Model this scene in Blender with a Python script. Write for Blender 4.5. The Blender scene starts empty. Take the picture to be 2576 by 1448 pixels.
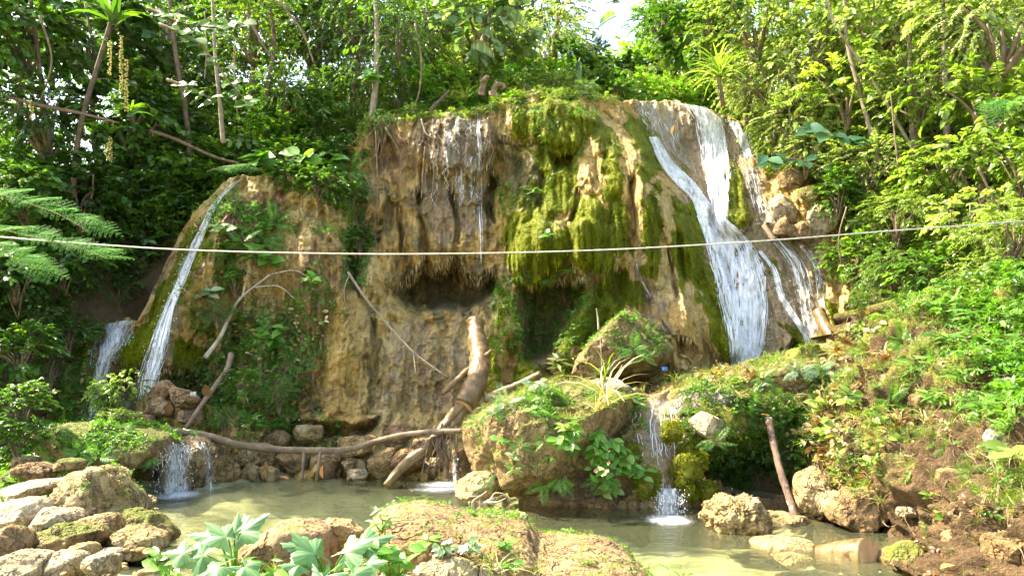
import bpy, bmesh, math, random
import numpy as np
from mathutils import Vector, Matrix, Euler

# ------------------------------------------------------------------ camera, world, sun, exposure
scene = bpy.context.scene
COL = scene.collection
CAM_Z, F, CU, HV = 1.7, 1840.0, 1288.0, 900.0      # focal length and horizon measured on the 2576 x 1448 photograph
cam_data = bpy.data.cameras.new('camera')
cam = bpy.data.objects.new('camera', cam_data); COL.objects.link(cam)
cam.location = (0, 0, CAM_Z); cam.rotation_euler = (math.pi / 2, 0, 0)
cam_data.sensor_width = 36.0; cam_data.lens = 36.0 * F / 2576.0
cam_data.shift_y = (HV - 724.0) / 2576.0
cam_data.clip_start = 0.1; cam_data.clip_end = 600
scene.camera = cam

SUN_DIR = Vector((-0.60, 0.22, 0.77)).normalized()     # towards the sun: high, behind the cliff, to the left
world = bpy.data.worlds.new('World'); scene.world = world; world.use_nodes = True
wn = world.node_tree; wn.nodes.clear()
sky = wn.nodes.new('ShaderNodeTexSky'); sky.sky_type = 'NISHITA'; sky.sun_disc = False
sky.sun_elevation = math.asin(SUN_DIR.z); sky.sun_rotation = math.atan2(SUN_DIR.x, SUN_DIR.y)
sky.air_density = 1.0; sky.dust_density = 2.5; sky.ozone_density = 1.0
bg = wn.nodes.new('ShaderNodeBackground'); bg.inputs['Strength'].default_value = 0.15
wo = wn.nodes.new('ShaderNodeOutputWorld')
wn.links.new(sky.outputs[0], bg.inputs[0]); wn.links.new(bg.outputs[0], wo.inputs[0])
sun_data = bpy.data.lights.new('sun', 'SUN'); sun_data.energy = 4.1; sun_data.angle = math.radians(0.6)
sun_data.color = (1.0, 0.94, 0.82)
sun = bpy.data.objects.new('sun', sun_data); COL.objects.link(sun)
sun.rotation_euler = SUN_DIR.to_track_quat('Z', 'Y').to_euler(); sun.location = SUN_DIR * 40
scene.view_settings.view_transform = 'Standard'; scene.view_settings.look = 'None'
scene.view_settings.gamma = 1.0; scene.view_settings.use_curve_mapping = False
scene.view_settings.exposure = 2.6
scene.view_settings.use_white_balance = True; scene.view_settings.white_balance_temperature = 7250; scene.view_settings.white_balance_tint = 8
scene.render.engine = 'CYCLES'
scene.cycles.use_denoising = True
scene.cycles.use_adaptive_sampling = True; scene.cycles.adaptive_threshold = 0.03
scene.cycles.max_bounces = 5; scene.cycles.diffuse_bounces = 3; scene.cycles.glossy_bounces = 2
scene.cycles.transmission_bounces = 4; scene.cycles.transparent_max_bounces = 14
scene.cycles.caustics_reflective = False; scene.cycles.caustics_refractive = False
scene.cycles.sample_clamp_indirect = 6.0

R = random.Random(7)
RNG = np.random.default_rng(11)

def P(u, v, d):
    """photograph point (u, v) at d metres in front of the camera -> world point"""
    return Vector(((u - CU) / F * d, d, CAM_Z + (HV - v) / F * d))
def Pn(u, v, d):
    return np.stack([(u - CU) / F * d, d, CAM_Z + (HV - v) / F * d], -1)
def water_d(v): return CAM_Z * F / (v - HV)

# ------------------------------------------------------------------ numpy noise
def _hash(ix, iy, iz, seed):
    h = (ix.astype(np.uint32) * np.uint32(374761393)) ^ (iy.astype(np.uint32) * np.uint32(668265263)) ^ (iz.astype(np.uint32) * np.uint32(2147483647)) ^ np.uint32((seed * 974634777) & 0xffffffff)
    h = (h ^ (h >> np.uint32(13))) * np.uint32(1274126177)
    h = (h ^ (h >> np.uint32(16))) * np.uint32(2246822519)
    return ((h ^ (h >> np.uint32(15))) & np.uint32(0xffff)).astype(np.float32) / 32767.5 - 1.0
def vnoise(p, seed=0):
    p = np.asarray(p, np.float32); i = np.floor(p); f = p - i; i = i.astype(np.int64)
    w = f * f * f * (f * (f * 6 - 15) + 10)
    out = 0
    for dx in (0, 1):
        wx = w[..., 0] if dx else 1 - w[..., 0]
        for dy in (0, 1):
            wy = w[..., 1] if dy else 1 - w[..., 1]
            for dz in (0, 1):
                wz = w[..., 2] if dz else 1 - w[..., 2]
                out = out + wx * wy * wz * _hash(i[..., 0] + dx, i[..., 1] + dy, i[..., 2] + dz, seed)
    return out
ROT = np.array(Euler((0.65, 0.43, 0.81)).to_matrix(), np.float32)      # each octave is turned so that the lattice never shows
def fbm(p, octaves=4, seed=0, gain=0.5, ridged=False):
    p = np.asarray(p, np.float32); a = 1.0; s = 0; t = 0
    for k in range(octaves):
        p = p @ ROT
        n = vnoise(p * (2.03 ** k) + 7.3 * k, seed + k)
        if ridged: n = 1 - 2 * np.abs(n)
        s = s + a * n; t += a; a *= gain
    return s / t
def sstep(a, b, x):
    t = np.clip((x - a) / (b - a), 0, 1); return t * t * (3 - 2 * t)
def poly_sd(U, V, poly):
    """signed distance, positive inside"""
    pts = np.array(poly, np.float32); n = len(pts)
    d2 = np.full(U.shape, 1e9, np.float32); ins = np.zeros(U.shape, bool)
    for a in range(n):
        x0, y0 = pts[a]; x1, y1 = pts[(a + 1) % n]
        ex, ey = x1 - x0, y1 - y0
        t = np.clip(((U - x0) * ex + (V - y0) * ey) / (ex * ex + ey * ey + 1e-9), 0, 1)
        d2 = np.minimum(d2, (U - x0 - t * ex) ** 2 + (V - y0 - t * ey) ** 2)
        c = ((y0 <= V) != (y1 <= V)) & (U < ex * (V - y0) / (ey if abs(ey) > 1e-9 else 1e-9) + x0)
        ins ^= c
    return np.where(ins, 1, -1) * np.sqrt(d2)
def line_ds(U, V, pts):
    """distance to a path, and how far along it (0..1) the nearest point lies"""
    pts = np.array(pts, np.float32); d2 = np.full(U.shape, 1e9, np.float32); s = np.zeros(U.shape, np.float32); n = len(pts) - 1
    for a in range(n):
        x0, y0 = pts[a]; x1, y1 = pts[a + 1]; ex, ey = x1 - x0, y1 - y0
        t = np.clip(((U - x0) * ex + (V - y0) * ey) / (ex * ex + ey * ey + 1e-9), 0, 1); q = (U - x0 - t * ex) ** 2 + (V - y0 - t * ey) ** 2
        s = np.where(q < d2, (a + t) / n, s); d2 = np.minimum(d2, q)
    return np.sqrt(d2), s
def line_d(U, V, pts):
    pts = np.array(pts, np.float32); d2 = np.full(U.shape, 1e9, np.float32)
    for a in range(len(pts) - 1):
        x0, y0 = pts[a]; x1, y1 = pts[a + 1]; ex, ey = x1 - x0, y1 - y0
        t = np.clip(((U - x0) * ex + (V - y0) * ey) / (ex * ex + ey * ey + 1e-9), 0, 1)
        d2 = np.minimum(d2, (U - x0 - t * ex) ** 2 + (V - y0 - t * ey) ** 2)
    return np.sqrt(d2)
class RBF:
    """smooth surface through scattered control points"""
    def __init__(self, pts, c=0.06, reg=1e-4, scale=1000.0):
        p = np.array(pts, np.float64); self.xy = p[:, :2] / scale; self.c = c; self.s = scale
        n = len(p); A = self.k(self.xy[:, None] - self.xy[None]); A[np.diag_indices(n)] -= reg
        B = np.c_[np.ones(n), self.xy]
        M = np.block([[A, B], [B.T, np.zeros((3, 3))]])
        s = np.linalg.solve(M, np.r_[p[:, 2], 0, 0, 0]); self.w = s[:n]; self.b = s[n:]
    def k(self, d): return np.sqrt((d ** 2).sum(-1) + self.c ** 2)
    def __call__(self, x, y):
        x = np.asarray(x, np.float64) / self.s; y = np.asarray(y, np.float64) / self.s
        o = self.b[0] + self.b[1] * x + self.b[2] * y
        for (a, b), w in zip(self.xy, self.w): o = o + w * np.sqrt((x - a) ** 2 + (y - b) ** 2 + self.c ** 2)
        return o

# ------------------------------------------------------------------ mesh and object helpers
def mesh_np(name, verts, faces, mats=(), smooth=True, attrs=None):
    """faces: an (n,3) or (n,4) index array, or a list of such arrays"""
    me = bpy.data.meshes.new(name)
    verts = np.ascontiguousarray(verts, np.float32)
    fl = faces if isinstance(faces, list) else [faces]
    fl = [np.asarray(f, np.int32) for f in fl if len(f)]
    tot = np.concatenate([np.full(len(f), f.shape[1], np.int32) for f in fl]); idx = np.concatenate([f.ravel() for f in fl])
    me.vertices.add(len(verts)); me.vertices.foreach_set('co', verts.ravel())
    me.loops.add(len(idx)); me.loops.foreach_set('vertex_index', idx)
    me.polygons.add(len(tot)); me.polygons.foreach_set('loop_start', np.r_[0, np.cumsum(tot)[:-1]].astype(np.int32))
    me.update(calc_edges=True)
    me.polygons.foreach_set('use_smooth', np.full(len(tot), smooth))
    for k, a in (attrs or {}).items():
        at = me.attributes.new(k, 'FLOAT', 'POINT'); at.data.foreach_set('value', np.ascontiguousarray(a, np.float32).ravel())
    for m in mats: me.materials.append(m)
    return me
def link(name, data, parent=None, loc=None, rot=None, scale=None):
    o = bpy.data.objects.new(name, data); COL.objects.link(o)
    if parent is not None: o.parent = parent
    if loc is not None: o.location = loc
    if rot is not None: o.rotation_euler = rot
    if scale is not None: o.scale = (scale,) * 3 if isinstance(scale, (int, float)) else scale
    return o
def tag(o, label=None, cat=None, group=None, kind=None):
    if label: o['label'] = label
    if cat: o['category'] = cat
    if group: o['group'] = group
    if kind: o['kind'] = kind
    return o
def empty(name, loc, label, cat, group=None):
    return tag(link(name, None, loc=loc), label, cat, group)
def grid_faces(nr, nc, wrap=False):
    r = np.arange(nr - 1)[:, None]; c = np.arange(nc if wrap else nc - 1)[None]
    a = r * nc + c; b = r * nc + (c + 1) % nc
    return np.stack([a, b, b + nc, a + nc], -1).reshape(-1, 4)
def smooth_path(pts, n):
    """Catmull-Rom through points (any dimension)"""
    p = np.array(pts, float)
    if len(p) == 2: return p[0] + (p[1] - p[0]) * np.linspace(0, 1, n)[:, None]
    q = np.vstack([2 * p[0] - p[1], p, 2 * p[-1] - p[-2]])
    t = np.linspace(0, len(p) - 1 - 1e-6, n); i = t.astype(int); f = (t - i)[:, None]
    a, b, c, d = q[i], q[i + 1], q[i + 2], q[i + 3]
    return 0.5 * (2 * b + (c - a) * f + (2 * a - 5 * b + 4 * c - d) * f ** 2 + (3 * b - a - 3 * c + d) * f ** 3)
def tube(pts, radii, sides=8, n=None, rough=0.0, seed=0, cap=True):
    """tapered tube along a smooth path: verts, faces"""
    n = n or max(3, len(pts) * 4)
    pr = smooth_path([tuple(p) + (r,) for p, r in zip(pts, radii)] if not np.isscalar(radii) else [tuple(p) + (radii,) for p in pts], n)
    c, r = pr[:, :3], np.maximum(pr[:, 3], 0.0008)
    tan = np.gradient(c, axis=0); tan /= np.linalg.norm(tan, axis=1)[:, None] + 1e-9
    up = np.array([0.13, -0.97, 0.21]) if abs(tan[0] @ np.array([0.13, -0.97, 0.21])) < 0.9 else np.array([1.0, 0, 0])
    s = np.cross(tan, up); s /= np.linalg.norm(s, axis=1)[:, None] + 1e-9
    w = np.cross(s, tan)
    a = np.linspace(0, 2 * np.pi, sides, endpoint=False)
    rr = r[:, None] * np.ones(sides)
    if rough:
        q = np.stack([np.cos(a)[None] * 1.2 + 0 * rr, np.sin(a)[None] * 1.2 + 0 * rr, np.arange(n)[:, None] * 0.35 + 0 * rr], -1) + seed * 3.1
        rr = rr * (1 + rough * fbm(q, 3, seed))
    v = c[:, None] + rr[..., None] * (np.cos(a)[None, :, None] * s[:, None] + np.sin(a)[None, :, None] * w[:, None])
    v = v.reshape(-1, 3); f = [grid_faces(n, sides, True)]
    if cap:
        v = np.vstack([v, c[:1], c[-1:]]); k = n * sides; i = np.arange(sides); j = (i + 1) % sides
        f.append(np.stack([j, i, np.full(sides, k)], -1)); f.append(np.stack([(n - 1) * sides + i, (n - 1) * sides + j, np.full(sides, k + 1)], -1))
    return v, f
class Geo:
    """collects vertex and face arrays into one mesh"""
    def __init__(s): s.v, s.f, s.n, s.a = [], [], 0, []
    def add(s, v, f, val=None):
        v = np.asarray(v, np.float32)
        for q in (f if isinstance(f, list) else [f]): s.f.append(np.asarray(q, np.int32) + s.n)
        s.v.append(v); s.n += len(v); s.a.append(np.full(len(v), 0.5 if val is None else val, np.float32) if np.isscalar(val) or val is None else np.asarray(val, np.float32))
        return s
    def mesh(s, name, mats=(), smooth=True):
        f = {}
        for q in s.f: f.setdefault(q.shape[1], []).append(q)
        return mesh_np(name, np.vstack(s.v), [np.vstack(x) for x in f.values()], mats, smooth, {'lv': np.concatenate(s.a)})
    def build(s, name, mat, parent=None, smooth=True, **kw): return link(name, s.mesh(name, (mat,), smooth), parent, **kw)
# ------------------------------------------------------------------ procedural materials
class NT:
    def __init__(s, name):
        s.m = bpy.data.materials.new(name); s.m.use_nodes = True; s.t = s.m.node_tree; s.t.nodes.clear()
        s.out = s.t.nodes.new('ShaderNodeOutputMaterial')
    def n(s, typ, ins=None, **props):
        x = s.t.nodes.new(typ)
        for k, v in props.items(): setattr(x, k, v)
        for k, v in (ins or {}).items(): s.put(x.inputs[k], v)
        return x
    def put(s, sock, v):
        if isinstance(v, bpy.types.NodeSocket): s.t.links.new(v, sock)
        elif isinstance(v, bpy.types.Node): s.t.links.new(v.outputs[0], sock)
        elif isinstance(v, (tuple, list)) and len(v) == 3 and sock.type == 'RGBA': sock.default_value = (*v, 1)
        else: sock.default_value = v
    def noise(s, vec, scale, detail=4, rough=0.55, dist=0.0):
        return s.n('ShaderNodeTexNoise', {'Vector': vec, 'Scale': scale, 'Detail': detail, 'Roughness': rough, 'Distortion': dist}).outputs[0]
    def math(s, op, a, b=0.0, c=None, clamp=False):
        x = s.n('ShaderNodeMath', {0: a, 1: b}, operation=op, use_clamp=clamp)
        if c is not None: s.put(x.inputs[2], c)
        return x.outputs[0]
    def rng(s, v, a, b, c=0.0, d=1.0):
        return s.n('ShaderNodeMapRange', {0: v, 1: a, 2: b, 3: c, 4: d}, interpolation_type='SMOOTHSTEP').outputs[0]
    def mix(s, f, a, b, mode='MIX'):
        x = s.n('ShaderNodeMix', data_type='RGBA', blend_type=mode)
        s.put(x.inputs[0], f); s.put(x.inputs[6], a); s.put(x.inputs[7], b); return x.outputs[2]
    def ramp(s, f, stops):
        x = s.n('ShaderNodeValToRGB', {0: f}); e = x.color_ramp.elements
        while len(e) < len(stops): e.new(0.5)
        for el, (p, c) in zip(e, stops): el.position = p; el.color = (*c, 1)
        return x.outputs[0]
    def attr(s, name): return s.n('ShaderNodeAttribute', attribute_name=name).outputs['Fac']
    def obj(s): return s.n('ShaderNodeTexCoord').outputs['Object']
    def scalev(s, vec, sc): return s.n('ShaderNodeMapping', {0: vec, 3: sc}).outputs[0]
    def rand(s): return s.n('ShaderNodeObjectInfo').outputs['Random']
    def bump(s, h, strength, dist, prev=None):
        x = s.n('ShaderNodeBump', {'Strength': strength, 'Distance': dist, 'Height': h})
        if prev is not None: s.put(x.inputs['Normal'], prev)
        return x.outputs[0]
    def principled(s, col, rough, bump=None, spec=0.4, **extra):
        x = s.n('ShaderNodeBsdfPrincipled', {'Base Color': col, 'Roughness': rough, 'Specular IOR Level': spec})
        if bump is not None: s.put(x.inputs['Normal'], bump)
        for k, v in extra.items(): s.put(x.inputs[k], v)
        return x.outputs[0]
    def done(s, sh, vol=None):
        s.t.links.new(sh, s.out.inputs[0])
        if vol is not None: s.t.links.new(vol, s.out.inputs[1])
        return s.m

def rock_layers(t, o, ochre, tan, brown, k=1.0):
    """limestone: warm mottling, streaks, pits; returns colour and bump height"""
    a = t.noise(o, 0.9 * k, 5, 0.62); b = t.noise(o, 4.2 * k, 6, 0.65); c = t.noise(o, 21 * k, 4, 0.7)
    st = t.noise(t.scalev(o, (5 * k, 5 * k, 0.7 * k)), 1.0, 5, 0.6, 0.6)
    col = t.mix(t.rng(a, 0.36, 0.64), ochre, tan)
    col = t.mix(t.rng(b, 0.50, 0.72, 0, 0.8), col, brown)
    col = t.mix(t.rng(st, 0.50, 0.66, 0, 0.75), col, tuple(x * 0.36 for x in ochre))
    col = t.mix(t.rng(c, 0.60, 0.75, 0, 0.55), col, tuple(min(0.75, x * 1.5 + 0.03) for x in tan))
    col = t.mix(t.rng(c, 0.44, 0.32, 0, 0.7), col, tuple(x * 0.45 for x in brown))
    h = t.math('ADD', t.math('MULTIPLY', b, 1.0), t.math('MULTIPLY', c, 0.35))
    pits = t.n('ShaderNodeTexVoronoi', {'Vector': o, 'Scale': 17.0 * k}).outputs['Distance']
    h = t.math('ADD', h, t.math('MULTIPLY', t.rng(pits, 0.0, 0.35), 0.22))
    return col, h, b, c

def cliff_mat():
    t = NT('wet limestone and moss'); o = t.obj()
    col, h, b, c = rock_layers(t, o, (0.39, 0.235, 0.050), (0.41, 0.29, 0.105), (0.085, 0.045, 0.015))
    nz = t.noise(o, 6.0, 5, 0.7)
    wet = t.rng(t.math('ADD', t.attr('wet'), t.math('MULTIPLY', nz, 1.1)), 0.80, 1.25)
    col = t.mix(t.math('MULTIPLY', wet, 0.72), col, t.mix(b, (0.11, 0.078, 0.048), (0.22, 0.165, 0.105)))
    soil = t.rng(t.math('ADD', t.attr('soil'), t.math('MULTIPLY', nz, 1.1)), 0.80, 1.25)
    col = t.mix(soil, col, t.mix(b, (0.12, 0.050, 0.02), (0.22, 0.105, 0.04)))
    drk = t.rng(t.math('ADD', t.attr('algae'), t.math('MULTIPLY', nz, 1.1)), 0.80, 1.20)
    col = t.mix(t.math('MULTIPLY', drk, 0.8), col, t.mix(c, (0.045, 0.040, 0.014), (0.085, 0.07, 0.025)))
    m2 = t.noise(o, 13.0, 6, 0.75)
    moss = t.rng(t.math('ADD', t.attr('moss'), t.math('MULTIPLY', t.math('SUBTRACT', m2, 0.5), 0.9)), 0.40, 0.58)
    mc = t.ramp(t.math('ADD', t.math('MULTIPLY', t.noise(o, 2.2, 5, 0.6), 0.75), t.math('MULTIPLY', t.noise(o, 40, 3, 0.7), 0.30)),
                [(0.28, (0.040, 0.045, 0.003)), (0.45, (0.105, 0.118, 0.004)), (0.60, (0.165, 0.185, 0.006)), (0.78, (0.24, 0.25, 0.012))])
    col = t.mix(moss, col, mc)
    fz = t.noise(o, 75, 3, 0.7)
    bm = t.bump(h, 1.0, 0.09); bm = t.bump(t.math('MULTIPLY', fz, moss), 0.8, 0.025, bm)
    rough = t.mix(moss, t.mix(wet, (0.72,) * 3, (0.16,) * 3), (0.95,) * 3)
    return t.done(t.principled(col, rough, bm, 0.5))

def boulder_mat(name, ochre, tan, brown, moss=0.0, rough=0.85, k=1.0, mosscol=((0.05, 0.06, 0.008), (0.15, 0.16, 0.02))):
    t = NT(name); o = t.obj()
    rnd = t.rand(); off = t.n('ShaderNodeCombineXYZ', {0: t.math('MULTIPLY', rnd, 37.0), 1: t.math('MULTIPLY', rnd, 11.0), 2: 0.0}).outputs[0]
    ov = t.n('ShaderNodeVectorMath', {0: o, 1: off}, operation='ADD').outputs[0]
    col, h, b, c = rock_layers(t, ov, ochre, tan, brown, 1.5 * k)
    col = t.mix(t.math('MULTIPLY', rnd, 0.3), col, tan)
    crk = t.n('ShaderNodeTexVoronoi', {'Vector': t.n('ShaderNodeVectorMath', {0: ov, 1: t.n('ShaderNodeTexNoise', {'Vector': ov, 'Scale': 5.0 * k, 'Detail': 3.0}).outputs['Color']}, operation='ADD').outputs[0], 'Scale': 1.7 * k}, feature='DISTANCE_TO_EDGE').outputs['Distance']
    col = t.mix(t.rng(crk, 0.03, 0.0, 0, 0.4), col, tuple(x * 0.4 for x in brown)); h = t.math('ADD', h, t.math('MULTIPLY', t.rng(crk, 0.0, 0.06), 0.5))
    md = t.noise(ov, 8.0 * k, 5, 0.72); col = t.mix(t.rng(md, 0.46, 0.33, 0, 0.8), col, tuple(x * 0.75 for x in brown)); h = t.math('ADD', h, md)
    if moss:
        nrm = t.n('ShaderNodeNewGeometry').outputs['Normal']
        up = t.n('ShaderNodeSeparateXYZ', {0: nrm}).outputs[2]
        f = t.rng(t.math('ADD', t.math('MULTIPLY', up, 0.30), t.math('ADD', t.noise(ov, 3.5, 6, 0.7), moss - 0.5)), 0.52, 0.70)
        col = t.mix(f, col, t.mix(t.noise(ov, 20, 4, 0.7), *mosscol))
    bm = t.bump(h, 1.0, 0.06 / k)
    return t.done(t.principled(col, rough, bm, 0.3))

def leaf_mat(name, dark, mid, light, trans=0.42, rough=0.40, accent=None, spec=0.45):
    t = NT(name)
    f = t.math('ADD', t.math('MULTIPLY', t.attr('lv'), 0.72), t.math('MULTIPLY', t.rand(), 0.28))
    dark, mid, light = [tuple(x * 1.25 for x in c) for c in (dark, mid, light)]
    stops = [(0.05, dark), (0.5, mid), (0.93, light)]
    if accent: stops += [(0.985, accent)]
    col = t.ramp(f, stops)
    p = t.principled(col, rough, None, spec)
    tc = t.mix(1.0, col, (1.45, 1.65, 0.60), 'MULTIPLY')
    tr = t.n('ShaderNodeBsdfTranslucent', {0: tc}).outputs[0]
    ms = t.n('ShaderNodeMixShader', {0: trans, 1: p, 2: tr}).outputs[0]
    return t.done(ms)

def wood_mat(name, a, b, c=None, rough=0.75, sc=1.0):
    t = NT(name); o = t.obj()
    n1 = t.noise(o, 7 * sc, 6, 0.65); n2 = t.noise(t.scalev(o, (30 * sc, 30 * sc, 6 * sc)), 1.0, 4, 0.7)
    col = t.mix(t.rng(n1, 0.35, 0.65), a, b); col = t.mix(t.rng(n2, 0.5, 0.7, 0, 0.6), col, tuple(x * 0.5 for x in a))
    if c: col = t.mix(t.rng(t.noise(o, 4 * sc, 5, 0.7), 0.58, 0.64), col, c)
    return t.done(t.principled(col, rough, t.bump(t.math('ADD', n2, n1), 0.6, 0.02), 0.35))

def falls_mat():
    """white water: opaque foam threads with clear gaps, run along the flow"""
    t = NT('falling water')
    fs, ft, cov = t.attr('fs'), t.attr('ft'), t.attr('cover')
    v = t.n('ShaderNodeCombineXYZ', {0: ft, 1: fs, 2: 0.0}).outputs[0]
    a = t.noise(t.scalev(v, (22, 5.0, 1)), 1.0, 5, 0.68, 1.4)
    b = t.noise(t.scalev(v, (66, 28, 1)), 1.0, 3, 0.7, 1.8)
    s = t.math('ADD', t.math('MULTIPLY', a, 0.55), t.math('MULTIPLY', b, 0.45))
    f = t.rng(t.math('ADD', s, t.math('SUBTRACT', cov, 0.5)), 0.36, 0.76)
    foam = t.n('ShaderNodeMixShader', {0: 0.18, 1: t.principled(t.mix(t.rng(t.math('ADD', b, t.math('MULTIPLY', a, 0.5)), 0.45, 0.80), (0.66, 0.70, 0.76), (0.96, 0.97, 0.98)), 0.35, t.bump(s, 1.0, 0.05), 0.5), 2: t.n('ShaderNodeBsdfTranslucent', {0: (0.75, 0.79, 0.83)}).outputs[0]}).outputs[0]
    gl = t.n('ShaderNodeBsdfGlossy', {'Color': (1, 1, 1), 'Roughness': 0.12, 'Normal': t.bump(s, 1.0, 0.03)}).outputs[0]
    clear = t.n('ShaderNodeMixShader', {0: t.rng(cov, 0.12, 0.5, 0.0, 0.09), 1: t.n('ShaderNodeBsdfTransparent', {0: (0.93, 0.94, 0.93)}).outputs[0], 2: gl}).outputs[0]
    return t.done(t.n('ShaderNodeMixShader', {0: f, 1: clear, 2: foam}).outputs[0])

def pool_mat():
    t = NT('pool water'); o = t.obj()
    w1 = t.noise(t.scalev(o, (3.0, 8.0, 1)), 1.0, 3, 0.55, 0.5); w2 = t.noise(t.scalev(o, (9, 22, 1)), 1.0, 3, 0.6)
    bm = t.bump(t.math('ADD', w1, t.math('MULTIPLY', w2, 0.35)), 0.30, 0.06)
    fr = t.n('ShaderNodeFresnel', {'IOR': 1.33, 'Normal': bm}).outputs[0]
    g = t.n('ShaderNodeBsdfGlossy', {'Color': (1, 1, 1), 'Roughness': 0.06, 'Normal': bm}).outputs[0]
    tr = t.n('ShaderNodeBsdfTransparent', {0: (0.97, 0.99, 0.94)}).outputs[0]
    vol = t.n('ShaderNodeVolumeAbsorption', {'Color': (0.45, 0.75, 0.55), 'Density': 0.26}).outputs[0]
    silt = t.n('ShaderNodeBsdfDiffuse', {0: (0.24, 0.27, 0.15)}).outputs[0]
    body = t.n('ShaderNodeMixShader', {0: 0.13, 1: tr, 2: silt}).outputs[0]      # fine silt hanging in the water
    return t.done(t.n('ShaderNodeMixShader', {0: fr, 1: body, 2: g}).outputs[0], vol)

def bed_mat():
    t = NT('pool bed and gravelly soil'); o = t.obj()
    a = t.noise(o, 1.1, 5, 0.6, 0.7); b = t.noise(o, 9, 5, 0.7)
    col = t.mix(t.rng(a, 0.35, 0.62), (0.16, 0.15, 0.065), (0.38, 0.345, 0.18)); col = t.mix(t.rng(b, 0.50, 0.7, 0, 0.7), col, (0.10, 0.092, 0.045))
    return t.done(t.principled(col, 0.9, t.bump(t.math('ADD', a, b), 0.7, 0.05), 0.2))

def soil_mat(name, a, b, c, k=1.0, mossy=0.0):
    t = NT(name); o = t.obj()
    n1 = t.noise(o, 1.6 * k, 6, 0.65); n2 = t.noise(o, 12 * k, 5, 0.7); n3 = t.noise(o, 45 * k, 3, 0.7)
    col = t.mix(t.rng(n1, 0.35, 0.65), a, b); col = t.mix(t.rng(n2, 0.5, 0.7, 0, 0.8), col, c)
    col = t.mix(t.rng(n3, 0.58, 0.72, 0, 0.5), col, tuple(min(1, x * 1.9) for x in b))
    mo = t.rng(t.math('ADD', t.attr('moss'), t.math('MULTIPLY', t.math('SUBTRACT', n2, 0.5), 1.0)), 0.42, 0.62)
    col = t.mix(mo, col, t.mix(n3, (0.07, 0.075, 0.012), (0.19, 0.20, 0.03)))
    wt = t.rng(t.math('ADD', t.attr('wet'), t.math('MULTIPLY', t.math('SUBTRACT', n2, 0.5), 0.6)), 0.4, 0.6)
    col = t.mix(wt, col, t.mix(t.rng(n2, 0.4, 0.6), (0.36, 0.25, 0.11), (0.22, 0.155, 0.07)))
    rough = t.mix(wt, (0.92,) * 3, (0.22,) * 3)
    return t.done(t.principled(col, rough, t.bump(t.math('ADD', t.math('MULTIPLY', n2, 1.2), n3), 0.9, 0.04), 0.3))

def plain(name, col, rough=0.5, spec=0.4): 
    t = NT(name); o = t.obj(); n = t.noise(o, 18, 4, 0.6)
    return t.done(t.principled(t.mix(t.rng(n, 0.3, 0.7), tuple(x * 0.7 for x in col), col), rough, t.bump(n, 0.3, 0.01), spec))

M = {}
M['cliff'] = cliff_mat()
M['ochre'] = boulder_mat('ochre limestone', (0.33, 0.215, 0.075), (0.42, 0.31, 0.15), (0.13, 0.08, 0.033), 0.20)
M['pale'] = boulder_mat('pale limestone', (0.36, 0.27, 0.14), (0.46, 0.37, 0.23), (0.17, 0.12, 0.06), 0.05)
M['brown'] = boulder_mat('brown limestone', (0.20, 0.115, 0.042), (0.29, 0.185, 0.085), (0.085, 0.05, 0.02), 0.22)
M['mossy'] = boulder_mat('mossy limestone', (0.22, 0.14, 0.048), (0.29, 0.20, 0.09), (0.08, 0.05, 0.02), 0.44)
M['wetrock'] = boulder_mat('wet limestone', (0.24, 0.155, 0.058), (0.32, 0.23, 0.115), (0.11, 0.07, 0.03), 0.0, 0.3)
M['red'] = boulder_mat('red brown limestone', (0.24, 0.125, 0.055), (0.36, 0.24, 0.12), (0.11, 0.055, 0.024), 0.10)
M['grey'] = boulder_mat('grey limestone', (0.20, 0.17, 0.13), (0.32, 0.28, 0.225), (0.10, 0.08, 0.06), 0.12)
M['moss'] = leaf_mat('moss', (0.034, 0.040, 0.002), (0.11, 0.125, 0.004), (0.22, 0.23, 0.010), 0.25, 0.9, spec=0.1)
M['mossy_yellow'] = leaf_mat('yellow moss', (0.055, 0.062, 0.004), (0.14, 0.145, 0.008), (0.23, 0.225, 0.018), 0.25, 0.9, spec=0.1)
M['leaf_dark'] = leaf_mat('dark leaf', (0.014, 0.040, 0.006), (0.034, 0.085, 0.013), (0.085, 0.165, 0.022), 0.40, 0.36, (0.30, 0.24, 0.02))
M['leaf_mid'] = leaf_mat('green leaf', (0.022, 0.062, 0.008), (0.060, 0.130, 0.016), (0.140, 0.225, 0.028), 0.42, 0.40, (0.34, 0.26, 0.02))
M['leaf_lime'] = leaf_mat('lime leaf', (0.050, 0.098, 0.014), (0.135, 0.205, 0.032), (0.30, 0.355, 0.090), 0.42, 0.26, (0.40, 0.28, 0.03))
M['leaf_silver'] = leaf_mat('silvery leaf', (0.06, 0.11, 0.045), (0.15, 0.22, 0.11), (0.30, 0.36, 0.22), 0.30, 0.30)
M['leaf_fresh'] = leaf_mat('fresh green leaf', (0.035, 0.105, 0.012), (0.080, 0.190, 0.022), (0.160, 0.290, 0.045), 0.45, 0.40)
M['leaf_mimosa'] = leaf_mat('mimosa leaf', (0.04, 0.13, 0.025), (0.08, 0.21, 0.045), (0.15, 0.30, 0.08), 0.5, 0.7, spec=0.12)
M['leaf_teal'] = leaf_mat('blue green leaf', (0.012, 0.045, 0.020), (0.030, 0.085, 0.036), (0.075, 0.150, 0.065), 0.30, 0.25)
M['leaf_sunny'] = leaf_mat('pale sunny leaf', (0.075, 0.125, 0.022), (0.19, 0.255, 0.065), (0.40, 0.44, 0.20), 0.38, 0.28, (0.45, 0.32, 0.06))  # paler copy of the lime leaf, sunlit brightness put into its colour
M['leaf_pale'] = leaf_mat('pale green leaf', (0.035, 0.10, 0.03), (0.085, 0.17, 0.06), (0.18, 0.27, 0.13), 0.25, 0.42)
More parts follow.
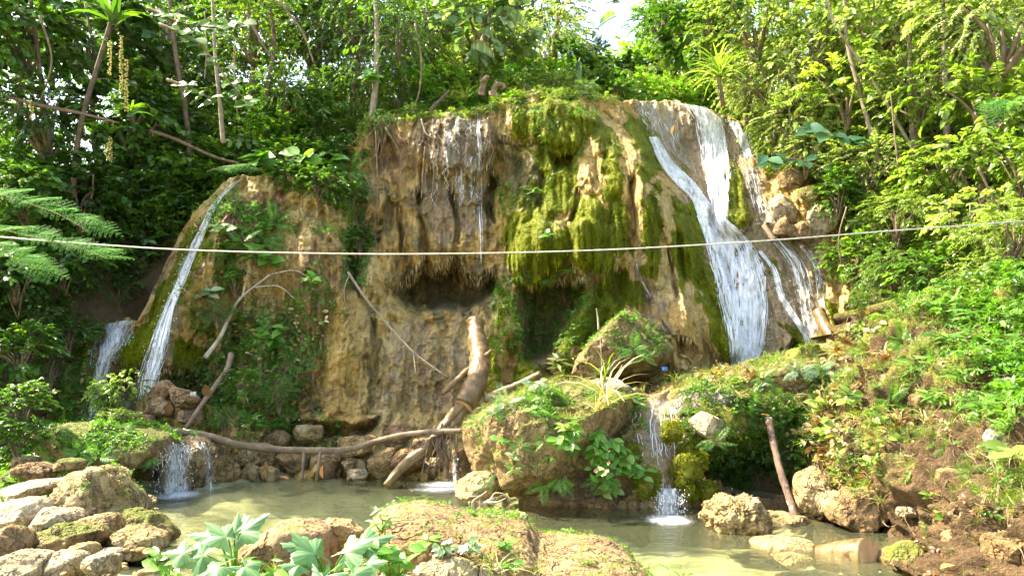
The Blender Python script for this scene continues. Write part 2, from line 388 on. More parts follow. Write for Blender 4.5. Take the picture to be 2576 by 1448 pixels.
M['grass'] = leaf_mat('grass', (0.045, 0.075, 0.010), (0.115, 0.150, 0.022), (0.25, 0.25, 0.06), 0.40, 0.5, (0.42, 0.32, 0.14))
M['straw'] = leaf_mat('dry grass', (0.16, 0.11, 0.05), (0.30, 0.22, 0.11), (0.48, 0.38, 0.22), 0.25, 0.7)
M['litter'] = leaf_mat('dead leaf', (0.06, 0.025, 0.012), (0.16, 0.075, 0.03), (0.34, 0.19, 0.08), 0.20, 0.6)
M['orange'] = leaf_mat('orange dead leaf', (0.30, 0.10, 0.03), (0.42, 0.16, 0.05), (0.50, 0.24, 0.09), 0.2, 0.5)
M['flower'] = leaf_mat('pale flower', (0.25, 0.21, 0.05), (0.42, 0.36, 0.12), (0.58, 0.52, 0.24), 0.3, 0.6)
M['bark'] = wood_mat('grey brown bark', (0.11, 0.075, 0.042), (0.21, 0.15, 0.09))
M['bark_pale'] = wood_mat('pale bark', (0.17, 0.13, 0.08), (0.27, 0.215, 0.145), (0.10, 0.07, 0.04))
M['bark_dark'] = wood_mat('dark bark', (0.08, 0.05, 0.03), (0.15, 0.10, 0.06))
M['log'] = wood_mat('silt coated log', (0.105, 0.060, 0.020), (0.19, 0.122, 0.046), (0.055, 0.033, 0.015), 0.36, 0.8)
M['bark_flaky'] = wood_mat('flaking bark', (0.075, 0.045, 0.03), (0.15, 0.095, 0.06), (0.36, 0.29, 0.23), 0.85, 1.6)
M['cutwood'] = wood_mat('sawn wood', (0.40, 0.23, 0.11), (0.50, 0.33, 0.18), None, 0.7)
M['drift'] = wood_mat('bleached driftwood', (0.24, 0.19, 0.125), (0.38, 0.31, 0.225), None, 0.8)
M['vine'] = wood_mat('vine', (0.11, 0.072, 0.038), (0.20, 0.14, 0.08))
def strand_mat():
    t = NT('white water thread'); f = t.math('ADD', 0.45, t.math('MULTIPLY', t.attr('lv'), 0.5))
    wv = t.n('ShaderNodeMixShader', {0: 0.25, 1: t.principled((0.94, 0.95, 0.97), 0.25, None, 0.6), 2: t.n('ShaderNodeBsdfTranslucent', {0: (0.9, 0.92, 0.95)}).outputs[0]}).outputs[0]
    return t.done(t.n('ShaderNodeMixShader', {0: f, 1: t.n('ShaderNodeBsdfTransparent').outputs[0], 2: wv}).outputs[0])
M['strand'] = strand_mat()
M['falls'] = falls_mat(); M['pool'] = pool_mat(); M['bed'] = bed_mat()
M['bank'] = soil_mat('red brown earth', (0.065, 0.038, 0.015), (0.115, 0.07, 0.03), (0.035, 0.02, 0.009))  # bank earth toned darker in place of shade on the lower bank
M['forest_soil'] = soil_mat('forest soil', (0.07, 0.045, 0.022), (0.13, 0.09, 0.045), (0.04, 0.025, 0.012))
M['rope'] = plain('pale rope', (0.46, 0.43, 0.38), 0.5)
M['blue'] = plain('blue plastic', (0.05, 0.20, 0.50), 0.3)
M['drop'] = plain('water drop', (0.85, 0.88, 0.9), 0.2)
# ------------------------------------------------------------------ the setting: cliff, banks, hillside, pool
CLIFF_TOP = [(120, 900), (200, 835), (240, 815), (345, 800), (400, 700), (440, 610), (490, 530), (560, 462), (610, 442), (700, 440), (760, 450), (850, 390), (900, 345), (940, 305),
             (1060, 287), (1160, 290), (1185, 280), (1230, 268), (1280, 247), (1350, 234), (1430, 232), (1490, 240), (1540, 252), (1580, 259), (1640, 252), (1700, 256),
             (1760, 275), (1820, 290), (1870, 312), (1895, 370), (1925, 430), (1960, 425), (2010, 420), (2080, 470), (2120, 560), (2200, 640)]
CLIFF_D = RBF([
    (120, 920, 11.6), (120, 1100, 10.8), (200, 840, 11.9), (200, 1000, 11.2), (250, 820, 11.6), (330, 805, 11.5), (260, 950, 11.3), (330, 1000, 11.2), (350, 930, 11.2), (420, 1000, 11.0), (300, 1200, 10.6), (120, 1230, 10.0),
    (440, 620, 12.3), (500, 540, 12.3), (610, 445, 12.6), (540, 560, 12.1), (470, 680, 11.8), (420, 800, 11.4), (380, 900, 11.1), (480, 850, 11.6), (520, 950, 11.3), (500, 1060, 10.9),
    (560, 1200, 10.5), (800, 1200, 10.6), (1000, 1200, 10.5), (1170, 1200, 10.3), (600, 1100, 10.9), (800, 1100, 11.1), (1000, 1090, 11.1), (1170, 1090, 11.0), (1300, 1200, 10.6),
    (700, 1040, 11.3), (900, 1040, 11.4), (1100, 1040, 11.4), (800, 770, 11.9), (940, 780, 12.0), (1100, 810, 12.1), (560, 900, 11.4), (620, 760, 11.7), (700, 680, 11.9),
    (650, 580, 12.1), (760, 520, 12.3), (860, 520, 12.6), (700, 445, 12.8), (850, 395, 13.0),
    (930, 450, 13.0), (1080, 480, 13.1), (1080, 290, 13.4), (1230, 280, 13.4), (1150, 380, 13.0), (950, 305, 13.4), (950, 600, 12.6), (1150, 600, 12.8), (1100, 730, 12.9),
    (1300, 300, 13.2), (1420, 240, 13.5), (1400, 450, 12.5), (1300, 600, 12.2), (1450, 600, 11.8), (1250, 450, 13.2), (1248, 600, 12.9), (1500, 450, 12.3), (1500, 250, 13.8), (1560, 262, 14.0), (1600, 400, 12.6), (1650, 500, 12.2),
    (1700, 600, 11.95), (1750, 750, 11.6), (1800, 880, 11.4), (1600, 600, 11.8), (1600, 750, 11.9), (1550, 850, 11.7), (1400, 800, 12.0), (1400, 950, 11.5), (1600, 1000, 11.2), (1450, 1200, 10.6),
    (1640, 262, 14.8), (1760, 280, 14.9), (1870, 325, 14.9), (1690, 400, 14.1), (1780, 470, 13.7), (1850, 500, 13.7), (1780, 570, 13.2), (1870, 570, 13.2), (1800, 700, 12.6), (1900, 700, 12.5),
    (1880, 930, 11.6), (1950, 640, 12.8), (2010, 640, 12.9), (2050, 880, 11.8), (2100, 700, 12.6), (2150, 850, 12.0), (1950, 450, 13.9), (2080, 530, 13.3), (2200, 660, 12.8), (2200, 900, 11.8),
    (1880, 1000, 11.3), (2100, 1000, 11.3), (1900, 1230, 10.6), (2200, 1230, 10.6)], 0.05, 2e-3)
RIBS = [  # flowstone columns: path, half width in photo units, height in metres
    ([(1500, 270), (1530, 400), (1560, 560), (1565, 650)], 30, .24), ([(1600, 310), (1640, 420), (1650, 560), (1640, 690)], 32, .24), ([(1690, 480), (1745, 590), (1790, 720), (1822, 870)], 34, .30),
    ([(1420, 400), (1465, 490), (1485, 600), (1490, 670)], 40, .30), ([(1310, 400), (1330, 540), (1325, 670)], 44, .26), ([(1400, 280), (1405, 400), (1385, 540), (1390, 640)], 28, .22), ([(1462, 340), (1470, 470)], 20, .16),
    ([(1660, 690), (1700, 800), (1720, 890)], 40, .30), ([(1575, 690), (1640, 780), (1680, 850)], 22, .20), ([(1510, 720), (1445, 820), (1400, 890)], 36, .34), ([(1560, 740), (1540, 830)], 40, .22),
    ([(1800, 400), (1830, 480), (1840, 555)], 34, .40), ([(1870, 450), (1880, 540)], 16, .22), ([(860, 790), (885, 900), (850, 1040)], 60, .24), ([(1265, 735), (1265, 820)], 36, .35),
    ([(610, 445), (530, 590), (460, 760), (400, 890)], 46, .42), ([(250, 835), (240, 950)], 30, .25), ([(320, 810), (300, 900)], 40, .22),
    ([(935, 620), (935, 720)], 28, .32), ([(985, 500), (985, 690)], 24, .20), ([(1040, 490), (1040, 650)], 24, .16), ([(1110, 470), (1110, 640)], 24, .14), ([(1190, 460), (1195, 620)], 30, .16), ([(960, 480), (940, 560)], 20, .2),
    ([(760, 520), (790, 640), (800, 760)], 60, .28), ([(2000, 640), (2050, 760), (2080, 880)], 30, .14), ([(1945, 680), (1990, 790), (2000, 850)], 26, .16), ([(2090, 720), (2140, 830)], 34, .25),
    ([(1250, 870), (1240, 960)], 26, .22), ([(1320, 900), (1330, 990)], 40, .22), ([(700, 450), (640, 520), (600, 600)], 44, .25)]
BULGES = [([(1072, 300), (1150, 296), (1230, 300), (1244, 360), (1226, 415), (1204, 455), (1165, 425), (1128, 466), (1096, 436), (1060, 390)], 34, .34),
          ([(1270, 250), (1460, 240), (1520, 300), (1470, 345), (1450, 372), (1390, 372), (1330, 345), (1270, 320)], 30, .30),
          ([(1270, 560), (1420, 545), (1560, 560), (1575, 660), (1500, 690), (1430, 672), (1330, 700), (1270, 672)], 40, .18),
          ([(700, 1040), (780, 1025), (900, 1030), (960, 1045), (950, 1062), (800, 1058), (710, 1060)], 12, .20)]
CAVES = [([(985, 740), (1028, 690), (1072, 648), (1110, 676), (1150, 636), (1200, 694), (1258, 668), (1272, 738), (1222, 768), (1182, 804), (1110, 784), (1050, 804), (1004, 776)], 36, 1.25),
         ([(1285, 690), (1420, 690), (1480, 705), (1480, 760), (1430, 830), (1395, 900), (1320, 905), (1300, 840), (1312, 750)], 30, .95),
         ([(868, 590), (905, 640), (900, 735), (868, 690)], 16, .65), ([(915, 575), (975, 495), (1000, 500), (985, 560), (950, 610)], 14, .30), ([(1380, 385), (1450, 378), (1440, 432), (1388, 430)], 14, .7),
         ([(1688, 835), (1735, 855), (1768, 890), (1745, 915), (1700, 890)], 12, .50), ([(1950, 890), (2000, 850), (2032, 890), (1995, 915), (1955, 925)], 14, .60),
         ([(700, 1068), (820, 1062), (950, 1068), (940, 1095), (800, 1100), (720, 1096)], 14, .35), ([(1590, 640), (1612, 690), (1690, 840), (1668, 840), (1600, 720)], 8, .18),
         ([(400, 930), (540, 930), (520, 1010), (430, 1010)], 20, .45), ([(240, 930), (345, 930), (340, 1040), (230, 1040)], 20, .35),
         ([(1050, 470), (1064, 470), (1072, 640), (1054, 645)], 8, .30), ([(998, 520), (1014, 515), (1020, 690), (1002, 695)], 8, .30), ([(1136, 480), (1152, 476), (1155, 620), (1140, 605)], 8, .22), ([(1224, 430), (1250, 440), (1254, 570), (1228, 545)], 12, .40), ([(938, 360), (985, 348), (1002, 420), (950, 445)], 14, .32),
         ([(1448, 470), (1464, 478), (1442, 565), (1426, 560)], 8, .30), ([(1583, 450), (1596, 450), (1614, 645), (1600, 655)], 8, .28), ([(1666, 600), (1682, 600), (1716, 765), (1700, 765)], 8, .28), ([(1356, 440), (1380, 428), (1378, 545), (1350, 525)], 12, .36), ([(1245, 345), (1330, 352), (1395, 362), (1330, 375), (1250, 368)], 8, .28),
         ([(810, 770), (824, 768), (816, 900), (800, 905)], 10, .22), ([(938, 800), (956, 805), (950, 960), (934, 955)], 10, .25)]
MOSS = [([(1270, 250), (1480, 236), (1600, 290), (1660, 430), (1640, 560), (1600, 660), (1500, 690), (1280, 690), (1262, 560), (1300, 430)], .40), ([(1285, 250), (1420, 232), (1475, 243), (1525, 300), (1535, 345), (1475, 330), (1455, 385), (1400, 350), (1340, 335), (1280, 305)], .85),
        ([(1395, 335), (1468, 325), (1452, 400), (1445, 480), (1412, 545), (1385, 565), (1372, 500), (1352, 430), (1345, 370)], 1.0), ([(1500, 300), (1545, 330), (1562, 400), (1578, 560), (1594, 645), (1560, 665), (1540, 600), (1533, 500), (1512, 420), (1490, 330)], 1.0),
        ([(1436, 495), (1490, 480), (1532, 520), (1562, 620), (1545, 690), (1490, 695), (1440, 665), (1420, 600)], 1.0), ([(1280, 535), (1365, 505), (1400, 545), (1440, 620), (1432, 690), (1330, 705), (1275, 680), (1265, 600)], .8),
        ([(1560, 262), (1612, 290), (1652, 370), (1668, 425), (1648, 452), (1622, 470), (1608, 400), (1580, 330)], 1.0), ([(1622, 500), (1650, 470), (1668, 560), (1664, 640), (1642, 705), (1614, 690), (1618, 600)], .95),
        ([(1690, 495), (1732, 505), (1772, 590), (1797, 690), (1803, 780), (1770, 735), (1745, 690), (1722, 745), (1700, 660), (1700, 560)], 1.0), ([(1772, 715), (1802, 740), (1834, 840), (1832, 895), (1805, 875), (1783, 800)], 1.0),
        ([(1460, 725), (1540, 695), (1605, 725), (1625, 775), (1560, 800), (1480, 835), (1420, 890), (1393, 890), (1440, 800)], 1.0), ([(1258, 722), (1302, 740), (1302, 812), (1228, 822), (1235, 780)], .95),
        ([(1786, 410), (1832, 395), (1872, 465), (1880, 548), (1850, 568), (1800, 545)], 1.0), ([(2062, 690), (2092, 750), (2150, 800), (2172, 850), (2120, 860), (2080, 795)], .9), ([(1962, 800), (2040, 820), (2058, 892), (1990, 865)], .72),
        ([(1925, 655), (1945, 650), (1960, 700), (1935, 700)], .75), ([(365, 795), (420, 690), (482, 560), (505, 560), (452, 690), (430, 780), (382, 905), (300, 905), (330, 835)], 1.0), ([(470, 640), (520, 560), (532, 600), (480, 690), (455, 760)], .85),
        ([(745, 515), (870, 515), (865, 650), (820, 760), (745, 740), (735, 600)], .40), ([(1225, 860), (1250, 880), (1255, 965), (1228, 985)], .9), ([(205, 870), (245, 820), (250, 850), (215, 940)], .9), ([(1290, 890), (1350, 880), (1380, 960), (1300, 985)], .62),
        ([(1830, 290), (1872, 312), (1900, 372), (1880, 400), (1862, 350), (1835, 320)], .95), ([(1690, 420), (1730, 410), (1745, 470), (1765, 540), (1740, 500), (1705, 470)], .6), ([(1240, 460), (1345, 440), (1365, 500), (1290, 530), (1250, 510)], .5),
        ([(1600, 850), (1640, 840), (1660, 900), (1620, 920)], .7), ([(430, 860), (520, 840), (500, 920), (420, 930)], .62)]
WET = [([(1068, 296), (1240, 290), (1245, 420), (1190, 445), (1105, 445), (1062, 390)], 1), ([(1055, 470), (1235, 470), (1240, 600), (1190, 640), (1050, 620)], .8), ([(960, 860), (1180, 800), (1195, 1050), (960, 1055)], .55),
       ([(1590, 255), (1760, 260), (1900, 330), (1905, 560), (2070, 650), (2085, 910), (1830, 950), (1800, 640), (1690, 470), (1640, 380)], .95), ([(600, 440), (560, 460), (440, 650), (340, 800), (240, 815), (215, 1000), (400, 1000), (450, 780), (560, 520)], .9),
       ([(1600, 660), (1640, 760), (1690, 850), (1660, 850), (1600, 740)], 1), ([(1540, 690), (1600, 690), (1640, 760), (1560, 720)], .6)]
SOIL = [([(530, 480), (640, 450), (720, 460), (700, 560), (640, 620), (540, 620), (510, 580)], 1), ([(480, 880), (700, 780), (800, 780), (780, 1060), (470, 1060)], .8), ([(940, 300), (1060, 290), (1062, 440), (940, 460)], .55), ([(460, 660), (500, 640), (480, 780), (450, 780)], .8), ([(150, 840), (230, 830), (220, 1060), (120, 1060)], .9), ([(740, 600), (870, 600), (850, 770), (740, 770)], .6)]
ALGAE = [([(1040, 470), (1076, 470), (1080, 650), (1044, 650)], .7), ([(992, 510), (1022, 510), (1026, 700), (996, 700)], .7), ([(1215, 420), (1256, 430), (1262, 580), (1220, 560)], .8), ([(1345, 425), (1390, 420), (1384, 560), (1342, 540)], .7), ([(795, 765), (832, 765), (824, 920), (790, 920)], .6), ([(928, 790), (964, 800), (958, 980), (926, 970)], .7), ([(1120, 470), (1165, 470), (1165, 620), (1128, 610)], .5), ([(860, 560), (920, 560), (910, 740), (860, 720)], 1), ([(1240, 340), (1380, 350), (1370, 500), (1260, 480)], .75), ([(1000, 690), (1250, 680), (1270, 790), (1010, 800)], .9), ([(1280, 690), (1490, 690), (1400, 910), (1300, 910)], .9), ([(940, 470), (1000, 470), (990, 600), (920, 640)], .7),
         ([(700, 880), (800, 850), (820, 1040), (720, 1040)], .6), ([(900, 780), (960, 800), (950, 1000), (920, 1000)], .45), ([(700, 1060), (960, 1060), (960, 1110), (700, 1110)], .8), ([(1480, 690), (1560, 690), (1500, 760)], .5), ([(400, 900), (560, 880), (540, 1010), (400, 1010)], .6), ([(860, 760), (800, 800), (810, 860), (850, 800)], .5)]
def masks(U, V, W, spec, soft):
    m = np.zeros(U.shape, np.float32)
    for poly, val in spec: m = np.maximum(m, val * sstep(-soft, soft, poly_sd(U + W[0], V + W[1], poly)))
    return m
def cliff_depth(U, V):
    """distance of the rock face from the camera plane, with columns, drip edges, hollows and grain"""
    d = CLIFF_D(U, V).astype(np.float32)
    p0 = Pn(U, V, d); x, z = p0[..., 0], p0[..., 2]
    w1 = 16 * fbm(np.stack([x * 1.7, z * 1.7, d], -1), 3, 3); w2 = 16 * fbm(np.stack([x * 1.7, z * 1.7, d + 9], -1), 3, 5)
    drip = 15 * fbm(np.stack([x * 5.5, z * 0.5, 0 * x], -1), 3, 21)
    for poly, wid, h in BULGES:
        t = np.clip(poly_sd(U + w1, V + w2 + drip, poly) / wid, 0, 1); d = d - h * (t * (2 - t)) ** .8
    for path, wid, h in RIBS:
        ld, ls = line_ds(U + w1 * .9, V + w2 * .9 + drip, path); t = np.clip(1 - (ld / (wid * 1.3)) ** 2, 0, 1); d = d - h * 1.1 * t ** .7 * (.15 + .85 * sstep(0, .45, ls))
    for poly, wid, h in CAVES:
        t = sstep(-4, wid, poly_sd(U + w1 * .9, V + w2 * .6 + drip, poly)); d = d + h * t
    q = np.stack([x, d, z], -1)
    hi = np.stack([x * 6, z * 5, d], -1); w1 = w1 * 1.3 + 17 * fbm(hi, 3, 301); w2 = w2 * 1.3 + 17 * fbm(hi, 3, 307) + 34 * fbm(np.stack([x * 7, z * .45, d], -1), 3, 311)
    mossy = masks(U, V, (w1, w2), MOSS, 20)
    wet_run = masks(U, V, (w1, w2), WET[3:4], 30)
    flute = fbm(np.stack([x * 3.6, d * 1.5, z * 0.42], -1), 4, 40, .55)
    lump = fbm(q * np.array([2.1, 2.1, 1.5], np.float32), 4, 50)
    rid = fbm(q * np.array([3.4, 3.4, 2.6], np.float32), 4, 60, .55, True)
    fine = fbm(q * 13.0, 3, 70, .6)
    dome = sstep(-30, 40, poly_sd(U, V, [(1420, 250), (1580, 240), (1660, 380), (1840, 900), (1620, 900), (1540, 700), (1430, 480)]))
    soft = (1 - .55 * np.maximum(mossy, wet_run)) * (1 - .45 * dome)
    mid = fbm(q * np.array([6.5, 6.5, 5.0], np.float32), 3, 65, .6, True)
    d = d - (.36 * flute + .10 * sstep(800, 740, V) * fbm(np.stack([x * 10, d * 3, z * 1.1], -1), 3, 45)) * (1 - .5 * wet_run) - .22 * lump * (1 - .6 * wet_run) * (1 - .4 * dome) - .09 * rid * soft - .035 * mid * soft - .045 * fine * soft
    d = d - .07 * mossy * (0.6 + 0.6 * lump)          # the moss cushion stands proud of the stone
    return d, mossy, (w1, w2)

def patch_normals(X):
    du = np.gradient(X, axis=1); dv = np.gradient(X, axis=0)
    n = np.cross(dv, du); n /= np.linalg.norm(n, axis=-1)[..., None] + 1e-9
    return np.where((n[..., 1] > 0)[..., None] & (np.abs(n[..., 1]) > .25)[..., None], -n, n)

STEP = 2.3
cu = np.arange(120, 2200, STEP); ctop = np.interp(cu, [a for a, b in CLIFF_TOP], [b for a, b in CLIFF_TOP])
ctop = ctop + 5 * vnoise(np.stack([cu / 23, 0 * cu, 0 * cu], -1), 2) + 3 * vnoise(np.stack([cu / 9, 0 * cu, 0 * cu], -1), 4)
NR = int(1000 / STEP); sv = np.linspace(0, 1, NR)
U = np.broadcast_to(cu[None], (NR, len(cu))).astype(np.float32); V = (ctop[None] + sv[:, None] * (1232 - ctop[None])).astype(np.float32)
CD, CMOSS, CW = cliff_depth(U, V)
CX = Pn(U, V, CD).astype(np.float32)
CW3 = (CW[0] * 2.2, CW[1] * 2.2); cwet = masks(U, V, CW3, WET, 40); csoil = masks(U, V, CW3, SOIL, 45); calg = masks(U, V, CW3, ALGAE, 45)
BACK = 14                                                # the lip rolls back into the hill behind the crest
kb = np.arange(BACK, 0, -1)[:, None]
back = CX[:1] + np.stack([0 * kb + 0 * cu[None], 0.035 * kb ** 1.75 + 0 * cu[None], np.where(cu[None] < 560, -.05 * kb, 0.10 * (1 - np.exp(-kb / 4.0)))], -1)
back[..., 2] += 0.05 * fbm(back * 2.5, 3, 80)
C_ALL = np.concatenate([back, CX], 0); pad = lambda a: np.concatenate([np.repeat(a[:1], BACK, 0), a], 0)
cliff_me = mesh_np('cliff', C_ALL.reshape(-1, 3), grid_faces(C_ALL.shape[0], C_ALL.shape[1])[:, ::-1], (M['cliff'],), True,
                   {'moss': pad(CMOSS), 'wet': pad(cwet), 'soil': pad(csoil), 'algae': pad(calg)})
tag(link('cliff', cliff_me), 'ochre limestone cliff with moss columns and hollows', kind='structure')
CN = patch_normals(CX)

def at_cliff(u, v, out=0.05):
    d = float(cliff_depth(np.array([[u]], np.float32), np.array([[v]], np.float32))[0][0, 0]) - out
    return P(u, v, d), d

# --- the right bank and lower ledge
BANK_TOP = [(1540, 1012), (1600, 985), (1640, 993), (1700, 988), (1760, 962), (1850, 938), (1950, 912), (2050, 892), (2110, 880), (2200, 805), (2300, 772), (2420, 750), (2576, 700), (2800, 640), (3300, 540)]
BANK_D = RBF([(1540, 1012, 9.4), (1600, 990, 9.5), (1700, 990, 9.6), (1850, 940, 10.2), (2000, 900, 10.4), (2110, 880, 10.6), (2200, 805, 10.2), (2300, 772, 9.6), (2420, 750, 9.2), (2576, 700, 8.8), (2800, 640, 8.2),
              (1640, 1100, 8.9), (1660, 1200, 8.5), (1570, 1120, 9.0), (1600, 1250, 8.5), (1690, 1280, 8.3), (1725, 1100, 9.0), (1800, 1060, 8.8), (1850, 1030, 8.9), (1950, 1020, 9.0), (2010, 1100, 8.9), (1560, 1290, 8.5),
              (1780, 1180, 9.6), (1900, 1150, 9.7), (1900, 1230, 9.3), (1980, 1200, 9.1), (1800, 1275, 8.6), (1900, 1285, 8.4), (2000, 1292, 8.1), (2050, 1200, 8.3), (2100, 1000, 8.8), (2100, 1100, 8.3), (2080, 1290, 8.0),
              (2200, 950, 8.6), (2200, 1150, 7.6), (2150, 1320, 7.45), (2250, 1350, 6.95), (2350, 1430, 5.95), (2450, 1500, 5.2), (2300, 1000, 8.0), (2350, 1200, 6.7), (2450, 950, 7.6), (2450, 1100, 6.7), (2450, 1300, 5.75),
              (2576, 900, 7.3), (2576, 1100, 6.2), (2576, 1300, 5.2), (2576, 1448, 4.8), (2800, 1000, 6.0), (2800, 1448, 4.5), (3300, 540, 7.6), (3300, 1000, 5.0), (3300, 1500, 3.7), (1700, 1400, 7.9), (2000, 1400, 7.6), (2150, 1450, 6.9), (2300, 1500, 5.9)], 0.05, 1e-3)
def bank_depth(U, V):
    d = BANK_D(U, V).astype(np.float32); p = Pn(U, V, d)
    chute = sstep(60, 20, np.abs(U - np.interp(V, [985, 1100, 1290], [1640, 1650, 1680])))
    l = fbm(p * 1.8, 4, 90); r = fbm(p * 4.0, 4, 95, .55, True); f = fbm(p * 14, 3, 99, .6)
    return d - (.20 * l + .10 * r) * (1 - .7 * chute) * .8 + .03 * chute, chute, l
bu = np.concatenate([np.arange(1540, 2180, 3.0), np.arange(2180, 2800, 3.6), np.arange(2800, 3300, 10.0)]); btop = np.interp(bu, [a for a, b in BANK_TOP], [b for a, b in BANK_TOP]); btop = btop + 6 * vnoise(np.stack([bu / 19, 0 * bu, 0 * bu], -1), 8)
BR = 190; sv = np.linspace(0, 1, BR)
BU = np.broadcast_to(bu[None], (BR, len(bu))).astype(np.float32); BV = (btop[None] + sv[:, None] * (1500 - btop[None])).astype(np.float32)
BD = BANK_D(BU, BV).astype(np.float32); _, BCH, BL = bank_depth(BU, BV); BX = Pn(BU, BV, BD).astype(np.float32); BN0 = patch_normals(BX)
bdisp = (.38 * BL + .16 * fbm(BX * 4.0, 4, 95, .55, True)) * (1 - .7 * BCH) + .07 * fbm(BX * 11, 3, 99, .6) * (1 - .5 * BCH) - .03 * BCH
BX = (BX + BN0 * bdisp[..., None]).astype(np.float32)
kb = np.arange(10, 0, -1)[:, None]
back = BX[:1] + np.stack([0 * kb, 0.05 * kb ** 1.6, -0.012 * kb], -1); B_ALL = np.concatenate([back, BX], 0)
padb = lambda a: np.concatenate([np.repeat(a[:1], 10, 0), a], 0)
bmoss = np.clip(.62 * sstep(1180, 960, BV) * sstep(2250, 1900, BU) + .35 * sstep(0.1, .4, BL) + .3 * sstep(1450, 900, BV), 0, 1) * (1 - BCH)
bmoss = np.maximum(bmoss, masks(BU, BV, (0, 0), [([(1555, 1180), (1600, 1180), (1630, 1230), (1600, 1250), (1560, 1240)], 1)], 10))
BWET = np.maximum(BCH, masks(BU, BV, (0, 0), [([(1540, 1000), (1740, 985), (1725, 1120), (1760, 1300), (1540, 1300)], .85)], 20))
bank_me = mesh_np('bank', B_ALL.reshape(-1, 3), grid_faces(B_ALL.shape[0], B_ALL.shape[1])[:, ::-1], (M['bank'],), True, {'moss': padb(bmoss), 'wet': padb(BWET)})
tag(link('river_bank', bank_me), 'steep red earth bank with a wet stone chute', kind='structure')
BN = patch_normals(BX)
def at_bank(u, v, out=0.03):
    d = float(bank_depth(np.array([[u]], np.float32), np.array([[v]], np.float32))[0][0, 0]) - out
    return P(u, v, d), d

# --- forest hillside behind and beside the cliff
HILL = RBF([(-12, 7, .6), (-8, 9.3, .7), (-9, 10.5, 2.5), (-6.8, 12.2, 2.8), (-5.4, 12.9, 4.0), (-8, 13, 4.6), (-4, 13.3, 4.9), (-12, 12, 4), (-3, 13.7, 5.6), (-1.5, 14, 5.9), (0, 14.4, 6.1), (1.5, 14.9, 6.4), (2.5, 15.8, 6.6), (4, 16, 6.5),
            (5, 14.8, 5.5), (5.6, 13.8, 4.2), (6, 12.3, 3.1), (6.3, 11.2, 1.9), (7, 10.4, 2.2), (9, 9.2, 2.8), (12, 8, 4), (8, 13, 5.0), (7, 16, 7), (12, 14, 7.5), (0, 20, 6.8), (-8, 20, 6.2), (8, 20, 8.5), (0, 35, 7.5), (-25, 35, 7), (25, 35, 11),
            (-25, 12, 5), (25, 12, 9), (0, 70, 9), (-40, 70, 8), (40, 70, 12), (-60, 20, 8), (60, 20, 12)], .8, 1e-3, 1.0)
YF = ([-60, -25, -12, -8, -7.3, -6.9, -5.6, -4.7, -3, 0, 2.5, 4.6, 5.3, 6, 6.4, 9, 12, 25, 60], [6, 6, 7, 9.3, 10.2, 12.0, 12.9, 13.2, 13.7, 14.5, 15.9, 15.8, 14.2, 12.3, 11.2, 9.2, 7.7, 6, 6])
hx = np.concatenate([np.linspace(-60, -12, 25)[:-1], np.linspace(-12, 12, 150), np.linspace(12, 60, 25)[1:]]); hs = np.linspace(0, 1, 90) ** 2.2 * 75
HXX = np.broadcast_to(hx[None], (90, len(hx))); HYY = np.interp(hx, *YF)[None] + hs[:, None]
def hill(x, y):
    x = np.asarray(x, float); y = np.asarray(y, float)
    return HILL(x, y)
HZZ = hill(HXX, HYY) + .18 * fbm(np.stack([HXX * .8, HYY * .8, 0 * HXX], -1), 4, 33) - 0.05
HX3 = np.stack([HXX, HYY, HZZ], -1); HX3[0, :, 2] = -1.0; HX3[0, :, 1] -= .02
tag(link('hillside', mesh_np('hillside', HX3.reshape(-1, 3), grid_faces(90, len(hx)), (M['forest_soil'],), True, {'moss': np.zeros(HXX.size), 'wet': np.zeros(HXX.size)})), 'dark forest floor rising behind the cliff', kind='structure')

# --- ground sheet with the pool hollow, and the water
gx = np.concatenate([np.linspace(-150, -9, 20)[:-1], np.linspace(-9, 7, 190), np.linspace(7, 150, 20)[1:]]); gy = np.concatenate([np.linspace(-150, 2, 16)[:-1], np.linspace(2, 13, 130), np.linspace(13, 250, 16)[1:]])
GX, GY = np.meshgrid(gx, gy)
SHORE = [(-3.0, 9.9), (-3.9, 9.0), (-3.75, 7.4), (-3.2, 6.7), (-2.45, 5.8), (-2.0, 5.2), (-1.6, 5.5), (-0.8, 5.7), (.2, 5.2), (.9, 4.6), (1.2, 3.0), (2.6, 3.2), (3.1, 5.6), (3.7, 7.0), (3.9, 8.2), (2.5, 8.9), (1.2, 9.2), (.4, 9.6), (-.4, 10.7), (-2, 10.9)]
sd = poly_sd(GX.astype(np.float32), GY.astype(np.float32), SHORE) + .25 * fbm(np.stack([GX, GY, 0 * GX], -1) * 1.3, 3, 12)
GZ = np.where(sd > 0, -.20 * sstep(0, 1.0, sd) - .06, .20 * sstep(0, 1.4, -sd)) + .05 * fbm(np.stack([GX, GY, 0 * GX], -1) * 2.3, 4, 14) - .05
GZ = GZ - .45 * np.exp(-((GX + 1.0) ** 2 + (GY - 9.2) ** 2) / .8)
tag(link('ground', mesh_np('ground', np.stack([GX, GY, GZ], -1).reshape(-1, 3), grid_faces(len(gy), len(gx)), (M['bed'],))), 'silty yellow brown pool bed and shore', kind='structure')
wx = np.linspace(-7, 5.5, 2); wy = np.linspace(2.0, 11.2, 2); WX, WY = np.meshgrid(wx, wy)
tag(link('pool_water', mesh_np('pool_water', np.stack([WX, WY, 0 * WX], -1).reshape(-1, 3), grid_faces(2, 2), (M['pool'],))), 'clear green pool below the falls', kind='structure')
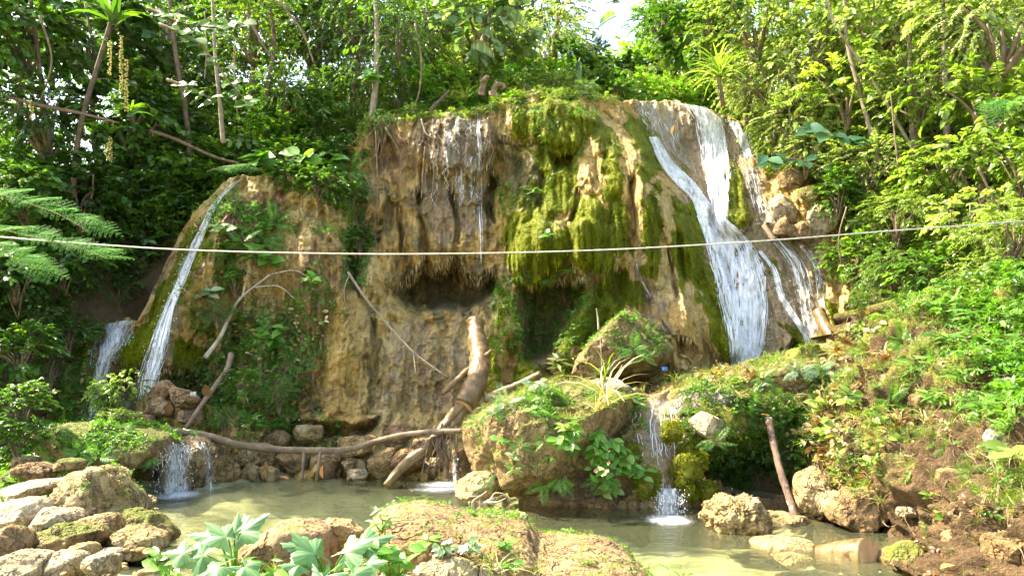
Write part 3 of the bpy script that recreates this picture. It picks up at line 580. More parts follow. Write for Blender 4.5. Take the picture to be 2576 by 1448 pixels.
# ------------------------------------------------------------------ boulders
_ico = {}
def ico(sub):
    if sub not in _ico:
        bm = bmesh.new(); bmesh.ops.create_icosphere(bm, subdivisions=sub, radius=1.0)
        _ico[sub] = (np.array([v.co[:] for v in bm.verts]), np.array([[v.index for v in f.verts] for f in bm.faces])); bm.free()
    return _ico[sub]
def star_radius(poly, th):
    """distance from the origin to the outline in each direction"""
    p = np.array(poly, float); r = np.zeros(len(th)); dx, dy = np.cos(th), np.sin(th)
    for a in range(len(p)):
        x0, y0 = p[a]; ex, ey = p[(a + 1) % len(p)] - p[a]
        den = dx * ey - dy * ex; den = np.where(np.abs(den) < 1e-9, 1e-9, den)
        t = (x0 * ey - y0 * ex) / den; s = (x0 * dy - y0 * dx) / den
        r = np.where((t > 0) & (s >= -1e-6) & (s <= 1 + 1e-6), np.maximum(r, t), r)
    return r
def rock_mesh(name, outline, thick, mat, seed, sub=4, amp=.10, e=.66, cuts=10, pit=.0, strata=.0):
    """a stone from its outline (metres, x right, z up, about the origin) and its depth"""
    rs = np.random.default_rng(seed)
    th = np.linspace(-np.pi, np.pi, 181); r = star_radius(outline, th); r = np.where(r <= 0, r[r > 0].mean(), r)
    k = np.ones(7) / 7; r = np.convolve(np.r_[r[-4:-1], r, r[1:4]], k, 'valid')
    D, Fc = ico(sub); t = np.arctan2(D[:, 2], D[:, 0]); c = np.sqrt(D[:, 0] ** 2 + D[:, 2] ** 2); rad = np.interp(t, th, r)
    s = D[:, 1]; ce = np.where(c > 1e-6, c, 1e-6) ** e
    X = np.stack([rad * np.cos(t) * ce, np.sign(s) * np.abs(s) ** e * thick / 2, rad * np.sin(t) * ce], -1)
    size = float(np.mean(r))
    for _ in range(cuts):                                 # broken faces
        n = rs.normal(size=3); n[1] = -abs(n[1]) - .25; n /= np.linalg.norm(n)
        h = X @ n; lim = h.max() * rs.uniform(.55, .86); over = np.maximum(h - lim, 0); X = X - (over * .88)[:, None] * n
    q = X / size; o = rs.uniform(0, 50, 3)
    dd = amp * size * (1.7 * fbm(q * 1.5 + o, 4, seed) + 1.15 * fbm(q * 3.2 + o, 4, seed + 3, .55, True) + .22 * fbm(q * 7.5 + o, 3, seed + 4, .6, True) + .24 * fbm(q * 16 + o, 3, seed + 5, .65))
    if pit: dd = dd - pit * size * np.clip(fbm(q * 4.5 + o, 3, seed + 9, .6), 0, 1) ** .7
    if strata: dd = dd + strata * size * np.sin(q[:, 2] * 17 + 2.2 * fbm(q * 2 + o, 3, seed + 1)) * .35
    nrm = X / (np.linalg.norm(X, axis=1)[:, None] + 1e-9)
    return mesh_np(name, X + nrm * dd[:, None], Fc, (mat,), True)
def box_outline(w, h, rs, n=11, sq=.6):
    a = np.linspace(0, 2 * np.pi, n, endpoint=False) + rs.uniform(-.15, .15, n)
    c, s = np.cos(a), np.sin(a)
    return [(w / 2 * np.sign(x) * abs(x) ** sq * rs.uniform(.88, 1.06), h / 2 * np.sign(y) * abs(y) ** sq * rs.uniform(.88, 1.06)) for x, y in zip(c, s)]
_seed = [100]; ROCKS = []
def rock(poly, d, mat, label, thick=None, name='boulder', cat='boulder', group=None, sub=None, **kw):
    """poly: photo outline or (u0, v0, u1, v1); d: distance of its centre"""
    _seed[0] += 1; sd = kw.pop('seed', _seed[0]); k = d / F
    if len(poly) == 4 and not isinstance(poly[0], tuple):
        u0, v0, u1, v1 = poly; cu_, cv_ = (u0 + u1) / 2, (v0 + v1) / 2
        out = box_outline((u1 - u0) * k, (v1 - v0) * k, np.random.default_rng(sd)); w = (u1 - u0) * k
    else:
        us = [p[0] for p in poly]; vs = [p[1] for p in poly]; cu_, cv_ = (min(us) + max(us)) / 2, (min(vs) + max(vs)) / 2
        out = [((a - cu_) * k, (cv_ - b) * k) for a, b in poly]; w = (max(us) - min(us)) * k
    sub = sub or (5 if w * F / d > 90 else 4)
    me = rock_mesh(name, out, thick or w * .8, M[mat], sd, sub, **kw)
    o = tag(link(name, me, loc=P(cu_, cv_, d)), label, cat, group); ROCKS.append(o); return o
G1 = 'boulders heaped on the near shore'
rock([(15, 1225), (60, 1212), (150, 1206), (156, 1222), (90, 1250), (25, 1262), (8, 1245)], 7.0, 'pale', 'long flat pale slab leaning against the big pitted boulder', .7, group=G1, cuts=3, amp=.05)
BIGB = rock([(150, 1235), (180, 1198), (240, 1180), (262, 1192), (300, 1245), (345, 1290), (335, 1325), (260, 1345), (180, 1340), (140, 1290)], 6.9, 'ochre', 'largest ochre boulder of the shore heap, pointed and pitted', 1.0, group=G1, sub=5, amp=.13, pit=.05)
rock([(262, 1295), (330, 1285), (380, 1300), (425, 1345), (432, 1372), (380, 1385), (290, 1360), (262, 1330)], 6.7, 'mossy', 'low mossy boulder at the water edge beside the pool', .7, group=G1)
rock([(-25, 1275), (30, 1258), (95, 1262), (110, 1300), (90, 1345), (-20, 1350)], 6.4, 'pale', 'sunlit rounded pale boulder below the flat slab', .7, group=G1)
rock((70, 1282, 195, 1345), 6.25, 'pale', 'cracked pale boulder between the slab and the pitted boulder', .6, group=G1)
rock((185, 1298, 292, 1385), 6.2, 'ochre', 'blocky ochre boulder in front of the largest one', .6, group=G1)
rock([(70, 1350), (150, 1325), (235, 1335), (262, 1365), (240, 1400), (150, 1415), (80, 1410)], 5.9, 'mossy', 'dark pitted boulder with hollows in the middle of the heap', .7, group=G1, pit=.10)
rock((-30, 1328, 48, 1450), 5.5, 'brown', 'smooth brown boulder cut by the frame edge', .6, group=G1)
rock((165, 1368, 238, 1428), 5.6, 'ochre', 'small rounded ochre stone beside the muddy inlet', .4, group=G1, e=.85)
rock((112, 1392, 200, 1465), 5.35, 'pale', 'pale wedge shaped stone at the lower edge of the heap', .5, group=G1)
rock([(265, 1350), (320, 1330), (395, 1355), (402, 1385), (340, 1402), (275, 1395)], 6.1, 'ochre', 'flat ochre boulder beside the muddy inlet', .7, group=G1)
rock((-20, 1395, 105, 1470), 5.2, 'pale', 'mossy topped stone in the lower corner of the heap', .6, group=G1)
rock((228, 1382, 305, 1425), 5.8, 'grey', 'dark grey wet stone half in the mud', .4, group=G1, amp=.06)
rock((40, 1350, 100, 1395), 5.75, 'ochre', 'small ochre stone wedged beside the brown boulder', .4, group=G1)
rock((25, 1150, 85, 1188), 7.8, 'brown', 'brown stone under the leafy ledge, upper of two', .5, group=G1)
rock((10, 1168, 120, 1216), 7.5, 'brown', 'wide brown stone above the flat slab', .6, group=G1)
rock((210, 1395, 285, 1460), 5.2, 'pale', 'half buried pale stone by the muddy inlet', .4, group=G1)
rock((130, 1155, 200, 1185), 7.7, 'mossy', 'low mossy stone behind the pointed boulder', .5, group=G1)
LEDGE = rock([(105, 1090), (170, 1068), (290, 1075), (380, 1088), (412, 1110), (408, 1145), (370, 1170), (280, 1168), (180, 1150), (120, 1140)], 8.9, 'mossy', 'long mossy overhanging ledge beside the small cascade', 1.6, 'rock_ledge', 'rock ledge', sub=5, cuts=3)
MOUND = rock([(405, 1120), (440, 1104), (500, 1104), (545, 1118), (562, 1160), (568, 1210), (520, 1245), (420, 1245), (385, 1225), (395, 1170)], 9.75, 'wetrock', 'wet rounded travertine mound under the small cascade', 1.0, 'travertine_mound', 'rock', sub=5, cuts=2, amp=.09)
rock((300, 1165, 420, 1235), 9.6, 'brown', 'brown foot of stone under the mossy ledge', .8, sub=4)
G2 = 'stones along the far shore of the pool'
for box, d, m, l in [((548, 1160, 602, 1222), 10.1, 'ochre', 'upright ochre stone right of the small cascade'), ((592, 1118, 690, 1172), 10.5, 'ochre', 'broad yellow stone under the bent log'),
                     ((600, 1168, 652, 1222), 10.2, 'wetrock', 'wet stone at the waterline near the red leaf'), ((640, 1172, 700, 1215), 10.3, 'ochre', 'low ochre stone behind the red leaf'),
                     ((738, 1062, 812, 1115), 10.8, 'ochre', 'round boulder tucked in the hollow above the bent log'), ((845, 1096, 938, 1142), 10.5, 'ochre', 'square topped stone covered with purple dead leaves'),
                     ((700, 1128, 780, 1200), 10.6, 'brown', 'brown stone behind the broken stub of the log'), ((780, 1140, 860, 1205), 10.6, 'brown', 'shaded stone behind the upright orange leaf'),
                     ((858, 1150, 935, 1205), 10.5, 'wetrock', 'wet shore stone right of the orange leaf'), ((925, 1125, 1000, 1198), 10.4, 'ochre', 'tall ochre shore stone between leaf and roots'),
                     ((985, 1132, 1060, 1196), 10.3, 'brown', 'blocky brown stone behind the big root'), ((1040, 1100, 1100, 1150), 10.6, 'red', 'layered reddish stone above the roots'),
                     ((1055, 1150, 1120, 1205), 10.4, 'wetrock', 'wet stone behind the tangle of roots'), ((1128, 1120, 1200, 1215), 10.0, 'brown', 'brown stone beside the trickle near the great boulder'),
                     ((870, 1180, 925, 1212), 10.25, 'pale', 'small pale stone breaking the far waterline'), ((660, 1085, 730, 1130), 10.9, 'brown', 'dark stone under the overhang, next to the log'),
                     ((950, 1070, 1060, 1120), 11.0, 'red', 'cracked red stone shelf below the wet wall')]:
    rock(box, d, m, l, group=G2, cuts=5, amp=.12)
G3 = 'crumbled red stones below the left fall'
for poly, d, l in [([(362, 1010), (390, 965), (420, 957), (432, 985), (400, 1020)], 10.3, 'leaning splinter of red stone, top of the crumbled pile'), ([(420, 970), (470, 985), (500, 1010), (480, 1030), (425, 1015)], 10.2, 'angular red stone beside the plastic scrap'),
                   ([(355, 1010), (400, 1000), (430, 1020), (425, 1050), (360, 1050)], 10.1, 'layered red stone in the middle of the crumbled pile'), ([(335, 1040), (375, 1045), (380, 1070), (340, 1072)], 9.9, 'pale red stone at the foot of the crumbled pile'),
                   ([(440, 1030), (500, 1032), (505, 1060), (445, 1062)], 10.2, 'brown stone under the crumbled pile by the fallen branch')]:
    rock(poly, d, 'red', l, .45, group=G3, amp=.14, e=.6)
PYR = rock([(1440, 940), (1470, 890), (1530, 820), (1575, 782), (1600, 785), (1640, 815), (1692, 850), (1694, 885), (1660, 930), (1630, 975), (1540, 985), (1450, 975)], 10.6, 'mossy', 'pyramid shaped mossy boulder at the foot of the dome', 1.5, sub=6, amp=.08, e=.62)
rock([(1475, 965), (1520, 950), (1560, 958), (1600, 985), (1605, 1010), (1480, 1010)], 9.3, 'grey', 'grey boulder lodged behind the great overhanging one', .7)
GREAT = rock([(1168, 1090), (1190, 1062), (1240, 1030), (1300, 1003), (1390, 968), (1470, 955), (1555, 980), (1588, 1020), (1572, 1070), (1550, 1125), (1500, 1190), (1400, 1230), (1300, 1238), (1240, 1222), (1205, 1190), (1185, 1140)], 8.9, 'mossy',
             'great overhanging boulder between the two pools', 1.9, sub=6, amp=.10, e=.6, cuts=4, seed=77)
rock([(1140, 1222), (1180, 1195), (1235, 1188), (1260, 1215), (1245, 1258), (1200, 1268), (1150, 1250)], 8.4, 'ochre', 'leaning wedge stone under the great boulder', .5)
rock((1300, 1205, 1560, 1310), 8.85, 'brown', 'shaded undercut stone base of the great boulder', 1.1, 'undercut_rock', 'rock', sub=5, cuts=3)
rock((1380, 1262, 1480, 1312), 8.5, 'brown', 'low mud coloured stone at the shaded waterline', .5)
rock((1470, 1250, 1560, 1310), 8.4, 'brown', 'cracked mud coloured block left of the lower chute', .5)
rock((1545, 1245, 1650, 1308), 8.45, 'brown', 'wide cracked block under the mossy pillows', .5)
rock([(1240, 1312), (1245, 1270), (1262, 1258), (1272, 1275), (1285, 1315)], 7.9, 'mossy', 'small upright stone peg beside the driftwood', .3, cuts=2)
rock((1265, 1288, 1325, 1325), 7.8, 'pale', 'pale wet stone beside the upright peg', .35)
rock([(1735, 1060), (1770, 1035), (1830, 1065), (1838, 1110), (1810, 1125), (1760, 1090)], 8.55, 'pale', 'white tilted slab right of the lower chute', .6, amp=.06)
rock([(1690, 1010), (1760, 985), (1860, 995), (1900, 1030), (1860, 1060), (1760, 1045), (1700, 1035)], 8.95, 'grey', 'lichen grey shelf above the white slab', .9)
rock([(1855, 960), (1885, 918), (1925, 905), (1950, 930), (1965, 975), (1880, 985)], 10.3, 'mossy', 'brown hump hiding the foot of the main fall, nearer one', .8)
rock([(1838, 955), (1860, 920), (1895, 902), (1915, 915), (1890, 965)], 10.7, 'mossy', 'brown hump behind its twin at the foot of the main fall', .7)
for box, d, m, l in [((1612, 1132, 1640, 1190), 8.35, 'mossy_yellow', 0)][:0]: pass
CORAL = rock([(1775, 1300), (1790, 1270), (1830, 1252), (1862, 1262), (1895, 1250), (1912, 1290), (1925, 1330), (1880, 1342), (1800, 1340)], 7.35, 'ochre', 'coral like pitted rock standing in the pool', .6, 'pitted_rock', 'rock', sub=6, amp=.20, pit=.22, cuts=0)
rock((1915, 1288, 1995, 1325), 7.75, 'ochre', 'low ochre stone at the foot of the leaning log', .4)
rock([(2008, 1240), (2020, 1195), (2060, 1178), (2090, 1200), (2085, 1260), (2050, 1290), (2012, 1285)], 7.8, 'ochre', 'tall ochre boulder right of the leaning log', .7, sub=5)
rock((2050, 1232, 2125, 1300), 7.55, 'ochre', 'boulder with a pale top on the right shore', .5)
rock((2085, 1262, 2150, 1318), 7.3, 'brown', 'round brown stone on the right shore', .4)
rock((2120, 1225, 2230, 1330), 7.3, 'brown', 'wide earthy boulder at the foot of the red bank', .7, sub=5)
rock((1968, 1300, 2040, 1330), 7.5, 'wetrock', 'wet flat stone beside the base of the leaning log', .4)
rock([(1885, 1362), (1950, 1352), (2050, 1362), (2055, 1385), (1990, 1400), (1910, 1395)], 6.72, 'ochre', 'tan submerged slab, larger of two beside the cut log', .5, 'submerged_slab', 'slab', amp=.04, cuts=2)
rock([(1935, 1395), (1990, 1388), (2040, 1398), (2045, 1415), (1980, 1425)], 6.45, 'ochre', 'smaller pointed submerged slab in front', .4, 'submerged_slab', 'slab', amp=.04, cuts=2)
rock([(2222, 1420), (2250, 1385), (2300, 1370), (2355, 1385), (2370, 1430), (2300, 1460), (2230, 1455)], 6.0, 'mossy', 'mossy boulder below the red bank at the lower corner', .5, sub=5)
rock((2280, 1152, 2308, 1180), at_bank(2294, 1166)[1] + .03, 'pale', 'small round pale stone stuck in the red bank', .15, name='stone', cat='stone')
rock((2255, 1275, 2330, 1300), at_bank(2292, 1287)[1] + .03, 'pale', 'flat pale stone in the lower red bank', .2, name='stone', cat='stone')
rock((2478, 1075, 2535, 1140), at_bank(2506, 1107)[1] + .03, 'grey', 'grey flat stone under the bamboo grass', .12, name='stone', cat='stone')
G4 = 'sunlit mossy boulders beside the upper fall'
for poly, d, m, l in [([(1932, 540), (1940, 500), (1972, 486), (2004, 498), (2008, 540), (1985, 568), (1950, 566)], 13.2, 'pale', 'sunlit boulder splashed by the upper fall'), ([(1996, 512), (2010, 474), (2052, 462), (2078, 480), (2074, 522), (2030, 535)], 13.35, 'mossy', 'moss capped sunlit boulder, upper of the row'), ([(1948, 588), (1956, 552), (1984, 540), (2004, 562), (1998, 596)], 12.85, 'red', 'small brown boulder below the splashed one'),
                   ([(2022, 590), (2030, 545), (2056, 512), (2096, 520), (2108, 560), (2085, 602), (2045, 605)], 13.0, 'pale', 'sunlit boulder at the right end of the row'), ([(1955, 482), (1962, 440), (1996, 418), (2030, 430), (2032, 468), (2000, 492)], 13.7, 'mossy', 'pale green boulder above the splashed one'), ([(1988, 604), (1998, 566), (2024, 552), (2042, 580), (2034, 612)], 12.75, 'brown', 'dark split boulder at the head of the slide')]:
    rock(poly, d, m, l, group=G4, amp=.11, e=.55, cuts=9, sub=4)
FORE = rock([(935, 1300), (985, 1268), (1040, 1275), (1110, 1292), (1170, 1325), (1240, 1318), (1320, 1335), (1360, 1370), (1440, 1385), (1510, 1370), (1560, 1385), (1610, 1420), (1660, 1480), (1600, 1560), (1200, 1570), (960, 1540), (915, 1400)], 4.55, 'brown',
            'long sunlit rock ridge across the near shore', 1.1, 'rock_ridge', 'rock', sub=6, amp=.055, e=.55, cuts=0, strata=.05, seed=5)
ROUND = rock([(618, 1400), (640, 1350), (690, 1325), (760, 1312), (800, 1320), (830, 1340), (850, 1420), (850, 1560), (640, 1560), (605, 1480)], 4.5, 'brown', 'big smooth rounded boulder behind the lobed leaves', .8, sub=5, amp=.05, cuts=2)
rock([(790, 1345), (820, 1312), (870, 1318), (905, 1345), (910, 1400), (800, 1400)], 4.7, 'ochre', 'notched stone beside the smooth rounded boulder', .5)
rock([(1035, 1440), (1080, 1412), (1140, 1408), (1190, 1430), (1215, 1520), (1040, 1520)], 3.9, 'pale', 'white sunlit stone among the foreground herbs', .5)
rock((1205, 1420, 1270, 1490), 3.95, 'pale', 'small pale stone right of the white one', .3)
rock((560, 1430, 660, 1540), 4.2, 'brown', 'low stone hidden under the lobed leaves', .5)

# where a line of sight through a photo point meets rock, bank or cliff
from mathutils.bvhtree import BVHTree
_bvh = []
def rock_trees():
    for o in ROCKS[len(_bvh):]:
        me = o.data; n = len(me.vertices); co = np.empty(n * 3, np.float32); me.vertices.foreach_get('co', co); co = co.reshape(-1, 3) + np.array(o.location, np.float32)
        f = np.empty(len(me.loops), np.int32); me.loops.foreach_get('vertex_index', f); _bvh.append((BVHTree.FromPolygons(co.tolist(), f.reshape(-1, 3).tolist()), CU + (co[:, 0] / co[:, 1]).min() * F - 2, CU + (co[:, 0] / co[:, 1]).max() * F + 2, HV - ((co[:, 2] - CAM_Z) / co[:, 1]).max() * F - 2, HV - ((co[:, 2] - CAM_Z) / co[:, 1]).min() * F + 2))
    return _bvh
CAMV = Vector((0, 0, CAM_Z))
def hit(u, v, default=None, rocks_only=False):
    best = 1e9; dr = P(u, v, 1.0) - CAMV
    for t, ua, ub, va, vb in rock_trees():
        if not (ua < u < ub and va < v < vb): continue
        r = t.ray_cast(CAMV, dr.normalized())
        if r[0] is not None: best = min(best, r[0].y)
    if not rocks_only:
        if u > 1545 and v > np.interp(u, [a for a, b in BANK_TOP], [b for a, b in BANK_TOP]): best = min(best, float(bank_depth(np.array([[u]], np.float32), np.array([[v]], np.float32))[0][0, 0]))
        if 125 < u < 2195 and v > np.interp(u, [a for a, b in CLIFF_TOP], [b for a, b in CLIFF_TOP]): best = min(best, float(cliff_depth(np.array([[u]], np.float32), np.array([[v]], np.float32))[0][0, 0]))
        if v > HV + 60: best = min(best, water_d(v))
    return best if best < 1e8 else default
# ------------------------------------------------------------------ falling water
def strands(X, n, seed, wid, root):
    """threads of white water riding on the sheet"""
    rs = np.random.default_rng(seed + 900); rows, cols = X.shape[:2]; K = 34; i = np.arange(n)[:, None]
    s0 = np.clip(rs.uniform(-.08, .90, n), 0, 1)[:, None]; s1 = np.clip(s0 + rs.uniform(.06, .34, n)[:, None], 0, 1); w = np.linspace(0, 1, K)[None]; s = s0 + (s1 - s0) * w
    q = np.stack([i * 3.7 + 0 * s, s * 9, 0 * s + seed], -1); t = np.clip(rs.beta(1.15, 1.15, n)[:, None] + .07 * vnoise(q, 1) + .035 * vnoise(q * 3.1, 2), -.06, 1.06)
    a = s * (rows - 1); b = t * (cols - 1); a0 = np.minimum(a.astype(int), rows - 2); b0 = np.clip(b.astype(int), 0, cols - 2); fa = (a - a0)[..., None]; fb = (b - b0)[..., None]
    p = (X[a0, b0] * (1 - fb) + X[a0, b0 + 1] * fb) * (1 - fa) + (X[a0 + 1, b0] * (1 - fb) + X[a0 + 1, b0 + 1] * fb) * fa
    lat = X[a0, -1] - X[a0, 0]; lat = lat / (np.linalg.norm(lat, axis=-1)[..., None] + 1e-9); hw = (wid * rs.uniform(.35, 1.3, n)[:, None] * (.35 + .65 * np.sin(np.pi * w) ** .6) * (1 + .45 * vnoise(q * 1.9, 3)))[..., None]
    p = p + np.stack([0 * s, -(rs.uniform(.004, .035, n)[:, None] + .012 * vnoise(q * 1.7, 4)), 0 * s], -1); tw = np.stack([0 * s, .35 * vnoise(q * 1.3, 5), 0 * s], -1) * hw
    V = np.stack([p - lat * hw - tw, p + lat * hw + tw], 2).reshape(-1, 3); f = grid_faces(K, 2)[None] + (np.arange(n) * K * 2)[:, None, None]
    o = link('strands', mesh_np('strands', V, f.reshape(-1, 4), (M['strand'],), True, {'lv': np.repeat(rs.random(n), K * 2)}), root); o['kind'] = 'stuff'
def fall(left, right, label, cover=.55, edge=.18, rows=90, cols=22, off=.05, depth='cliff', free=None, foam=.05, name='waterfall', parts=True, seed=0, threads=None, tw=.006):
    """a sheet of water between two bank lines; depth: the rock it runs over, or a list of (v, d)"""
    L = smooth_path(left, rows); Rr = smooth_path(right, rows); t = np.linspace(0, 1, cols)
    U = (L[:, None, 0] + (Rr - L)[:, None, 0] * t).astype(np.float32); V = (L[:, None, 1] + (Rr - L)[:, None, 1] * t).astype(np.float32)
    if depth == 'cliff': d = cliff_depth(U, V)[0]
    elif depth == 'bank': d = bank_depth(U, V)[0]
    elif depth == 'rock': d = np.array([[hit(float(a), float(b), 9.5, True) or 9.5 for a, b in zip(ra, rb)] for ra, rb in zip(U, V)], np.float32); d = np.minimum.accumulate(np.minimum(d, 9.72), 0)
    else: d = np.interp(V, [a for a, b in depth], [b for a, b in depth]).astype(np.float32)
    if isinstance(depth, str):                       # the sheet bridges small hollows
        for _ in range(6):
            dn = d.copy(); dn[1:-1] = np.minimum(d[1:-1], (d[:-2] + d[2:]) / 2 + .004); d = dn
    if free is not None:                                 # beyond this photo row the water falls clear of the rock
        for j in range(cols):
            k = np.where(V[:, j] > free)[0]
            if len(k): d[k, j] = d[max(k[0] - 1, 0), j] - .10 * np.sqrt(np.linspace(0, 1, len(k)))
    p = Pn(U, V, d); q = np.stack([U / 12.0, V / 45.0, np.full_like(U, seed)], -1)
    lift = fbm(q, 3, 200 + seed); d = d - off - foam * (lift + .5 * fbm(q * 3.1, 2, 210 + seed))
    X = Pn(U, V, d); ln = np.r_[0, np.cumsum(np.linalg.norm(np.diff(X[:, cols // 2], axis=0), axis=1))]
    w = np.linalg.norm(X[:, -1] - X[:, 0], axis=1)
    c = cover - 1.5 * edge * (np.abs(2 * t - 1) ** 3)[None] * 2 + .10 * fbm(np.stack([U / 60, V / 90, np.full_like(U, seed + 3)], -1), 3, 220) - .25 * (np.linspace(0, 1, rows)[:, None] > .985)
    me = mesh_np(name, X.reshape(-1, 3), grid_faces(rows, cols)[:, ::-1], (M['falls'],), True,
                 {'fs': np.repeat(ln, cols) + seed * 7.7, 'ft': (t[None] * w[:, None]).ravel() + seed * 3.3, 'cover': c.ravel()})
    root = tag(link(name, me), label, 'waterfall')
    n = int(threads if threads is not None else 120 * ln[-1] * w.mean() ** .75 * cover ** 1.5)
    if n > 0: strands(X, n, seed, tw, root)
    if parts:
        rs = np.random.default_rng(seed + 500); g = Geo(); n = int(220 * parts)
        for i in range(n):                               # loose drops thrown off the sheet
            j = min(rows - 1, int(rows * rs.uniform(.15, 1))); tt = rs.choice([rs.uniform(-.12, .06), rs.uniform(.94, 1.12), rs.uniform(0, 1)])
            pt = X[j, 0] + (X[j, -1] - X[j, 0]) * tt + rs.normal(0, .03, 3) + np.array([0, -.06, 0]); r = rs.uniform(.002, .0055)
            D, Fc = ico(1); g.add(pt + D * np.array([r, r, r * rs.uniform(1, 2.6)]), Fc)
        g.build('droplets', M['drop'], root)['kind'] = 'stuff'
    return root, X
fall([(1632, 345), (1655, 405), (1700, 462), (1742, 505), (1765, 570), (1788, 650), (1812, 750), (1832, 850), (1842, 945)],
     [(1655, 345), (1690, 405), (1748, 462), (1785, 512), (1850, 575), (1902, 640), (1930, 740), (1928, 850), (1890, 950)], 'broad white main fall sliding down the dome', .72, .15, 240, 70, foam=.12, threads=700, tw=.0095, seed=1, parts=2.0)
fall([(1690, 257), (1735, 282), (1750, 335), (1765, 410), (1782, 490), (1792, 565)], [(1778, 270), (1818, 302), (1834, 350), (1836, 415), (1830, 480), (1828, 570)], 'bright sunlit upper cascade over the crest', .62, .14, 120, 34, seed=2)
fall([(1826, 300), (1842, 330), (1862, 370), (1872, 400)], [(1858, 308), (1880, 340), (1893, 380), (1898, 412)], 'short sunlit spout at the end of the crest', .62, .12, 50, 20, seed=3, free=385)
fall([(1872, 420), (1885, 480), (1900, 540), (1915, 580)], [(1900, 420), (1920, 480), (1945, 540), (1990, 600)], 'thin spray veil beside the sunlit boulders', .40, .12, 60, 24, seed=4)
fall([(1590, 262), (1612, 300), (1640, 345)], [(1690, 258), (1710, 320), (1760, 450)], 'thin film of trickles over the crest rock', .40, .06, 90, 50, seed=5, parts=0, threads=60, tw=.004)
fall([(1905, 632), (1938, 680), (1952, 735), (1978, 785), (2012, 835), (2030, 885)], [(1918, 628), (1954, 680), (1970, 735), (1998, 785), (2032, 835), (2050, 885)], 'narrow white rivulet nearest the main fall', .62, .14, 100, 12, seed=6, parts=.3)
fall([(1935, 605), (1975, 660), (1995, 720), (2008, 780), (2030, 850)], [(1965, 600), (2020, 660), (2040, 730), (2050, 800), (2065, 870)], 'wide thin veil over the grey slide', .46, .12, 100, 30, seed=7, parts=.3)
fall([(1985, 600), (2030, 650), (2050, 700), (2058, 770)], [(2020, 610), (2062, 660), (2075, 710), (2078, 775)], 'outermost veil above the forked log', .44, .12, 80, 20, seed=8, parts=.2)
fall([(578, 462), (525, 530), (490, 600), (452, 680), (412, 780), (372, 880), (350, 955), (345, 1000)], [(618, 446), (560, 500), (515, 590), (478, 680), (440, 780), (428, 850), (408, 930), (390, 985)], 'slender left fall sliding down the red earth ridge', .60, .13, 160, 30, seed=9, free=905, parts=1.2)
fall([(248, 818), (232, 870), (224, 950), (215, 1030), (212, 1070)], [(345, 800), (330, 850), (292, 900), (262, 990), (240, 1075)], 'lower left curtain dropping from a mossy lip', .56, .14, 120, 36, seed=10, free=900, parts=1.2)
fall([(412, 1122), (408, 1160), (398, 1243)], [(470, 1108), (478, 1150), (488, 1244)], 'small white cascade into the left pool', .58, .14, 60, 24, depth='rock', seed=11, off=.02)
fall([(480, 1112), (505, 1150), (512, 1235)], [(520, 1110), (545, 1160), (548, 1232)], 'thin side trickle of the small cascade', .38, .10, 50, 16, depth='rock', seed=12, off=.02, parts=.1)
fall([(1612, 1005), (1596, 1080), (1622, 1180), (1650, 1240), (1658, 1298)], [(1705, 1003), (1718, 1080), (1718, 1180), (1712, 1240), (1708, 1300)], 'lower chute of water between the moss pillows', .42, .08, 120, 44, depth='bank', seed=13, off=.06, foam=.02, parts=.3, threads=90, tw=.004)
fall([(1072, 300), (1068, 360), (1078, 440), (1080, 520)], [(1235, 296), (1240, 360), (1236, 440), (1225, 520)], 'broad thin veil wetting the grey upper wall', .30, .22, 90, 70, seed=31, parts=0, off=.06, threads=34, tw=.0035)
fall([(1658, 1228), (1656, 1262), (1658, 1300)], [(1708, 1228), (1710, 1262), (1708, 1302)], 'fringe of drips at the end of the lower chute', .56, .12, 40, 22, depth=[(1200, 8.22), (1240, 8.12), (1305, 8.02)], seed=14)
fall([(1198, 275), (1196, 330), (1200, 400), (1200, 500), (1204, 600), (1206, 665)], [(1212, 275), (1212, 330), (1215, 400), (1212, 500), (1214, 600), (1212, 665)], 'long thin trickle down the shaded grey wall', .40, .12, 140, 8, seed=15, parts=.3, threads=30, tw=.0035)
for i, (u0, v0, v1, l) in enumerate([(1128, 310, 440, 'short drip left of the grey wall centre'), (1152, 292, 345, 'tiny spill at the top of the grey wall'), (1100, 420, 480, 'drip from the lower left of the grey wall'), (1160, 430, 520, 'drip from the middle of the grey wall'), (1185, 425, 500, 'drip beside the long thin trickle')]):
    fall([(u0 - 5, v0), (u0 - 7, (v0 + v1) / 2), (u0 - 3, v1)], [(u0 + 5, v0), (u0 + 6, (v0 + v1) / 2), (u0 + 3, v1)], l, .52, .10, 50, 6, seed=20 + i, parts=.05)
fall([(1588, 650), (1602, 700), (1640, 770), (1665, 835)], [(1604, 650), (1618, 700), (1656, 770), (1682, 835)], 'narrow stream hidden in the cleft of the dome', .40, .1, 80, 8, seed=16, parts=0, threads=12, tw=.004)
fall([(1138, 1140), (1136, 1170), (1138, 1215)], [(1152, 1140), (1152, 1170), (1150, 1215)], 'little spill into the pool beside the roots', .55, .1, 40, 10, depth=[(1130, 9.95), (1215, 9.75)], seed=17, parts=.2)
def foam_patch(u, v, ru, label, seed):
    d = water_d(v); c = P(u, v, d); w = ru * d / F; n = 26; m = 14
    a = np.linspace(0, 2 * np.pi, n, endpoint=False); r = np.linspace(0, 1, m)
    X = np.stack([c.x + w * r[:, None] * np.cos(a), c.y + 1.1 * w * r[:, None] * np.sin(a), .012 + 0 * r[:, None] * a], -1)
    X[..., 2] += .02 * np.clip(fbm(X * 14, 3, seed), 0, 1) * (1 - r[:, None])
    me = mesh_np('foam', X.reshape(-1, 3), grid_faces(m, n, True), (M['falls'],), True, {'fs': X[..., 0].ravel() * 3, 'ft': X[..., 1].ravel() * .7, 'cover': (.80 - .50 * r[:, None] ** 1.2 + 0 * a).ravel()})
    tag(link('foam', me), label, 'foam', kind='stuff')
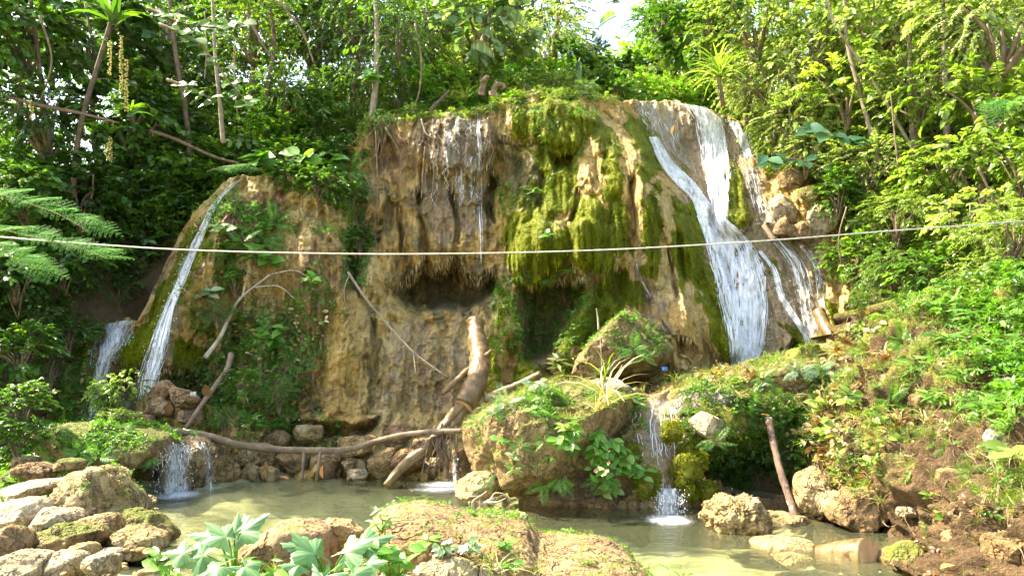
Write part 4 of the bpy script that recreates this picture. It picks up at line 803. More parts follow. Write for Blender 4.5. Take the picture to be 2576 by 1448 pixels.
foam_patch(445, 1246, 75, 'white foam under the small cascade', 1); foam_patch(1682, 1308, 75, 'white splash under the lower chute', 2); foam_patch(1120, 1226, 95, 'white ripples beside the roots', 3)
# ------------------------------------------------------------------ plant library
def T_(rows):  # leaf template: rows of (y, half width, z) -> verts/tris with a folded midrib
    v, f = [], []
    for y, w, z in rows:
        v += [(-w, y, z + .25 * w), (0, y, z), (w, y, z + .25 * w)]
    for i in range(len(rows) - 1):
        a = i * 3
        for j in (0, 1): f += [(a + j, a + j + 1, a + j + 4), (a + j, a + j + 4, a + j + 3)]
    return np.array(v, float), np.array(f)
LEAF = {'small': (np.array([(0, 0, 0), (-.30, .45, .07), (0, .5, 0), (.30, .45, .07), (0, 1, -.10)], float), np.array([(0, 2, 1), (0, 3, 2), (1, 2, 4), (2, 3, 4)])),
        'narrow': (np.array([(0, 0, 0), (-.11, .4, .03), (0, .5, 0), (.11, .4, .03), (0, 1, -.16)], float), np.array([(0, 2, 1), (0, 3, 2), (1, 2, 4), (2, 3, 4)])),
        'ovate': T_([(0, .02, 0), (.18, .20, 0), (.45, .29, -.01), (.72, .20, -.05), (1, .005, -.14)]),
        'heart': T_([(-.10, .12, .02), (.06, .34, 0), (.30, .40, -.01), (.60, .27, -.05), (.82, .12, -.10), (1, .004, -.16)]),
        'round': T_([(0, .03, 0), (.15, .26, 0), (.45, .40, .01), (.78, .30, -.02), (1, .05, -.06)]),
        'lance': T_([(0, .015, 0), (.25, .09, 0), (.55, .10, -.03), (.8, .06, -.10), (1, .003, -.2)]),
        'strap': T_([(0, .035, 0), (.3, .04, .05), (.6, .033, .0), (.82, .022, -.14), (1, .003, -.36)])}
def leaves(g, pos, dirs, nrm, L, W, kind='small', lv=None):
    """append many leaves at once"""
    tv, tf = LEAF[kind]; n = len(pos); k = len(tv)
    dirs = dirs / (np.linalg.norm(dirs, axis=1)[:, None] + 1e-9); side = np.cross(dirs, nrm); side /= np.linalg.norm(side, axis=1)[:, None] + 1e-9
    nn = np.cross(side, dirs); L = np.broadcast_to(L, n)[:, None, None]; W = np.broadcast_to(W, n)[:, None, None]
    v = pos[:, None] + tv[None, :, :1] * L * W * side[:, None] + tv[None, :, 1:2] * L * dirs[:, None] + tv[None, :, 2:] * L * nn[:, None]
    f = tf[None] + (np.arange(n) * k)[:, None, None]
    lv = RNG.random(n) if lv is None else lv
    g.add(v.reshape(-1, 3), f.reshape(-1, 3), np.repeat(lv, k)); return g
def unit(rs, n):
    v = rs.normal(size=(n, 3)); return v / np.linalg.norm(v, axis=1)[:, None]
def twig_leaves(g, rs, p0, d0, length, n, L, W, kind, droop=.3, flat=.75, lvc=.5, lvs=.22, wood=None, whorl=False):
    """n leaves set alternately along one drooping twig"""
    s = np.linspace(.12, 1, n); bend = np.array([0, 0, -droop])
    pts = p0 + d0 * (s * length)[:, None] + bend * (s ** 2 * length)[:, None]
    tan = d0 + 2 * bend * s[:, None]; tan /= np.linalg.norm(tan, axis=1)[:, None]
    sd = np.cross(tan, np.array([0, 0, 1.0])); sd /= np.linalg.norm(sd, axis=1)[:, None] + 1e-6
    sgn = np.where(np.arange(n) % 2, 1, -1)[:, None]; ang = rs.uniform(.5, 1.2, n)[:, None]
    dr = tan * np.cos(ang) + sd * sgn * np.sin(ang) + np.array([0, 0, -.25]) + rs.normal(0, .22, (n, 3))
    nr = np.array([0, 0, 1.0]) * flat + rs.normal(0, .33, (n, 3))
    leaves(g, pts, dr, nr, L * rs.uniform(.65, 1.2, n), W, kind, np.clip(lvc + rs.normal(0, lvs, n), .02, .99))
    if wood is not None:
        a = smooth_path([p0, p0 + d0 * length * .5 + bend * length * .25, p0 + d0 * length + bend * length], 4)
        wood.add(*tube(a, [.010, .007, .004, .002], 3, 4, cap=False))
def crown_mesh(name, seed, mat, twigs=230, per=20, L=.085, W=1.0, kind='small', tl=.34, droop=.35, shape=(1, 1, .9), hollow=.35, limbs=9, wood='bark'):
    """a crown of radius about 1 m: limbs, twigs and leaves in uneven clumps; returns (limb mesh, leaf mesh)"""
    rs = np.random.default_rng(seed); g = Geo(); w = Geo(); base = np.array([0, 0, -.75])
    ends = unit(rs, limbs) * rs.uniform(.35, .85, limbs)[:, None] * np.array(shape); ends[:, 2] = ends[:, 2] * .8 + .1
    for e in ends: w.add(*tube([base, base * .4 + e * .45 + rs.normal(0, .06, 3), e], [.05, .03, .012], 5, 8, .2, seed))
    clump = rs.uniform(.25, .75, limbs)
    for i in range(twigs):
        k = rs.integers(limbs); dr = unit(rs, 1)[0]
        p = ends[k] + dr * np.array(shape) * .42 * rs.uniform(hollow, 1) ** .6
        out = p / (np.linalg.norm(p) + 1e-6) * .8 + dr * .7 + np.array([0, 0, .15]); out /= np.linalg.norm(out)
        twig_leaves(g, rs, p, out, tl * rs.uniform(.6, 1.3), per, L, W, kind, droop, lvc=float(np.clip(clump[k] + rs.normal(0, .14), .1, .9)), wood=w)
    return w.mesh(name + ' limbs', (M[wood],)), g.mesh(name + ' leaves', (M[mat],))
CROWN = {}
for nm, args in {'dark_small': (1, 'leaf_dark', 260, 22, .075), 'mid_small': (3, 'leaf_mid', 270, 24, .065), 'lime_small': (5, 'leaf_lime', 270, 24, .075), 'lime_fine': (6, 'leaf_lime', 330, 26, .052)}.items():
    CROWN[nm] = crown_mesh(nm, *args)
CROWN['dark_big'] = crown_mesh('dark_big', 8, 'leaf_dark', 150, 12, .16, 1.1, 'ovate', .36)
CROWN['mid_big'] = crown_mesh('mid_big', 9, 'leaf_mid', 150, 12, .15, 1.1, 'ovate', .36)
CROWN['lime_big'] = crown_mesh('lime_big', 10, 'leaf_lime', 150, 12, .14, 1.0, 'ovate', .34)
CROWN['silver_round'] = crown_mesh('silver_round', 12, 'leaf_silver', 95, 9, .22, 1.0, 'round', .34)
CROWN['mid_narrow'] = crown_mesh('mid_narrow', 13, 'leaf_mid', 230, 18, .12, 1.1, 'narrow', .34, .5)
CROWN['lime_narrow'] = crown_mesh('lime_narrow', 14, 'leaf_lime', 230, 18, .12, 1.1, 'narrow', .34, .45)
CROWN['sunny_small'] = crown_mesh('sunny_small', 21, 'leaf_sunny', 260, 22, .07)
CROWN['sunny_big'] = crown_mesh('sunny_big', 22, 'leaf_sunny', 140, 12, .15, 1.0, 'ovate', .34)
CROWN['sunny_fine'] = crown_mesh('sunny_fine', 23, 'leaf_sunny', 320, 24, .05, 1.0, 'small', .36, .5)
CROWN['fine_curtain'] = crown_mesh('fine_curtain', 15, 'leaf_mid', 300, 26, .055, 1.0, 'small', .40, .9, (1, 1, 1.2))
def tree(u, v, d, rpx, kind, label, name='broadleaf_tree', cat='tree', base=None, trunk_r=.055, group='forest trees around the falls', rotz=None, bark='bark', sx=1.0, sz=1.0):
    """crown centred on a photo point; the trunk stands on the hillside below it"""
    c = P(u, v, d); r = rpx * d / F; b = base or (c.x + R.uniform(-.3, .3), c.y + R.uniform(0, .4)); bz = float(hill(b[0], b[1])) - .15
    root = empty(name, (b[0], b[1], bz), label, cat, group)
    top = (c.x - b[0], c.y - b[1], max(c.z - bz, .3) - .55 * r)
    g = Geo(); m = tuple(x * .5 for x in top); m = (m[0] + R.uniform(-.12, .12), m[1], m[2])
    g.add(*tube([(0, 0, 0), m, top, (top[0], top[1], top[2] + .5 * r)], [trunk_r * 1.35, trunk_r, trunk_r * .8, trunk_r * .4], 8, 16, .25, int(u)))
    g.build('trunk', M[bark], root)
    lm, cm = CROWN[kind]; rz = R.uniform(0, 6.28) if rotz is None else rotz; loc = (c.x - b[0], c.y - b[1], c.z - bz)
    link('limbs', lm, root, loc, (0, 0, rz), (r * sx, r * sx, r * sz)); link('crown', cm, root, loc, (0, 0, rz), (r * sx, r * sx, r * sz))
    return root
def bush(u, v, d, rpx, kind, label, name='leafy_shrub', cat='shrub', group=None, sz=.85):
    """a shrub: crown on short stems rooted just below"""
    c = P(u, v, d); r = rpx * d / F; root = empty(name, (c.x, c.y, c.z - r * sz * .9), label, cat, group)
    lm, cm = CROWN[kind]; rz = R.uniform(0, 6.28)
    g = Geo()
    for k in range(4):
        a = k * 1.6 + rz; g.add(*tube([(0, .05, -.12), (.18 * r * math.cos(a), .18 * r * math.sin(a), .3 * r), (.4 * r * math.cos(a), .4 * r * math.sin(a), .8 * r)], [.014, .010, .005], 5, 8, .2, k))
    g.build('stems', M['bark'], root)
    link('branches', lm, root, (0, 0, r * sz * .9), (0, 0, rz), (r, r, r * sz)); link('foliage', cm, root, (0, 0, r * sz * .9), (0, 0, rz), (r, r, r * sz))
    return root
def frond_mesh(name, mat, seed, pairs=22, wid=.22, arch=.55, bip=False):
    """a fern frond 1 m long along +y, arching over"""
    rs = np.random.default_rng(seed); g = Geo(); s = np.linspace(0.12, .99, pairs)
    y = s - .12 * arch * s ** 2; z = arch * (s * .55 - .85 * s ** 2); c = np.stack([0 * s, y, z], -1); tan = np.gradient(c, axis=0)
    w = wid * np.sin(np.pi * np.clip(s, 0, 1) ** .75 * .93 + .12)
    for sg in (-1, 1):
        dr = np.array([sg, 0, 0]) + tan / np.linalg.norm(tan, axis=1)[:, None] * .38 + np.array([0, 0, -.16]) + rs.normal(0, .05, (pairs, 3))
        if not bip: leaves(g, c, dr, np.array([0, 0, 1.0]) + rs.normal(0, .12, (pairs, 3)), w, .85, 'narrow', np.clip(.5 + rs.normal(0, .12, pairs), 0, 1))
        else:
            for k in range(0, pairs):
                q = np.linspace(.1, .97, 9); d0 = dr[k] / np.linalg.norm(dr[k]); pp = c[k] + d0 * (q * w[k])[:, None]
                for s2 in (-1, 1):
                    d2 = np.cross(d0, [0, 0, 1.0]) * s2 + d0 * .5; lw = .20 * w[k] * (1 - .6 * q) + .012
                    leaves(g, pp, np.broadcast_to(d2, (9, 3)) + rs.normal(0, .08, (9, 3)), np.array([0, 0, 1.0]) + rs.normal(0, .12, (9, 3)), lw, 1.3, 'narrow', np.clip(.5 + rs.normal(0, .15, 9), 0, 1))
    g.add(*tube([(0, 0, 0)] + [tuple(p) for p in c[::max(1, pairs // 6)]], .006, 3, 10, cap=False), .3)
    return g.mesh(name, (M[mat],))
FROND = {k: [frond_mesh('frond ' + k, m, 30 + i, p, w, a, b) for i, a in enumerate((.30, .5, .15))] for k, (m, p, w, b) in
         {'fern': ('leaf_fresh', 15, .27, False), 'dark_fern': ('leaf_mid', 15, .28, False), 'lacy': ('leaf_fresh', 16, .34, True), 'pale_fern': ('leaf_silver', 14, .28, False), 'mimosa': ('leaf_mimosa', 9, .34, True)}.items()}
def aimn(direction, normal, roll=0.0):
    """+y along a direction, +z as near the normal as it goes"""
    n = Vector(normal).normalized(); y = Vector(direction).normalized(); y = (y - n * y.dot(n) * .75).normalized(); x = y.cross(n).normalized(); z = x.cross(y)
    return (Matrix((x, y, z)).transposed() @ Matrix.Rotation(roll, 3, 'Y')).to_euler()
def aim(direction, roll=0.0):
    """rotation taking +y to a direction with +z as far up as it goes"""
    y = Vector(direction).normalized(); x = y.cross(Vector((0, 0, 1)));
    if x.length < 1e-3: x = Vector((1, 0, 0))
    x.normalize(); z = x.cross(y); m = Matrix((x, y, z)).transposed()
    return (m @ Matrix.Rotation(roll, 3, 'Y')).to_euler()
def fern(u, v, d, size, label, n=8, kind='fern', spread=2.6, up=.35, group='ferns on the wet rocks', name='fern', tilt=0.0, loc=None, nrm=None):
    """fronds fanning from one root towards the open side; size is the frond length in photo units"""
    p = loc or P(u, v, d); L = 1.35 * size * d / F; root = empty(name, p, label, 'fern', group)
    for i in range(n):
        a = (i / max(1, n - 1) - .5) * spread * 1.35 + R.uniform(-.22, .22) + tilt + (math.pi if 'hang' in label else 0)
        dr = (math.sin(a), -.6, .9 * math.cos(a) + up - .35)
        link('frond', R.choice(FROND[kind]), root, (0, 0, 0), aimn(dr, nrm or (.35 * math.sin(a) + R.uniform(-.2, .2), -.62, .72), R.uniform(-.35, .35)), L * R.uniform(.75, 1.15))
    return root
LEAFMESH = {}
def leaf_one(kind, mat):
    if (kind, mat) not in LEAFMESH:
        out = []
        for lv in (.35, .55, .8):
            g = Geo(); leaves(g, np.zeros((1, 3)), np.array([[0, 1.0, 0]]), np.array([[0, 0, 1.0]]), 1.0, 1.0, kind, np.array([lv])); out.append(g.mesh('leaf blade ' + kind, (M[mat],)))
        LEAFMESH[(kind, mat)] = out
    return LEAFMESH[(kind, mat)]
def herb(u, v, d, size, label, n=9, kind='ovate', mat='leaf_fresh', leafpx=26, name='broadleaf_herb', cat='plant', group='broadleaf herbs on the banks', spread=2.6, lean=(0, -.5, .8), stems=2, vine=False):
    """a small plant with separately set leaves on thin stems; size: height in photo units"""
    p = P(u, v, d); k = d / F; H = size * k; L = leafpx * k; root = empty(name, p, label, cat, group); g = Geo()
    per = max(2, n // stems)
    for s in range(stems):
        a = (s / max(1, stems - 1) - .5) * spread * .5 if stems > 1 else 0
        top = Vector((lean[0] + math.sin(a) * .7, lean[1], lean[2] + R.uniform(-.1, .15))).normalized() * H * R.uniform(.75, 1.05)
        pts = [(0, 0, 0), tuple(top * .5 + Vector((R.uniform(-.1, .1) * H, 0, .08 * H))), tuple(top)]
        g.add(*tube(pts, [.0045 + .004 * H, .004, .0025], 5, 8)); path = smooth_path(pts, per + 1)
        for i in range(per):
            q = path[i + 1]; b = i * 2.4 + s; up = .15 if not vine else -.5
            dr = (math.cos(b), math.sin(b) * .7 - .35, up + R.uniform(-.3, .3) + (.4 if i == per - 1 else 0))
            link('leaf', R.choice(leaf_one(kind, mat)), root, tuple(q), aimn(dr, (R.uniform(-.45, .45), -.55, .75), R.uniform(-.4, .4)), L * R.uniform(.65, 1.15))
    g.build('stems', M['grass'], root); return root
def blades(u, v, d, size, label, n=14, mat='grass', name='grass_tuft', cat='grass tuft', w=.5, group='grass tufts on the banks', droop=1.0, lean=0.0):
    p = P(u, v, d); L = size * d / F; root = empty(name, p, label, cat, group); g = Geo(); rs = np.random.default_rng(int(u * 3 + v))
    a = rs.uniform(0, 6.28, n); el = rs.uniform(.35, 1.4, n) * (1.2 - .4 * droop)
    dr = np.stack([np.cos(a) * np.cos(el) + lean, np.sin(a) * np.cos(el) * .8 - .15, np.sin(el)], -1)
    leaves(g, rs.normal(0, .015, (n, 3)), dr, np.array([0, 0, 1.0]) + rs.normal(0, .25, (n, 3)), L * rs.uniform(.55, 1.1, n), w, 'strap', rs.random(n))
    g.build('blades', M[mat], root); return root
# sprigs for the uncountable undergrowth
SRC = bpy.data.collections.new('sprig sources')          # not linked to the scene
def sprig(name, kind, mat, n, L, W, seed, droop=.35, arms=3):
    rs = np.random.default_rng(seed); g = Geo()
    for a in range(arms):
        b = a * 6.28 / arms + rs.uniform(-.4, .4); d0 = np.array([math.cos(b) * .8, math.sin(b) * .8, .55 + rs.uniform(-.2, .3)])
        twig_leaves(g, rs, np.zeros(3), d0 / np.linalg.norm(d0), rs.uniform(.8, 1.1), n, L, W, kind, droop, lvc=rs.uniform(.35, .65), wood=None)
    return bpy.data.objects.new(name, g.mesh(name, (M[mat],)))
SPR = {}
for m, ms in (('sunny', 'leaf_sunny'), ('dark', 'leaf_dark'), ('mid', 'leaf_mid'), ('lime', 'leaf_lime'), ('fresh', 'leaf_fresh')):
    SPR[m] = [sprig(f'{m} ovate sprig', 'ovate', ms, 7, .36, 1.05, 1), sprig(f'{m} small sprig', 'small', ms, 13, .21, 1.0, 2), sprig(f'{m} narrow sprig', 'narrow', ms, 11, .42, 1.15, 3, .5), sprig(f'{m} fine sprig', 'small', ms, 18, .14, 1.0, 4, .3, 4)]
def grass_src(name, mat, n, seed, w=.55):
    rs = np.random.default_rng(seed); g = Geo(); a = rs.uniform(0, 6.28, n); el = rs.uniform(.5, 1.45, n)
    leaves(g, rs.normal(0, .05, (n, 3)), np.stack([np.cos(a) * np.cos(el), np.sin(a) * np.cos(el), np.sin(el)], -1), np.array([0, 0, 1.0]) + rs.normal(0, .3, (n, 3)), rs.uniform(.5, 1.1, n), w, 'strap', rs.random(n))
    return bpy.data.objects.new(name, g.mesh(name, (M[mat],)))
SPR['grass'] = [grass_src('grass sprig', 'grass', 12, 1), grass_src('dense grass sprig', 'grass', 18, 2, .4), grass_src('straw sprig', 'straw', 9, 3, .35)]
def litter_src(name, mat, seed):
    rs = np.random.default_rng(seed); g = Geo(); n = 5
    leaves(g, rs.normal(0, .5, (n, 3)) * np.array([1, 1, .1]), rs.normal(size=(n, 3)) * np.array([1, 1, .2]), np.array([0, 0, 1.0]) + rs.normal(0, .4, (n, 3)), rs.uniform(.5, 1, n), 1.0, 'ovate', rs.random(n))
    return bpy.data.objects.new(name, g.mesh(name, (M[mat],)))
SPR['litter'] = [litter_src('dead leaf sprig', 'litter', 1), litter_src('dead leaf sprig two', 'straw', 2)]
_cols = {}
def scatter(name, pts, kinds, scale, label, cat, rot=None, tilt=.35, seed=0, smin=.6):
    """an uncountable mass of sprigs: one points object with a geometry-nodes instancer"""
    key = '+'.join(kinds)
    if key not in _cols:
        c = bpy.data.collections.new('sprigs ' + key)
        for k in kinds:
            for o in SPR[k]: c.objects.link(o)
        _cols[key] = c
    rs = np.random.default_rng(seed); n = len(pts); nsrc = sum(len(SPR[k]) for k in kinds)
    me = bpy.data.meshes.new(name); me.vertices.add(n); me.vertices.foreach_set('co', np.ascontiguousarray(pts, np.float32).ravel())
    e = np.stack([rs.normal(0, tilt, n), rs.normal(0, tilt, n), rs.uniform(0, 6.28, n)], -1) if rot is None else rot
    for nm, ty, val, fld in (('rot', 'FLOAT_VECTOR', e, 'vector'), ('scl', 'FLOAT', scale * rs.uniform(smin, 1.25, n), 'value'), ('idx', 'INT', rs.integers(0, nsrc, n), 'value')):
        a = me.attributes.new(nm, ty, 'POINT'); a.data.foreach_set(fld, np.ascontiguousarray(val, np.int32 if ty == 'INT' else np.float32).ravel())
    o = tag(link(name, me), label, cat, kind='stuff')
    ng = bpy.data.node_groups.new(name + ' scatter', 'GeometryNodeTree')
    ng.interface.new_socket('Geometry', in_out='INPUT', socket_type='NodeSocketGeometry'); ng.interface.new_socket('Geometry', in_out='OUTPUT', socket_type='NodeSocketGeometry')
    N = ng.nodes.new; gi, go, ip, ci = N('NodeGroupInput'), N('NodeGroupOutput'), N('GeometryNodeInstanceOnPoints'), N('GeometryNodeCollectionInfo')
    ci.inputs[0].default_value = _cols[key]; ci.inputs[1].default_value = True; ci.inputs[2].default_value = True
    def at(nm, ty):
        x = N('GeometryNodeInputNamedAttribute'); x.data_type = ty; x.inputs[0].default_value = nm; return x.outputs[0]
    er = N('FunctionNodeEulerToRotation'); Lk = ng.links.new
    Lk(at('rot', 'FLOAT_VECTOR'), er.inputs[0]); Lk(gi.outputs[0], ip.inputs['Points']); Lk(ci.outputs[0], ip.inputs['Instance']); ip.inputs['Pick Instance'].default_value = True
    Lk(at('idx', 'INT'), ip.inputs['Instance Index']); Lk(er.outputs[0], ip.inputs['Rotation']); Lk(at('scl', 'FLOAT'), ip.inputs['Scale']); Lk(ip.outputs[0], go.inputs[0])
    md = o.modifiers.new('scatter', 'NODES'); md.node_group = ng
    return o
# ------------------------------------------------------------------ forest
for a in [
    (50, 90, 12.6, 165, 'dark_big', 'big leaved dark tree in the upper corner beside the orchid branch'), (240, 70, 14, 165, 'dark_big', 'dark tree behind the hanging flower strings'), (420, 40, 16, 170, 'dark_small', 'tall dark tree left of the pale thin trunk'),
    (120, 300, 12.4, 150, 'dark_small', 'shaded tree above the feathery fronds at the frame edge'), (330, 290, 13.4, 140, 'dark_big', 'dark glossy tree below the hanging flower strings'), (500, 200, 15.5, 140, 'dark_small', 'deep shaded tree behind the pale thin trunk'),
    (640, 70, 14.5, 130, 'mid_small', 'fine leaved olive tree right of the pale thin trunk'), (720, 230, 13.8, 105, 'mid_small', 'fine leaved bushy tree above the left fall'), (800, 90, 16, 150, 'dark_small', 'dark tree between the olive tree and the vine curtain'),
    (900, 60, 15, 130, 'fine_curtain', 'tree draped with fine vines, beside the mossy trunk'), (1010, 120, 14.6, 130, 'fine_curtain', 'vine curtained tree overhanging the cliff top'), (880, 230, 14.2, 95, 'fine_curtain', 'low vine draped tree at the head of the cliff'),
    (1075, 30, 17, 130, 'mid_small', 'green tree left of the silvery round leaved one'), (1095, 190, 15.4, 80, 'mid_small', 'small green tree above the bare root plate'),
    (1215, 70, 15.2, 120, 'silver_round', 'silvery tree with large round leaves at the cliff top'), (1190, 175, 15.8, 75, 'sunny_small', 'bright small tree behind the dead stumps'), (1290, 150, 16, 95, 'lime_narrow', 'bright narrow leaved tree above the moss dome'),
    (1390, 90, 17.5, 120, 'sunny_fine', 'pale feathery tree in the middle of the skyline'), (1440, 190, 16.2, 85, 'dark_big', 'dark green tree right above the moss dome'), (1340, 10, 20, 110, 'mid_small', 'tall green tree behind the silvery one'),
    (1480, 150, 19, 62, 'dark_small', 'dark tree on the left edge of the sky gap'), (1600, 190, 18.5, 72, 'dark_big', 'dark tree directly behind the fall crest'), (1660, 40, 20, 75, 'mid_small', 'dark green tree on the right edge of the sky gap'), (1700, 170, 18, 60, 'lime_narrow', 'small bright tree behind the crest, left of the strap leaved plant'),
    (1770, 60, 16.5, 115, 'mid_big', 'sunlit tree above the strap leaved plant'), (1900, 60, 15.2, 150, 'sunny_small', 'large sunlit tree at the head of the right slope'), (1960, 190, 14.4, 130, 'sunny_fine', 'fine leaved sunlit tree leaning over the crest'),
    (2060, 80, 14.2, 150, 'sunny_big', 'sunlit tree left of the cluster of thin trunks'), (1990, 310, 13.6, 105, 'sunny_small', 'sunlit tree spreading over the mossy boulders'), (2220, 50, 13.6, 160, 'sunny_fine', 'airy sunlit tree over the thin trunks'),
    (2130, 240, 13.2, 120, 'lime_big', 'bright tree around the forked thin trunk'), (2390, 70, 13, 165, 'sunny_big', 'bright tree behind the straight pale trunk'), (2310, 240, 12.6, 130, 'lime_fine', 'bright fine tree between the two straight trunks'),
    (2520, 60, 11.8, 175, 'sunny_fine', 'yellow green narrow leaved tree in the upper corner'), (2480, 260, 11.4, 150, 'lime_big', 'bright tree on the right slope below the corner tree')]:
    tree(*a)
GS = 'sunlit shrubs on the right slope'
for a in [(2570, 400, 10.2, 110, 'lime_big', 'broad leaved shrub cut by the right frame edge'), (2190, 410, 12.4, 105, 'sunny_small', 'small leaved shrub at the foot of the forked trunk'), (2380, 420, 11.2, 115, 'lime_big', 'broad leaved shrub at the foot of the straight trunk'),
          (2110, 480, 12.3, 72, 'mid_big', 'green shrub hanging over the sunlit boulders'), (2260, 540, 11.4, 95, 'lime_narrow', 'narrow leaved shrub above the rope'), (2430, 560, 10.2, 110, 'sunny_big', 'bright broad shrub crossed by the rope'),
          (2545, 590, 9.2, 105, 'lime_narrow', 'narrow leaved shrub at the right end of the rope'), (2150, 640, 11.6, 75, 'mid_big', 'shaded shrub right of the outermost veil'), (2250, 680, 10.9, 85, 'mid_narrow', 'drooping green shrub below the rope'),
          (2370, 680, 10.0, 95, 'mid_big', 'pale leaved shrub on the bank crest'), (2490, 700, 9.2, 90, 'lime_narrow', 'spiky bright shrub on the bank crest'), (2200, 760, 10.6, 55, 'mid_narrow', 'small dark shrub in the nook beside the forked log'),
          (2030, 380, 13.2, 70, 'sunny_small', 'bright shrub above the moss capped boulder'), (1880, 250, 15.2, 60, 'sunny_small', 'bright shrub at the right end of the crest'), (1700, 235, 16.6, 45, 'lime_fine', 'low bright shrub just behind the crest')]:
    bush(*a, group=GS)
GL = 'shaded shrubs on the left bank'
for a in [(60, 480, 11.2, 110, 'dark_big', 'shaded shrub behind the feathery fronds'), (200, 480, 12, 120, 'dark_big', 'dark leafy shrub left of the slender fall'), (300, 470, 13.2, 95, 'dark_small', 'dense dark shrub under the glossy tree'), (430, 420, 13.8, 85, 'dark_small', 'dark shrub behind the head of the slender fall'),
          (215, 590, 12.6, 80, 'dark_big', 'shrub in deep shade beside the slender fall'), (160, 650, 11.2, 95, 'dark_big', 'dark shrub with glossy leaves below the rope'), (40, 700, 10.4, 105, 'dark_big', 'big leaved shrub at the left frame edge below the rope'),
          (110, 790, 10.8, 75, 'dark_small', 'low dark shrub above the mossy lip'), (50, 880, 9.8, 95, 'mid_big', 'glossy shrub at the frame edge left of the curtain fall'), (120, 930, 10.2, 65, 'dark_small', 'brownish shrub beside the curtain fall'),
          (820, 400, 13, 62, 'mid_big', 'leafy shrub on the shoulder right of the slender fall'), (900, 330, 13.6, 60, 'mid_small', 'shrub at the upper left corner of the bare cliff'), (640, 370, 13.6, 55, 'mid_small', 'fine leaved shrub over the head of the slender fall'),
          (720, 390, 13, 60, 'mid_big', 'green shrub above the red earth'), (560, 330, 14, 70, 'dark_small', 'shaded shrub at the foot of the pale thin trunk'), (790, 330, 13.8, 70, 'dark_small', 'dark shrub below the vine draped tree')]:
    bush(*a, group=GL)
bush(170, 830, 10.9, 60, 'dark_big', 'dark leafy shrub hugging the mossy lip', group=GL); bush(360, 640, 12.6, 55, 'dark_small', 'dark shrub in the gully left of the slender fall', group=GL); bush(420, 520, 13.0, 55, 'dark_big', 'glossy shrub left of the slender fall head', group=GL); bush(300, 730, 12.2, 55, 'dark_small', 'dark shrub above the curtain fall', group=GL)
for a in [(800, 465, 12.3, 62, 'mid_big', 'leafy shrub spilling over the mossy bank top'), (885, 500, 12.5, 48, 'mid_big', 'drooping shrub on the edge of the dark cleft'), (905, 600, 12.3, 38, 'dark_big', 'dark drooping shrub inside the cleft'), (745, 440, 12.6, 50, 'mid_big', 'broad leaved shrub right of the red earth'), (590, 700, 11.5, 42, 'mid_big', 'shrub on the slope right of the slender fall'), (545, 780, 11.2, 38, 'mid_small', 'shrubby herb beside the bleached branch'), (610, 960, 10.7, 45, 'mid_big', 'green shrub under the bleached branch'), (700, 985, 10.8, 45, 'mid_small', 'fine shrub low on the earth slope'), (560, 1045, 10.3, 36, 'mid_narrow', 'narrow leaved shrub just above the bent log'), (870, 380, 13.1, 55, 'dark_big', 'dark shrub over the cliff corner')]:
    bush(*a, group='shrubs on the earthy left part of the cliff', sz=.95)
bush(55, 1020, 8.3, 80, 'mid_big', 'lush green shrub above the near boulders', group=GL); bush(40, 1100, 8.0, 62, 'mid_big', 'low lush shrub right above the brown stones', group=GL)
bush(290, 985, 9.6, 62, 'lime_big', 'sunlit sapling in front of the left falls', group=GL, sz=1.15); bush(300, 1045, 9.2, 45, 'lime_narrow', 'pale fern like shrub on top of the mossy ledge', group=GL, sz=.5)
GT = 'low shrubs along the cliff top'
for a in [(955, 310, 13.2, 42, 'fine_curtain', 'fine vine curtain spilling over the cliff corner'), (1040, 282, 13.4, 34, 'mid_small', 'small shrub spilling over the left of the rim'), (1275, 262, 13.3, 36, 'mid_big', 'leafy shrub spilling over the rim left of the moss dome'), (1420, 240, 13.4, 30, 'mid_small', 'small green shrub on the crown of the moss dome'), (1000, 250, 14.2, 50, 'mid_small', 'leafy shrub hanging from the bare root plate'), (1130, 250, 14.6, 42, 'lime_small', 'bright shrub left of the dead stumps'), (1310, 215, 14.4, 42, 'lime_big', 'bright low shrub on top of the moss dome'), (1390, 200, 14.8, 48, 'lime_small', 'sunlit shrub behind the moss dome'),
          (1470, 225, 14.4, 35, 'lime_narrow', 'small bright shrub on the shoulder of the moss dome'), (1550, 225, 15.4, 38, 'mid_big', 'green shrub left of the fall crest'), (940, 280, 13.9, 42, 'fine_curtain', 'fine hanging shrub at the cliff corner'), (1230, 225, 15, 38, 'lime_big', 'bright shrub right of the dead stumps')]:
    bush(*a, group=GT)
# undergrowth and far canopy: uncountable
def hill_pts(n, x0, x1, dy0, dy1, h, seed, zmin=0.0):
    rs = np.random.default_rng(seed); x = rs.uniform(x0, x1, n); y = np.interp(x, *YF) + dy0 + (dy1 - dy0) * rs.random(n) ** 1.3
    return np.stack([x, y, hill(x, y) + zmin + h * rs.random(n) ** 1.4], -1)
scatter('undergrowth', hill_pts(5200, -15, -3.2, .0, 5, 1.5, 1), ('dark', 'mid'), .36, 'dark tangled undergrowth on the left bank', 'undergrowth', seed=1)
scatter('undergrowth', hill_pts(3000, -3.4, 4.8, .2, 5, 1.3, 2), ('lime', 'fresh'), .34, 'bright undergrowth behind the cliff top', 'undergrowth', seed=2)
scatter('undergrowth', hill_pts(5400, 4.6, 14, .1, 6, 1.6, 3), ('lime', 'sunny'), .36, 'sunlit undergrowth on the right slope', 'undergrowth', seed=3)
